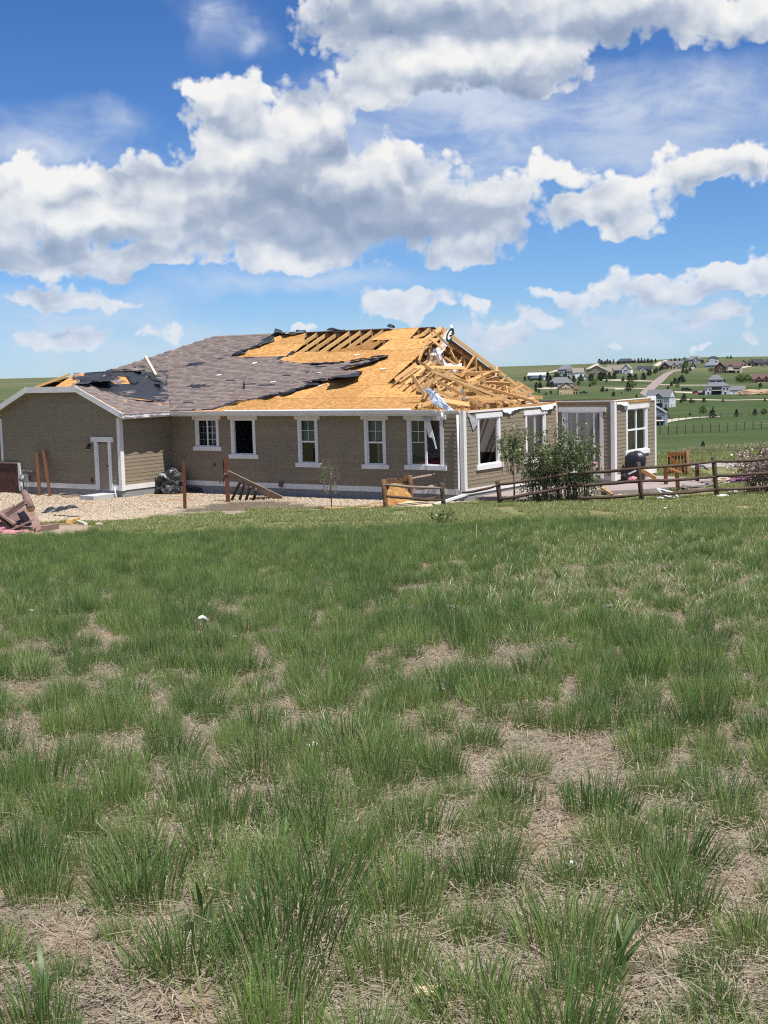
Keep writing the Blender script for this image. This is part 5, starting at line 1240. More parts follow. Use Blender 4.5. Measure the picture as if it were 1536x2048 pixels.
# cloths on the roof
o = crumple([to_world(hp(906,652,-4.6)), to_world(hp(896,690,-4.6)), to_world(hp(880,710,-4.5)), to_world(hp(905,735,-4.2)), to_world(hp(918,742,-4.0))], .95, .14, M_WRAP, 'house_wrap', None, seed=44, rows=9, side=(-.75, .5, -.25), curl=.8, rough=.9)
tag(o, 'white house wrap flapping upright from the roof tangle', 'wrap')
wr = [to_world(hp(*p, -4.66)) for p in ((894,686),(899,668),(906,662),(910,672),(906,684),(900,690))]
def mark(pts, n=(0, 0, 0)): return [Vector(p)+Vector((.03, -.22, 0)) for p in pts]
mb = MB(); cx = to_world(hp(897,671,-4.66)) + Vector((.05, -.30, 0))
ring = []
for k in range(24):
    a = 2*math.pi*k/24 
    ring.append((a, cx + Vector((math.cos(a)*.15+math.sin(a)*.09, 0, math.sin(a)*.30)), cx + Vector((math.cos(a)*.085+math.sin(a)*.05, 0, math.sin(a)*.18))))
vs = [p for r_ in ring for p in r_[1:]]; mb.add(vs, [(2*k, 2*k+2, 2*k+3, 2*k+1) for k in range(22)])
mb.add([cx+Vector((-.03, 0, .02)), cx+Vector((.10, 0, .02)), cx+Vector((.10, 0, -.05)), cx+Vector((-.03, 0, -.05))], [(0, 1, 2, 3)])
mb.build('printed_mark', mat('dark_green_print', (.018, .06, .045), .6), o)
o = crumple([to_world(hp(866,700,-4.4)), to_world(hp(884,722,-3.8)), to_world(hp(905,740,-3.4)), to_world(hp(922,728,-3.4))], .60, .26, M_WRAP, 'house_wrap', None, seed=47, rows=7, side=(.3, -.6, -.6), rough=.9); tag(o, 'white wrap twisted down through the broken trusses', 'wrap')
o = crumple([to_world(hp(846,780,-1.9)), to_world(hp(858,790,-1.6)), to_world(hp(862,805,-1.45)), to_world(hp(880,815,-1.0))], 1.15, .40, M_BLUE, 'cloth', None, seed=52, rows=9, side=(.6, -.5, -.35), rough=.8); tag(o, 'pale blue cloth draped over the bare eave', 'cloth')
# blind hanging out of the wide window
bl = empty('window_blind', to_world((-1.55, -.10, 2.72)), -THETA); tag(bl, 'white blind hanging crooked out of the wide window', 'blind')
for k in range(7): MB().beam((-.02+k*.035, -.02, -.02), (.18+k*.035, -.05+k*.004, -.62-k*.015), .03, .008, up=(0, 1, 0)).build('slat', M_VINYL, bl)
MB().beam((.32, -.05, -.5), (.50, -.08, -1.05), .06, .01, up=(0, 1, 0)).build('slat', M_VINYL, bl)
o2 = crumple([(-.05, -.05, .12), (.1, -.08, .10), (.25, -.05, .12)], .2, .1, mat('silver_foil', (.5, .5, .52), .35, .2, 5, metal=.4), 'crumpled_headrail', bl, seed=61, side=(0, -.3, -1))
# furniture seen through the openings
def fbox(name, u0, v0, z0, u1, v1, z1, m, label, cat):
    o = MB().box(u0, v0, z0, u1, v1, z1).build(name, m); o.location = HA; o.rotation_euler = (0, 0, -THETA); return tag(o, label, cat)
bed = empty('bed', to_world((-1.7, 1.2, .03)), -THETA); tag(bed, 'bed with a dull red blanket inside the wide window', 'bed')
MB().box(-.9, -.6, .0, .9, 1.2, .55).build('bed_base', M_DARK, bed); MB().box(-.92, -.62, .55, .92, 1.22, 1.12).build('blanket', mat('red_blanket', (.36, .06, .05), .9, .2, 3), bed)
tq = on_plane(961, 885, (1, 0, 0), -3.74); tv = empty('television', to_world((-3.74, tq.y, tq.z-.5)), -THETA); tag(tv, 'black television on the wall inside the empty side window', 'television')
MB().box(-.03, -.55, .1, .05, .55, .95).build('screen', mat('black_screen', (.01, .01, .012), .25), tv); MB().box(-.05, -.15, -.2, .03, .15, .1).build('bracket', M_DARK, tv)
sofa = empty('sofa', to_world((-2.2, 5.6, .03)), -THETA); tag(sofa, 'dark sofa inside the empty side window', 'sofa')
MB().box(-1.4, -.5, .0, .3, .5, .55).build('sofa_seat', M_DARK, sofa); MB().box(-1.4, .3, .55, .3, .55, 1.1).build('sofa_back', M_DARK, sofa)
for k, (px, py, lb) in enumerate([(636,748,'white paper scrap high on the bare sheathing'), (437,752,'white scrap on the shingles below the upper felt patch'), (508,728,'white scrap on the shingles near the ridge'), (640,773,'white splinter standing on the bare sheathing'), (545,766,'white flap on the lower shingles'), (713,712,'white scrap below the rafter hole'), (765,741,'small white scrap on the bare sheathing at the torn end')]):
    q = roof_pt(px, py); p = to_world((q.x, q.y, q.z+.03)); sz = .10 if k != 3 else .08
    o = crumple([p+Vector((-sz, 0, 0)), p+Vector((sz*1.3, .06, .02))], sz*1.3, sz*.5, M_WRAP, 'paper_scrap', None, seed=130+k); tag(o, lb, 'scrap')
q = roof_pt(488, 778); MB().tube([(q.x, q.y, q.z-.02), (q.x, q.y, q.z+.32)], .035, 8).build('vent_pipe', mat('lamp_black', (.02, .02, .022)), deck)
# ------------------------------------------------------------------ far hillside: tracks, houses, vehicles, trees
def strip(name, left, right, m, lift=.12, n=8):
    """road sheet between two rows of photo pixels, draped over the hill"""
    def dens(lst):
        out = []
        for a, b in zip(lst, lst[1:]): out += [(a[0]+(b[0]-a[0])*k/n, a[1]+(b[1]-a[1])*k/n) for k in range(n)]
        return out + [lst[-1]]
    a, b = [ground_at(*p) for p in dens(left)], [ground_at(*p) for p in dens(right)]; V = []; c = 5
    for p, q in zip(a, b):
        for k in range(c+1):
            w = p.lerp(q, k/c); V.append((w.x, w.y, zg1(w.x, w.y)+lift))
    Fq = [(i*(c+1)+k, i*(c+1)+k+1, (i+1)*(c+1)+k+1, (i+1)*(c+1)+k) for i in range(len(a)-1) for k in range(c)]
    o = np_mesh(name, V, np.array(Fq), m, smooth=True); o['kind'] = 'structure'; return o
M_ROAD = mat('pinkish_road', (.27, .215, .20), .95, .1, .05, coords='Generated'); M_TRACK = mat('pale_dirt_track', (.46, .41, .33), .95, .15, .05, coords='Generated')
strip('road', [(1279,787),(1296,772),(1312,758),(1328,747),(1346,740.5),(1362,739)], [(1295,795),(1310,778),(1326,764),(1337,752),(1348,744),(1362,741.5)], M_ROAD)
strip('road', [(1306,731),(1318,724),(1330,720.5)], [(1316,733),(1325,727),(1336,721)], M_TRACK)
for l_, r_ in (([(1205,758.5),(1240,759.3),(1280,761),(1308,762)], [(1205,761),(1240,762),(1280,763),(1308,763.5)]), ([(1200,775.5),(1250,776),(1290,776.5)], [(1200,777),(1250,777.5),(1290,778)]), ([(1320,769),(1360,770),(1420,770)], [(1320,770.3),(1360,771.3),(1420,771.3)]),
               ([(1230,776),(1246,776)], [(1230,779.5),(1248,779)]), ([(1190,737),(1199,728),(1206,724.5)], [(1172,738),(1186,730),(1200,725)]), ([(1090,747),(1105,742),(1116,739)], [(1086,748),(1110,744),(1118,741)]), ([(1345,783),(1390,784),(1412,783)], [(1345,785),(1390,787.5),(1412,786)]), ([(1352,798),(1400,799),(1460,800.3),(1536,799)], [(1352,800.2),(1400,800.8),(1460,801.5),(1536,800.2)]),
               ([(1072,776),(1100,775),(1125,775)], [(1072,778.5),(1100,778),(1125,778)]), ([(1482,734),(1500,731)], [(1482,737),(1506,733)]), ([(1320,842),(1350,838),(1390,835),(1440,833)], [(1320,850),(1350,843),(1390,837),(1440,834)]), ([(1516,763),(1540,762)], [(1516,766),(1540,765)])):
    strip('dirt_track', l_, r_, M_TRACK, .10)
def far_mound(px, py, w, h, seed, label):
    g = ground_at(px, py); s = g.y/F_PX; blob('soil_mound', g, (w*s, w*s*.4, h*s), seed, mat('tan_soil', (.40, .28, .185), .95, .2, .2, coords='Generated'), label, 'mound', .25, 3)
far_mound(1500, 790, 26, 7, 3, 'tan soil mound beside the white and grey walk-out house'); far_mound(1530, 789, 18, 7, 6, 'smaller tan soil mound at the right edge')

WALLS = dict(beige=(.52, .40, .22), white=(.80, .80, .79), tan=(.40, .34, .25), grey=(.40, .42, .43), bluegrey=(.24, .28, .34), brown=(.13, .075, .055), dark=(.07, .07, .08), cream=(.62, .55, .45), ltgrey=(.56, .58, .60))
ROOFS = dict(grey=(.16, .16, .175), brown=(.13, .085, .075), dark=(.05, .05, .06), tan=(.24, .215, .18), blue=(.17, .19, .23), metal=(.50, .52, .56))
def fm(kind, key): return mat(kind+'_'+key, (WALLS if kind == 'wall' else ROOFS)[key], .85, .06, .3)
M_FPANE_SHADE = mat('far_pane', (.03, .035, .045), .25, .05, 1)
def far_house(name, label, px, py, yaw, vols, wins=(), cat='house'):
    """vols: x0,x1,y0,y1 (photo pixels at that distance, x across, y away), base z, eave z, ridge z, roof kind, wall, roof; wins: x, z, w, h, y, kind"""
    g = ground_at(px, py); s = g.y/F_PX; root = empty(name, g - Vector((0, 0, .3)), yaw - math.atan2(g.x, g.y)); tag(root, label, cat)
    for (x0, x1, y0, y1, zb, ze, zr, kind, wk, rk_) in vols:
        x0, x1, y0, y1, zb, ze, zr = [q*s for q in (x0, x1, y0, y1, zb, ze, zr)]; zb -= 1.2 if zb <= 0 else 0
        xm, ym = (x0+x1)/2, (y0+y1)/2; oh = .8*s
        mb = MB().box(x0, y0, zb, x1, y1, ze)
        if kind == 'gx': mb.add([(x0, y0, ze), (x0, ym, zr-.1), (x0, y1, ze), (x1, y0, ze), (x1, ym, zr-.1), (x1, y1, ze)], [(0, 1, 2), (5, 4, 3)])
        if kind == 'gy': mb.add([(x0, y0, ze), (xm, y0, zr-.1), (x1, y0, ze), (x0, y1, ze), (xm, y1, zr-.1), (x1, y1, ze)], [(2, 1, 0), (3, 4, 5)])
        mb.build('wall', fm('wall', wk), root)
        if kind == 'none': continue
        X0, X1, Y0, Y1 = x0-oh, x1+oh, y0-oh, y1+oh; zl = ze - oh*(zr-ze)/max(.1, (ym-y0 if kind != 'gy' else xm-x0))
        if kind == 'gx': top = [(X0, ym, zr), (X1, ym, zr)]; lo = [(X0, Y0, zl), (X1, Y0, zl), (X1, Y1, zl), (X0, Y1, zl)]; fs = [(0, 1, 5, 4), (2, 3, 4, 5)]
        elif kind == 'gy': top = [(xm, Y0, zr), (xm, Y1, zr)]; lo = [(X0, Y0, zl), (X1, Y0, zl), (X1, Y1, zl), (X0, Y1, zl)]; fs = [(3, 0, 4, 5), (1, 2, 5, 4)]
        else:
            i = min((Y1-Y0)/2, (X1-X0)/2*.98); top = [(X0+i, ym, zr), (X1-i, ym, zr)]; lo = [(X0, Y0, zl), (X1, Y0, zl), (X1, Y1, zl), (X0, Y1, zl)]; fs = [(0, 1, 5, 4), (2, 3, 4, 5), (3, 0, 4), (1, 2, 5)]
        th = .22; V = lo+top; V2 = [(a, b, c+th) for a, b, c in V]; n = len(V)
        MB().add(V+V2, [tuple(reversed(f)) for f in fs] + [tuple(i+n for i in f) for f in fs] + [(0, 1, 1+n, n), (1, 2, 2+n, 1+n), (2, 3, 3+n, 2+n), (3, 0, n, 3+n)]).build('roof', fm('roof', rk_), root)
    for (x, z, w, h, y, kind) in wins:
        x, z, w, h, y = x*s, z*s, w*s, h*s, y*s
        if kind == 'w':
            f = MB().box(x-w/2-.12, y-.10, z-.12, x+w/2+.12, y-.02, z+h+.12).build('window', fm('wall', 'white'), root); MB().box(x-w/2, y-.13, z, x+w/2, y-.101, z+h).build('pane', M_FPANE_SHADE, f)
        elif kind == 'd': MB().box(x-w/2, y-.14, z, x+w/2, y-.02, z+h).build('opening', M_FPANE_SHADE, root)  # doorways and porch recesses: flat dark slab, their shade put into its colour
        elif kind == 'g': MB().box(x-w/2, y-.14, z, x+w/2, y-.02, z+h).build('garage_door', fm('wall', 'white'), root)
        elif kind == 'k': MB().box(x-w/2, y-2.2, z, x+w/2, y-.02, z+h).build('deck', fm('wall', 'cream'), root)
        elif kind == 'p': MB().box(x-w/2, y-2.0, z-1, x+w/2, y-1.7, z+h).build('porch_post', fm('wall', 'white'), root)
        elif kind == 's':   # window on the side wall facing +x (x is the wall plane, y the place along it)
            f = MB().box(x+.02, y-w/2-.12, z-.12, x+.10, y+w/2+.12, z+h+.12).build('window', fm('wall', 'white'), root); MB().box(x+.101, y-w/2, z, x+.13, y+w/2, z+h).build('pane', M_FPANE_SHADE, f)
    return root
far_house('barn', 'blue-grey metal barn with lean-to, farthest left on the hillside', 1071,760,-.35, [(-17,20,0,16,0,10,15,'gx','bluegrey','metal'), (-10,20,-5,0,0,5.5,7,'none','ltgrey','metal')], [(4,0,20,4.5,-5.2,'d'), (-13,0,3,7,0,'d')], 'barn')
far_house('house', 'tall dark blue-grey house behind the white house on the hillside', 1131,757,0., [(-15,18,0,20,0,19,27,'hip','bluegrey','grey'), (3,13,-4,0,0,16,20,'gx','grey','grey')], [(-10,11,2.5,4,0,'w'), (-5,11,2.5,4,0,'w'), (0,11,2.5,4,0,'w'), (-8,3,2.5,4,0,'w'), (6,10,2.5,3,-4,'w'), (11,10,2.5,3,-4,'w'), (6,4,2.5,3,-4,'w'), (15,12,3,5,0,'w')])
far_house('house', 'bright white house with tan-grey roof in front of the tall dark house', 1157,757,.1, [(-11,11,0,16,0,12.5,21,'gx','white','tan')], [(-2,12,2,2,0,'w'), (6,12,2,2,0,'w'), (0,0,4,4,0,'d')])
far_house('shed', 'small white shed between the white house and the long ranch house', 1170,759,-.1, [(-5,5,0,8,0,5,9,'gy','white','tan')], [(0,0,3,3,0,'g')], 'shed')
far_house('house', 'long tan ranch house with broad gable on the hillside', 1194,752,-.30, [(-22,20,0,22,0,11,21,'gy','tan','tan'), (12,26,6,26,0,9,17,'gx','tan','tan')], [(-8,5,2,3,0,'w'), (-5,5,2,3,0,'w'), (4,5,2,3,0,'w'), (14,3,4,4,0,'d'), (18,2,4,4,0,'d')])
far_house('house', 'white-gabled grey-roofed house joined to the ranch house', 1240,748,-.25, [(-28,6,4,20,0,9,18,'gx','grey','tan'), (4,21,0,20,0,11,19,'gy','white','tan')], [(-16,2,3,4,4,'w'), (-8,2,8,4,4,'d'), (12,7,7,1.2,0,'d'), (8,2,3,2,0,'w'), (16,2,3,2,0,'w')])
far_house('house', 'wide grey hip-roofed house behind the beige gabled house', 1122,774,.0, [(-25,24,0,24,0,9,20,'hip','grey','grey')], [(-14,0,3,6,0,'d'), (-9,1,4,5,0,'d'), (4,2,3,4,0,'w'), (16,2,3,4,0,'w')])
far_house('house', 'beige two-storey gabled house with brown roof and porch', 1133,789,.18, [(-15,14,0,18,0,14,24,'gy','beige','brown'), (14,24,2,14,0,11,16,'gx','beige','brown')], [(-10,14,1.6,2.6,0,'w'), (-2,14,1.6,2.6,0,'w'), (3,15,1.4,2.2,0,'w'), (7,15,1.4,2.2,0,'w'), (-11,4,1.8,3,0,'w'), (-1,2,2.4,2,0,'w'), (4,2,2.4,2,0,'w'), (16,1,3,6,2,'d'), (21,1,3,6,2,'d')])
far_house('house', 'low white house with black roof left of the far dirt road', 1289,742,-.1, [(-14,14,0,12,0,5,10,'gx','white','dark'), (-8,2,-4,0,0,5,8.5,'gy','white','dark')], [(6,1,5,3,0,'d'), (-3,1,3,2.5,-4,'w'), (11,1,2,3,0,'w')])
far_house('house', 'long dark house among the ridge-top pines', 1251,727,0., [(-17,17,0,14,0,5,10,'hip','dark','dark')], [(-8,1,3,2.5,0,'w'), (2,1,3,2.5,0,'w'), (10,1,3,2.5,0,'w')])
far_house('house', 'tan house with cream gables at the top of the road', 1345,738,-.1, [(-22,22,2,18,0,8,16,'gx','tan','grey'), (-22,-8,-3,2,0,8,14,'gy','brown','dark'), (0,8,-3,2,0,8,13,'gy','cream','grey'), (12,18,-2,2,0,8,12,'gy','cream','grey')], [(-16,3,4,3,-3,'w'), (4,2,3,4,-3,'d'), (15,2,3,3,-2,'w'), (20,1,3,4,2,'w')])
far_house('house', 'big grey multi-gabled house on the right skyline', 1389,726,0., [(-14,14,2,16,0,8,14,'hip','grey','grey'), (-2,8,-2,2,0,8,13,'gy','grey','grey'), (-22,-12,0,12,0,5,9,'gx','dark','dark')], [(0,3,2,3,-2,'w'), (5,3,2,3,-2,'w'), (11,3,2,3,2,'w'), (-8,3,2,3,2,'w')])
far_house('cabin', 'small dark A-gabled cabin with white base below the skyline house', 1386,737,0., [(-6,6,0,10,0,5,13,'gy','dark','dark')], [(0,0,8,4,0,'g'), (0,6,2,2,0,'w')], 'cabin')
far_house('barn', 'white-fronted barn with dark rounded roof on the skyline', 1427,724,.1, [(-10,10,0,12,0,8,12,'hip','ltgrey','dark')], [(-3,4,10,3.5,0,'g'), (5,0,4,3,0,'w')], 'barn')
far_house('house', 'low blue-grey roofed house left of the brown house', 1425,734,0., [(-16,16,0,12,0,4.5,10,'hip','grey','blue')], [(-8,1,3,2.5,0,'w'), (0,1,3,2.5,0,'w'), (8,1,3,2.5,0,'w')])
far_house('house', 'brown gabled house with cream deck on the right hillside', 1456,746,-.08, [(-27,-4,0,20,0,11,22,'gy','brown','brown'), (-5,26,3,20,0,14,23,'gx','cream','brown'), (0,10,0,3,6,14,19,'gy','cream','brown')], [(-18,5,2,4,0,'w'), (-13,10,2,3,0,'w'), (-14,3,2,4,0,'w'), (5,14,4,2,0,'w'), (14,8,16,3,3,'d'), (8,1,12,4,3,'d'), (10,6,28,1,2,'k'), (20,1,4,4,3,'d'), (24,9,1.5,4,3,'w')])
far_house('house', 'narrow tan gabled house right of the brown deck house', 1487,732,0., [(-9,8,0,12,0,7,13,'gy','tan','brown')], [(-2,2,3,3,0,'w'), (3,2,3,3,0,'w')])
far_house('house', 'long dark-roofed house on the right skyline', 1513,732,0., [(-19,18,0,14,0,7,14,'hip','tan','dark'), (-12,-4,-3,0,0,7,11,'gy','brown','dark')], [(-14,1,4,5,0,'d'), (0,1,5,5,0,'d'), (9,2,4,3,0,'w'), (-8,2,3,3,-3,'w')])
far_house('house', 'dark-roofed house cut by the right edge on the skyline', 1540,731,0., [(-12,14,0,14,0,7,13,'hip','tan','dark')], [(-6,2,3,3,0,'w'), (0,2,3,3,0,'w')])
far_house('house', 'white and grey walk-out house with dark double porch', 1448,789,0., [(-37,11,0,22,0,18,25,'hip','ltgrey','grey'), (11,41,4,22,0,9.5,17,'gx','white','grey'), (-31,-1,22,40,10,31,39,'hip','grey','grey'), (-50,-37,4,16,0,6,9,'gx','brown','grey')], [(-14,2,19,15,0,'d'), (-34,12,2.4,3,0,'w'), (-27,12,2.4,3,0,'w'), (-30,3,3.4,4,0,'w'), (0,12,3.6,3.4,0,'w'), (7,12,3.6,3.4,0,'w'), (3,3,3.4,4,0,'w'), (20,6,2,2,4,'w'), (30,5,3,2,4,'w'), (-22,24,8,4,22,'d'), (-9,24,9,4,22,'d'), (-14,9.5,19,1,.2,'k')])
far_house('house', 'brown many-gabled house at the right edge below the skyline', 1527,765,.0, [(-22,18,0,20,0,8,18,'gx','brown','brown'), (-14,-4,-3,0,0,8,14,'gy','brown','brown'), (0,10,-3,0,0,8,15,'gy','brown','brown')], [(-18,2,3,3,0,'w'), (-9,2,4,4,-3,'d'), (5,2,5,4,-3,'d'), (14,2,3,3,0,'w')])
far_house('house', 'white two-storey house with grey roof just beyond the bump-out wall', 1322,815,-.42, [(-34,18,0,30,0,22,36,'gx','ltgrey','grey'), (-12,6,-5,0,0,22,29,'gy','bluegrey','grey')], [(-8,13,3,5,-5,'w'), (-3,13,3,5,-5,'w'), (2,13,3,5,-5,'w'), (-3,2,15,8,-5,'d'), (-25,14,14,4,0,'d'), (-25,3,10,6,0,'d'), (-18,11,34,1,0,'k'), (18,17,2.2,4,17,'s'), (18,5,2.4,4.5,10,'s'), (18,5,2,2.5,20,'s'), (12,5,2,4,0,'w')])
far_house('house', 'dark blue-roofed house half hidden by the house corner', 1306,851,-.2, [(-26,24,0,26,0,27,42,'gy','bluegrey','blue')], [(8,4,20,8,0,'d'), (8,16,18,5,0,'d'), (6,13,34,1.2,0,'k'), (-4,13.5,1,.1,0,'p'), (18,.5,1,12,0,'p')])

def far_car(px, py, yaw, L, col, label, kind='suv'):
    g = ground_at(px, py); s = L/4.8; root = empty('vehicle', g+Vector((0, 0, .1)), yaw - math.atan2(g.x, g.y)); tag(root, label, 'vehicle'); m = mat('paint_'+col, dict(black=(.012, .012, .014), red=(.28, .02, .02), dark=(.03, .035, .04))[col], .3, .03, 1, spec=.5)
    prof = [(-2.4, .35), (2.4, .35), (2.4, .95), (1.2, 1.05), (.75, 1.65), (-2.2, 1.70), (-2.4, 1.0)] if kind == 'suv' else [(-2.6, .4), (2.5, .4), (2.5, .95), (1.3, 1.05), (.8, 1.7), (-.5, 1.7), (-.7, 1.05), (-2.6, 1.05)]
    n = len(prof); V = [(x*s, -.9*s, z*s) for x, z in prof] + [(x*s, .9*s, z*s) for x, z in prof]
    MB().add(V, [tuple(range(n)), tuple(reversed(range(n, 2*n)))] + [(i, i+n, (i+1) % n+n, (i+1) % n) for i in range(n)]).build('body', m, root)
    MB().box(-1.9*s if kind == 'suv' else -.4*s, -.92*s, 1.15*s, .6*s, -.91*s, 1.55*s).build('side_window', M_FPANE_SHADE, root)
    for x in (-1.5, 1.5):
        for y in (-.86, .86): 
            w = MB().tube([(x*s, (y-.12)*s, .36*s), (x*s, (y+.12)*s, .36*s)], .36*s, 12).build('wheel', mat('tyre', (.015, .015, .015), .9), root); MB().tube([(x*s, (y-.13)*s, .36*s), (x*s, (y+.13)*s, .36*s)], .2*s, 8).build('rim', M_PLATE, w)
far_car(1373, 783, .1, 4.6, 'black', 'black van parked left of the white and grey walk-out house'); far_car(1393, 788, .3, 3.2, 'red', 'small red car beside the walk-out house'); far_car(1167, 788, .1, 3.4, 'dark', 'dark pickup parked right of the beige gabled house', 'pickup')

# ---- trees
M_PINE = leaf_mat('juniper_green', (.012, .026, .010), (.034, .058, .022), .15)
M_BRT = leaf_mat('fresh_green', (.05, .10, .02), (.10, .17, .04), .3)
M_BARK = mat('bark', (.10, .075, .055), .95, .3, 4, .5, 20)
def foliage_mesh(name, samp, n, size, m, seed, flat=.5):
    """n leaf-sized quads placed and turned at random through a volume"""
    r_ = np.random.RandomState(seed); C = samp(r_, n); k = len(C)
    nrm = r_.normal(size=(k, 3)); nrm /= np.linalg.norm(nrm, axis=1)[:, None]
    t1 = np.cross(nrm, r_.normal(size=(k, 3))); t1 /= np.linalg.norm(t1, axis=1)[:, None]; t2 = np.cross(nrm, t1)
    s = size*r_.uniform(.6, 1.4, (k, 1)); a = t1*s; b = t2*s*flat
    V = np.stack([C-a, C+b, C+a, C-b], 1).reshape(-1, 3); Fq = np.arange(k*4).reshape(-1, 4)
    return np_mesh(name, V, Fq, m, linkit=False).data
def cone_samp(r_, n, round_=.0):
    z = r_.uniform(.06, 1, n)**(.9); prof = (1-z)**(.75 if not round_ else .45)*np.minimum(1, (z+.08)*4); a = r_.uniform(0, 6.283, n); rad = .36*prof*np.sqrt(r_.uniform(.25, 1, n))
    lump = 1 + .28*np.sin(a*3+z*9)+.15*np.sin(a*5-z*14)
    return np.stack([np.cos(a)*rad*lump, np.sin(a)*rad*lump, z], -1)
def ball_samp(r_, n):
    p = r_.normal(size=(n, 3)); p /= np.linalg.norm(p, axis=1)[:, None]; rr_ = r_.uniform(.35, 1, n)**.5
    lump = 1+.25*np.sin(p[:, 0]*5+1)*np.sin(p[:, 1]*6)+.2*np.sin(p[:, 2]*7)
    return np.stack([p[:, 0]*.46*rr_*lump, p[:, 1]*.46*rr_*lump, .55+.45*p[:, 2]*rr_*lump], -1)
TREES = {'pine': [foliage_mesh('crown', lambda r_, n: cone_samp(r_, n), 700, .055, M_PINE, 11+i) for i in range(3)], 'juniper': [foliage_mesh('crown', lambda r_, n: cone_samp(r_, n, 1), 700, .055, M_PINE, 21+i) for i in range(3)], 'leafy': [foliage_mesh('crown', ball_samp, 700, .055, M_BRT, 31+i) for i in range(2)]}
trunk_me = MB().tube([(0, 0, -.08), (0, 0, .3), (.01, 0, .7)], [.035, .028, .01], 6).build('trunk', M_BARK); TR_ME = trunk_me.data; bpy.data.objects.remove(trunk_me)
ORD = ['first', 'second', 'third', 'fourth', 'fifth', 'sixth', 'seventh', 'eighth', 'ninth', 'tenth', 'eleventh', 'twelfth', 'thirteenth', 'fourteenth', 'fifteenth', 'sixteenth']
def far_trees(group, where, lst):
    lst = sorted(lst); cnt = {}
    tot = {}
    for q in lst: tot[q[3]] = tot.get(q[3], 0)+1
    for i, (px, py, hpx, kind) in enumerate(lst):
        g = ground_at(px, py); h = hpx*g.y/F_PX*1.12; k = cnt.get(kind, 0); cnt[kind] = k+1
        nm = {'pine': 'pine_tree', 'juniper': 'juniper_tree', 'leafy': 'leafy_tree'}[kind]; word = {'pine': 'dark pointed pine', 'juniper': 'dark rounded juniper', 'leafy': 'bright green leafy tree'}[kind]
        root = empty(nm, g, R(0, 6.28)); w = R(1.0, 1.45) if kind != 'pine' else R(.85, 1.1); root.scale = (h*w, h*w, h)
        o = ('only ' if tot[kind] == 1 else ORD[k] + ' ')
        tag(root, o + word + ('' if tot[kind] == 1 else ' from the left') + ' ' + where, 'tree', group)
        c = link(bpy.data.objects.new('crown', RNG.choice(TREES[kind])), root); c.rotation_euler = (0, 0, R(0, 6.28)); link(bpy.data.objects.new('trunk', TR_ME), root)
J, PN, LF = 'juniper', 'pine', 'leafy'
far_trees('trees around the barn', 'around the blue-grey barn', [(1050,762,9,J),(1062,763,6,J),(1081,763,12,J),(1096,764,18,PN),(1101,766,13,J),(1112,759,13,J),(1117,758,11,J)])
far_trees('trees below the barn', 'on the slope between barn and beige house', [(1073,776,10,J),(1080,777,11,J),(1097,775,11,J),(1104,776,12,J),(1072,784,8,J),(1078,786,8,PN),(1102,789,7,J),(1092,790,5,J)])
far_trees('trees by the white house', 'before the white house on the hillside', [(1130,758,9,J),(1137,762,9,J),(1148,765,14,PN),(1162,764,13,J),(1168,743,8,PN),(1157,770,7,J)])
far_trees('trees before the ranch house', 'in the row before the long ranch house', [(1182,763,14,J),(1188,771,12,LF),(1180,774,6,J),(1202,762,16,J),(1209,759,12,J),(1219,760,13,J),(1228,759,12,J),(1213,765,7,J),(1246,763,10,PN),(1260,763,15,J),(1271,761,12,J),(1287,760,13,J)])
far_trees('trees in the pasture left of the road', 'in the pasture left of the steep road', [(1257,783,17,J),(1265,777,14,LF),(1205,784,10,J),(1214,783,6,J),(1227,793,9,J),(1273,795,6,J),(1243,788,4,J),(1297,752,9,J),(1301,750,11,PN),(1309,748,9,J),(1313,745,9,J),(1320,742,7,J),(1324,740,7,J)])
far_trees('trees right of the road', 'on the slope right of the steep road', [(1343,773,8,J),(1355,775,7,LF),(1350,768,11,J),(1358,764,8,J),(1364,766,14,J),(1366,747,9,J),(1373,748,9,J),(1380,743,7,J),(1371,737,13,LF),(1356,770,6,J),(1336,778,6,J)])
far_trees('pines along the ridge', 'along the skyline ridge left of the dirt road', [(1199,728,9,J),(1204,729,8,J),(1210,729,7,J),(1215,728,9,PN),(1220,728,7,J),(1227,727,8,PN),(1270,726,8,PN),(1277,727,10,PN),(1283,727,10,PN),(1289,727,9,PN),(1296,727,9,J),(1303,727,8,J),(1311,725,7,PN),(1236,729,6,J)])
far_trees('trees on the right skyline', 'on the right-hand skyline', [(1342,723,6,PN),(1350,723,6,J),(1359,723,6,PN),(1369,721,6,J),(1405,727,7,J),(1455,718,5,LF),(1462,718,7,PN),(1416,727,5,J),(1478,733,5,J),(1505,733,4,J),(1526,733,4,J)])
far_trees('trees around the right-hand houses', 'between the brown house and the walk-out house', [(1422,744,8,LF),(1482,766,16,LF),(1494,765,15,LF),(1449,767,7,J),(1521,775,9,J),(1505,763,7,LF),(1430,745,6,J)])
far_trees('junipers along the middle fence', 'in the row below the walk-out house', [(1368,803,14,J),(1362,806,7,J),(1382,806,8,J),(1388,806,6,J),(1408,805,9,J),(1446,805,8,PN),(1530,803,6,J),(1407,819,6,J),(1426,819,5,J)])
far_trees('trees along the pasture fence', 'along the pasture fence', [(1406,829,15,LF),(1425,836,15,J),(1473,834,14,PN),(1510,831,12,J),(1528,830,12,LF),(1380,832,6,J),(1331,838,20,J),(1322,842,12,J)])
far_trees('near conifer', 'in the near pasture behind the board gate', [(1406,905,21,PN)])
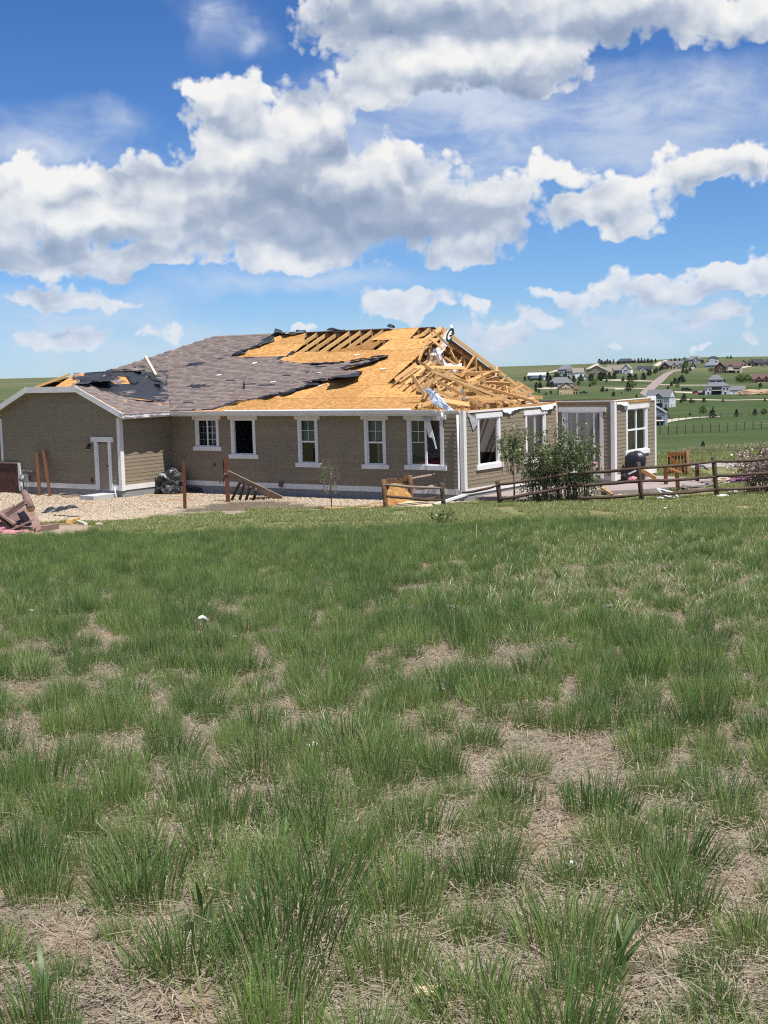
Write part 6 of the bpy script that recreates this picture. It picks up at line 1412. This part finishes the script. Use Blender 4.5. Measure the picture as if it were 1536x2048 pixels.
# thin fences across the pasture
def wire_fence(label, a, b, n, h):
    o = empty('pasture_fence'); tag(o, label, 'fence')
    for k in range(n):
        g = ground_at(a[0]+(b[0]-a[0])*k/(n-1), a[1]+(b[1]-a[1])*k/(n-1)); MB().beam(g-Vector((0, 0, .2)), g+Vector((0, 0, h)), .10, .10, up=(0, 1, 0)).build('post', M_LOG, o)
        if k: 
            for f in (.4, .85): MB().beam(pg+Vector((0, 0, h*f)), g+Vector((0, 0, h*f)), .015, .015).build('wire', M_PLATE, o)
        pg = g
wire_fence('dark post fence across the near green pasture', (1320,871), (1540,858), 14, 1.2)
wire_fence('post fence along the pale track by the pasture trees', (1330,846), (1540,829), 16, 1.3)
far_trees  # (tall pale grass strip at the yard's edge is grown with the grass)
# ------------------------------------------------------------------ plants by the house
M_LILAC = leaf_mat('lilac_leaf', (.085, .13, .042), (.22, .26, .11), .5)
M_LILAC_D = leaf_mat('young_leaf', (.05, .10, .02), (.16, .21, .07), .4)
M_PINKF = leaf_mat('pink_blossom', (.38, .20, .22), (.80, .66, .62), .4)
M_MARO = leaf_mat('maroon_leaf', (.055, .03, .03), (.16, .09, .07), .3)
M_TWIG = mat('grey_twig', (.24, .19, .15), .95, .25, 6)
def branches(root_pts, n, spread, h, seed, r0=.02, up=.9):
    """upright stems that fork and thin out; returns mesh builder and the twig points leaves grow from"""
    rr = random.Random(seed); mb = MB(); tips = []
    for i in range(n):
        b = Vector(rr.choice(root_pts)) + Vector((rr.gauss(0, .12), rr.gauss(0, .12), 0)); a = rr.uniform(0, 6.28); out = rr.uniform(0, 1)**.6*spread; hh = h*rr.uniform(.65, 1.05)*(1-.30*out/spread)
        p = [b]; k = 6
        for j in range(1, k+1):
            f = j/k; p.append(b + Vector((math.cos(a)*out*f**1.4, math.sin(a)*out*f**1.4, hh*f)) + Vector((rr.gauss(0, .03), rr.gauss(0, .03), 0)))
        mb.tube(p, [r0*(1-.85*j/k) for j in range(k+1)], 5, caps=False); tips += [p[j].lerp(p[j+1], q) for j in range(2, k) for q in (.2, .5, .8)] + [p[-1]]
        for s in range(3):
            j = rr.randint(2, k-1); q0 = p[j]; d = Vector((rr.gauss(0, 1), rr.gauss(0, 1), rr.uniform(.3, 1.6))).normalized()*rr.uniform(.2, .5)*min(1, h/1.5); q = [q0, q0+d*.5, q0+d]
            mb.tube(q, [r0*.4, r0*.25, r0*.1], 4, caps=False); tips += [q[1], q[2], q0.lerp(q[1], .5)]
    return mb, tips
def leaves_at(name, tips, per, jit, size, m, parent, seed, flat=.5):
    T = np.array([tuple(t) for t in tips])
    def samp(r_, n): i = r_.randint(0, len(T), n); return T[i] + r_.normal(size=(n, 3))*jit
    me = foliage_mesh(name, samp, per, size, m, seed, flat); return link(bpy.data.objects.new(name, me), parent)
g = ground_at(1122,1004); bush = empty('lilac_bush', g); tag(bush, 'tall lilac bush growing through the log fence before the patio door', 'bush')
mb, tips = branches([(-.5, 0, 0), (0, .1, 0), (.5, 0, 0), (-.9, .1, 0), (.9, .1, 0)], 66, .80, 3.0, 4, .022)
mb.build('stem', M_TWIG, bush); leaves_at('foliage', tips, 8200, .075, .05, M_LILAC, bush, 5)
low = [Vector((R(-1.35, 1.35), R(-.4, .4), R(.1, 1.1))) for _ in range(120)]; leaves_at('foliage', low, 1800, .12, .045, M_LILAC, bush, 6)
g = ground_at(1028,1003); tree = empty('young_tree', g); tag(tree, 'slender young tree before the sunlit side wall', 'tree')
mb, tips = branches([(0, 0, 0)], 1, .05, 1.2, 8, .035); m2, t2 = branches([(0, 0, 1.0)], 16, .52, 2.0, 9, .014); m2.build('branch', M_TWIG, tree)
MB().tube([(0, 0, -.1), (.02, 0, .5), (-.01, .02, 1.15)], [.035, .03, .022], 8).build('trunk', M_BARK, tree)
leaves_at('foliage', [t for t in t2 if t.z > 1.15], 1250, .06, .050, M_LILAC, tree, 11)
g = ground_at(664,1019); sap = empty('sapling', g); tag(sap, 'thin half-bare sapling before the long wall', 'sapling')
MB().tube([(0, 0, -.1), (-.02, 0, .7), (-.04, 0, 1.3), (-.01, 0, 1.75)], [.022, .018, .012, .005], 6).build('trunk', M_BARK, sap)
mb, tips = branches([(-.02, 0, .55)], 13, .34, 1.35, 14, .010); mb.build('branch', M_TWIG, sap)
leaves_at('foliage', [t for t in tips if t.x < -.05 and t.z > .9] + [t for t in tips if t.z < .9], 150, .04, .035, M_LILAC_D, sap, 15)
g = ground_at(1520,986); fs_ = empty('flowering_shrub', g); tag(fs_, 'pink and maroon flowering shrub at the right edge', 'shrub')
mb, tips = branches([(-.3, 0, 0), (.2, 0, 0), (.6, 0, 0)], 46, 1.05, 2.0, 18, .02); mb.build('stem', M_TWIG, fs_)
leaves_at('leaves', tips, 1700, .09, .045, M_MARO, fs_, 19); leaves_at('leaves', tips, 500, .09, .04, M_LILAC, fs_, 23); leaves_at('blossom', [t for t in tips if t.z < 1.6], 800, .10, .045, M_PINKF, fs_, 20, .8)
g = to_world((wp(262, 744)[0], 4.6, 2.0)); bare_t = empty('bare_tree', at_y(260,760,75)-Vector((0, 0, 6.0))); tag(bare_t, 'bare twigs of a tree showing above the garage ridge', 'tree')
bare_t.location.z = zg1(bare_t.location.x, bare_t.location.y)
top = at_y(252,708,75).z - bare_t.location.z
mb, tips = branches([(0, 0, top*.25)], 14, 1.3, top*.75, 25, .055); mb.build('branch', M_TWIG, bare_t); MB().tube([(0, 0, -.2), (0, 0, top*.3)], [.12, .08], 8).build('trunk', M_BARK, bare_t)
for k, (x, y, lb) in enumerate([(886,1046,'low dark green weed in the lawn below the house corner'), (1105,1004,'leafy weed at the foot of the bush, left side'), (1070,1003,'leafy weed between the young tree and the bush')]):
    g = ground_at(x, y); w = empty('weed', g); tag(w, lb, 'weed'); mb, tips = branches([(0, 0, 0)], 12, .2, .32, 40+k, .006); mb.build('stem', M_TWIG, w); leaves_at('leaves', tips, 200, .04, .04, M_BRT, w, 50+k)

# ------------------------------------------------------------------ grass
M_GR = leaf_mat('bunch_grass', (.034, .110, .026), (.290, .405, .105), .38, 'h', (.46, .39, .18), .09)
M_GR2 = leaf_mat('broad_grass', (.13, .20, .055), (.31, .37, .13), .45, 'h', (.28, .25, .12), .08)
M_LAWN = leaf_mat('lawn_grass', (.15, .21, .050), (.37, .39, .14), .4, 'h', (.30, .25, .13), .12)
M_STRAW = leaf_mat('dry_straw', (.16, .13, .095), (.50, .43, .32), .2)
M_PALE = leaf_mat('pale_seed_grass', (.20, .22, .09), (.42, .40, .22), .35)
def blades(n, rad, hmin, hmax, width, lean, seed, segs=3, dry=0., spread=1.):
    r_ = np.random.RandomState(seed); a = r_.uniform(0, 6.283, n); q = np.sqrt(r_.uniform(0, 1, n))*rad
    bx, by = np.cos(a)*q, np.sin(a)*q; h = r_.uniform(hmin, hmax, n)*(1-.5*(q/rad)**2); la = a*spread + r_.normal(0, .7, n)
    ln = (lean*(.35+q/rad) + np.abs(r_.normal(0, .25, n))*lean)*h; dx, dy = np.cos(la)*ln, np.sin(la)*ln
    w = width*r_.uniform(.7, 1.3, n); wa = r_.uniform(0, 6.283, n); wx, wy = np.cos(wa)*w/2, np.sin(wa)*w/2
    V = []; H = []
    for i in range(segs+1):
        f = i/segs; c = f**1.6; cx, cy, cz = bx+dx*c, by+dy*c, h*(f - .18*lean*f*f)
        if i < segs:
            k = 1-.55*f
            V += [np.stack([cx-wx*k, cy-wy*k, cz], -1), np.stack([cx+wx*k, cy+wy*k, cz], -1)]; H += [np.full(n, f), np.full(n, f)]
        else: V += [np.stack([cx, cy, cz], -1)]; H += [np.full(n, f)]
    m_ = len(V); V = np.stack(V, 1).reshape(-1, 3); H = np.stack(H, 1).ravel(); o = np.arange(n)[:, None]*m_
    Q = np.concatenate([o + np.array([[2*i, 2*i+1, 2*i+3, 2*i+2]]) for i in range(segs-1)]); T = o + np.array([[2*segs-2, 2*segs-1, 2*segs]])
    return V, [Q, T], H
def tuft(n, *a, m=None, **k): V, Fs, H = blades(n, *a, **k); return np_mesh('tuft', V, Fs, m, attrs={'h': H}, linkit=False)
def wedge(n, y0, y1, rs_, half=.30, margin=4.5):
    """points spread evenly over the part of the field in front of the camera"""
    Y = rs_.uniform(y0, y1, n*2); X = rs_.uniform(-1, 1, n*2)*(y1*half+margin); ok = np.abs(X) < Y*half+margin; return X[ok][:n], Y[ok][:n]
rs = np.random.RandomState(12)
def vnoise(x, y, f, s=0.): return np.array([mnoise.noise(Vector((a*f, b*f, s))) for a, b in zip(x, y)])
def poisson(X, Y, rad):
    """thin points so that none lie closer than rad (given per point)"""
    cell = {}; keep = []
    for i, (x, y, r) in enumerate(zip(X, Y, rad)):
        cx, cy = int(x//.3), int(y//.3); ok = True
        for a in (-1, 0, 1):
            for b in (-1, 0, 1):
                for j in cell.get((cx+a, cy+b), ()):
                    if (X[j]-x)**2+(Y[j]-y)**2 < r*r: ok = False; break
                if not ok: break
            if not ok: break
        if ok: keep.append(i); cell.setdefault((cx, cy), []).append(i)
    return np.array(keep)
edge = lambda x: 32.5 + .9*np.sin(x*.55) + .5*np.sin(x*1.7+1)
X, Y = wedge(52000, 2.2, 34.5, rs); ok = Y < edge(X); X, Y = X[ok], Y[ok]
pn = vnoise(X, Y, .55, 1.) + .5*vnoise(X, Y, 1.6, 2.); ok = pn > (-.47 + .04*sstep(10, 22, Y)); X, Y, pn = X[ok], Y[ok], pn[ok]
right = sstep(.03, .12, X/np.maximum(Y, 1))*sstep(12, 15, Y)*sstep(31, 25, Y)            # broad-leaved patch on the right
k = poisson(X, Y, .255 + .09*(rs.uniform(size=len(X))) - .035*sstep(8, 24, Y)); X, Y, pn, right = X[k], Y[k], pn[k], right[k]
ok = rs.uniform(size=len(X)) > right*.75; X, Y, pn = X[ok], Y[ok], pn[ok]; n = len(X)
near_k = [tuft(350, .135, .13, .31, .0035, (.18, .22, .26, .30)[i % 4], 60+i, m=M_GR) for i in range(7)]
sc = rs.uniform(.78, 1.2, n)*(1+.22*np.clip(pn, -.6, .8)); sc = sc*np.where(rs.uniform(size=n) < .15, .6, 1)
print('tufts', n)
scatter('bunch_grass', np.stack([X, Y, zg(X, Y)-.01], -1), np.stack([rs.normal(0, .06, n), rs.normal(0, .06, n)-.03, rs.uniform(0, 6.28, n)], -1), np.stack([sc*rs.uniform(.9, 1.35, n), sc*rs.uniform(.9, 1.35, n), sc*rs.uniform(.85, 1.1, n)], -1), rs.randint(0, 7, n), near_k)
# thin single stems between the tufts
X, Y = wedge(6000, 2.2, 34, rs); ok = Y < edge(X); X, Y = X[ok], Y[ok]; n = len(X)
scatter('sparse_grass', np.stack([X, Y, zg(X, Y)-.01], -1), np.stack([rs.normal(0, .1, n), rs.normal(0, .1, n), rs.uniform(0, 6.28, n)], -1), np.repeat(rs.uniform(.5, 1.1, (n, 1)), 3, 1), rs.randint(0, 4, n), [tuft(26, .14, .08, .24, .0042, .5, 80+i, m=M_GR) for i in range(4)])
# broad-bladed patch
X, Y = wedge(11500, 11.5, 32, rs); right = sstep(.0, .10, X/Y)*sstep(11.5, 15, Y)*sstep(32, 27, Y); ok = rs.uniform(size=len(X)) < right*.8; X, Y = X[ok], Y[ok]; n = len(X)
scatter('broad_grass', np.stack([X, Y, zg(X, Y)-.01], -1), np.stack([rs.normal(0, .08, n), rs.normal(0, .08, n), rs.uniform(0, 6.28, n)], -1), np.repeat(rs.uniform(.7, 1.2, (n, 1)), 3, 1), rs.randint(0, 4, n), [tuft(16, .07, .12, .26, .013, .55, 90+i, m=M_GR2) for i in range(4)])
# dry litter on the ground
X, Y = wedge(9500, 2.0, 20, rs); n = len(X)
def straw(seed):
    r_ = np.random.RandomState(seed); n = 90; c = np.stack([r_.normal(0, .16, n), r_.normal(0, .16, n), np.abs(r_.normal(.012, .012, n))], -1); a = r_.uniform(0, 6.28, n); l = r_.uniform(.010, .042, (n, 1)); d = np.stack([np.cos(a), np.sin(a), r_.normal(0, .18, n)], -1)*l; w = np.stack([-np.sin(a), np.cos(a), np.zeros(n)], -1)*.0015
    V = np.stack([c-d-w, c+d-w, c+d+w, c-d+w], 1).reshape(-1, 3); return np_mesh('straw', V, np.arange(n*4).reshape(-1, 4), M_STRAW, linkit=False)
scatter('dry_litter', np.stack([X, Y, zg(X, Y)+.004], -1), np.stack([np.zeros(n)-.0, np.zeros(n), rs.uniform(0, 6.28, n)], -1), np.repeat(rs.uniform(.7, 1.4, (n, 1)), 3, 1), rs.randint(0, 6, n), [straw(200+i) for i in range(6)])
# lawn by the house
X, Y = wedge(33000, 30.5, 54, rs); ok = (Y > edge(X)-.8) & ~pts_in_poly(X, Y, gravel_poly) & ~pts_in_poly(X, Y, patio_poly)
fy = np.interp(X, [-20, -9, -7, -4.5, 0, 3, 4.5, 6, 9, 13, 20], [44.2, 44.0, 45.5, 48.0, 47.6, 47.8, 48.6, 49.0, 48.7, 49.2, 49.4]); ok &= Y < fy + .4
bp_ = np.array([mnoise.noise(Vector((a*.9, b*.5, 7))) for a, b in zip(X, Y)]); ok &= bp_ > -.26; be = GP([(-60,1100),(60,1094),(140,1078),(190,1070),(182,1052),(130,1047),(60,1052),(-60,1056)]); ok &= ~pts_in_poly(X, Y, be)
X, Y = X[ok], Y[ok]; n = len(X)
scatter('lawn_grass', np.stack([X, Y, zg(X, Y)-.005], -1), np.stack([rs.normal(0, .06, n), rs.normal(0, .06, n), rs.uniform(0, 6.28, n)], -1), np.repeat(rs.uniform(.6, 1.25, (n, 1)), 3, 1), rs.randint(0, 4, n), [tuft(42, .13, .06, .15, .010, .5, 120+i, m=M_LAWN) for i in range(4)])
# pale tall grass along the lot's far edge and yard beyond the patio
A_, B_ = ground_at(1378,909), ground_at(1545,898); n = 900; f = rs.uniform(size=n); X = A_.x+(B_.x-A_.x)*f+rs.normal(0, .3, n); Y = A_.y+(B_.y-A_.y)*f+rs.normal(0, .7, n)
scatter('pale_grass', np.stack([X, Y, zg(X, Y)], -1), np.stack([rs.normal(0, .1, n), rs.normal(0, .1, n), rs.uniform(0, 6.28, n)], -1), np.repeat(rs.uniform(1.0, 1.9, (n, 1)), 3, 1), rs.randint(0, 3, n), [tuft(30, .14, .15, .34, .012, .4, 140+i, m=M_PALE) for i in range(3)])
X = rs.uniform(9, 26, 9000); Y = rs.uniform(51, 78, 9000); dv = np.array([on_d for on_d in pts_in_poly(X, Y, GP([(1378,938),(1460,934),(1640,930),(1640,920),(1500,924),(1385,928)]))]); ok = ~dv & ~pts_in_poly(X, Y, patio_poly) & (X/Y > .19) & (X/Y < .36) & (vnoise(X, Y, .3, 3) > -.2); X, Y = X[ok], Y[ok]; n = len(X)
scatter('yard_grass', np.stack([X, Y, zg(X, Y)], -1), np.stack([rs.normal(0, .1, n), rs.normal(0, .1, n), rs.uniform(0, 6.28, n)], -1), np.repeat(rs.uniform(.8, 1.6, (n, 1)), 3, 1), rs.randint(0, 3, n), [tuft(36, .2, .06, .16, .014, .5, 150+i, m=M_LAWN) for i in range(3)])

# broad-leaved grass plants close to the camera
def leaf_plant(px, py, n, h, label, seed):
    g = ground_at(px, py); rr = random.Random(seed); root = empty('broad_leaf_plant', g); tag(root, label, 'plant')
    for k in range(n):
        a = rr.uniform(0, 6.28); l = h*rr.uniform(.6, 1.1); ln = rr.uniform(.25, .8); w = rr.uniform(.005, .010); V = []; m_ = 6
        z0 = h*.25*rr.random()
        for i in range(m_+1):
            f = i/m_; c = Vector((math.cos(a)*ln*l*f**1.5, math.sin(a)*ln*l*f**1.5, z0 + l*(f-.35*ln*f*f))); s = Vector((-math.sin(a), math.cos(a), .2))*w*math.sin(math.pi*min(.97, f*.85+.12)); V += [c-s, c+s]
        MB().add(V, [(2*i, 2*i+1, 2*i+3, 2*i+2) for i in range(m_)], True).build('leaf', M_BRT, root)
for q in [(275,1810,9,.22,'broad-leaved grass plant, leftmost of the two at lower left',1), (405,1850,7,.20,'broad-leaved grass plant just right of the leftmost one',2), (1240,1960,8,.20,'broad-leaved grass plant at the lower right bottom edge',3), (90,2010,6,.18,'broad-leaved grass plant in the bottom left corner',4), (1020,1290,6,.2,'small broad-leaved plant in mid field',5)]: leaf_plant(*q)
# wind-blown scraps in the field
for k, (x, y, s_, m_, lb) in enumerate([(405,1253,.10,M_WRAP,'white paper scrap in the grass, mid left'), (468,1292,.06,MATS['pale_scrap'],'small pale chip below the white paper scrap'), (62,1232,.07,MATS['pale_scrap'],'tan chip in the grass near the left edge'), (903,1226,.07,M_WRAP,'white scrap in the grass, mid field centre'), (938,1102,.10,M_WRAP,'white scrap in the far dark grass'), (1212,1230,.12,MATS['grey_rubble'],'grey rag clump in the broad-leaved grass'), (880,1388,.06,M_WRAP,'white chip on bare soil right of centre'), (344,1300,.05,MATS['pale_scrap'],'tiny pale chip on bare soil, left of centre'), (1142,1748,.05,M_WRAP,'white scrap in the near grass, lower right'), (1295,1502,.06,MATS['pale_scrap'],'tan chip on the bare soil at right'), (622,1500,.05,M_WRAP,'white scrap in the near grass, centre left'), (135,1148,.09,MATS['grey_rubble'],'grey rag in the dark grass at upper left'), (560,1076,.08,M_WRAP,'white scrap at the lawn edge left of centre'), (1115,1042,.10,MATS['pale_scrap'],'pale chip in the lawn below the bush'), (1330,1020,.10,M_WRAP,'white chip in the lawn below the fence'), (1490,1020,.09,M_WRAP,'white chip in the lawn at far right')]):
    g = ground_at(x, y, .06 if y < 1300 else .03)
    o = crumple([g+Vector((-s_*.6, 0, 0)), g+Vector((0, .02, .01)), g+Vector((s_*.6, .03, 0))], s_*.6, s_*.35, m_, 'scrap', None, seed=300+k); tag(o, lb, 'scrap')
o = MB().beam(ground_at(924,1298, .03), ground_at(975,1293, .03), .03, .02).build('stick', MATS['pale_scrap']); tag(o, 'thin pale stick lying on the soil right of centre', 'stick')
o = MB().beam(ground_at(952,1092, .0), ground_at(952,1092, .0)+Vector((.02, 0, .42)), .014, .014).build('stake', mat('straw_stem', (.55, .45, .22))); tag(o, 'thin straw-coloured stem upright in the far grass', 'stake')
g = ground_at(852,2010, .04); o = MB().add([g+Vector(p) for p in ((-.035, -.01, 0), (.0, -.02, .01), (.045, -.005, 0), (.03, .02, .01), (-.02, .02, .01), (-.035, -.01, -.012), (.0, -.02, -.002), (.045, -.005, -.012), (.05, .03, .008), (-.03, .03, .003))], [(0,1,2,3,4), (9,8,7,6,5)] + [(i, i+5, (i+1) % 5+5, (i+1) % 5) for i in range(5)]).build('chip', MATS['pale_plywood']); tag(o, 'OSB chip on the ground at the bottom edge', 'chip')
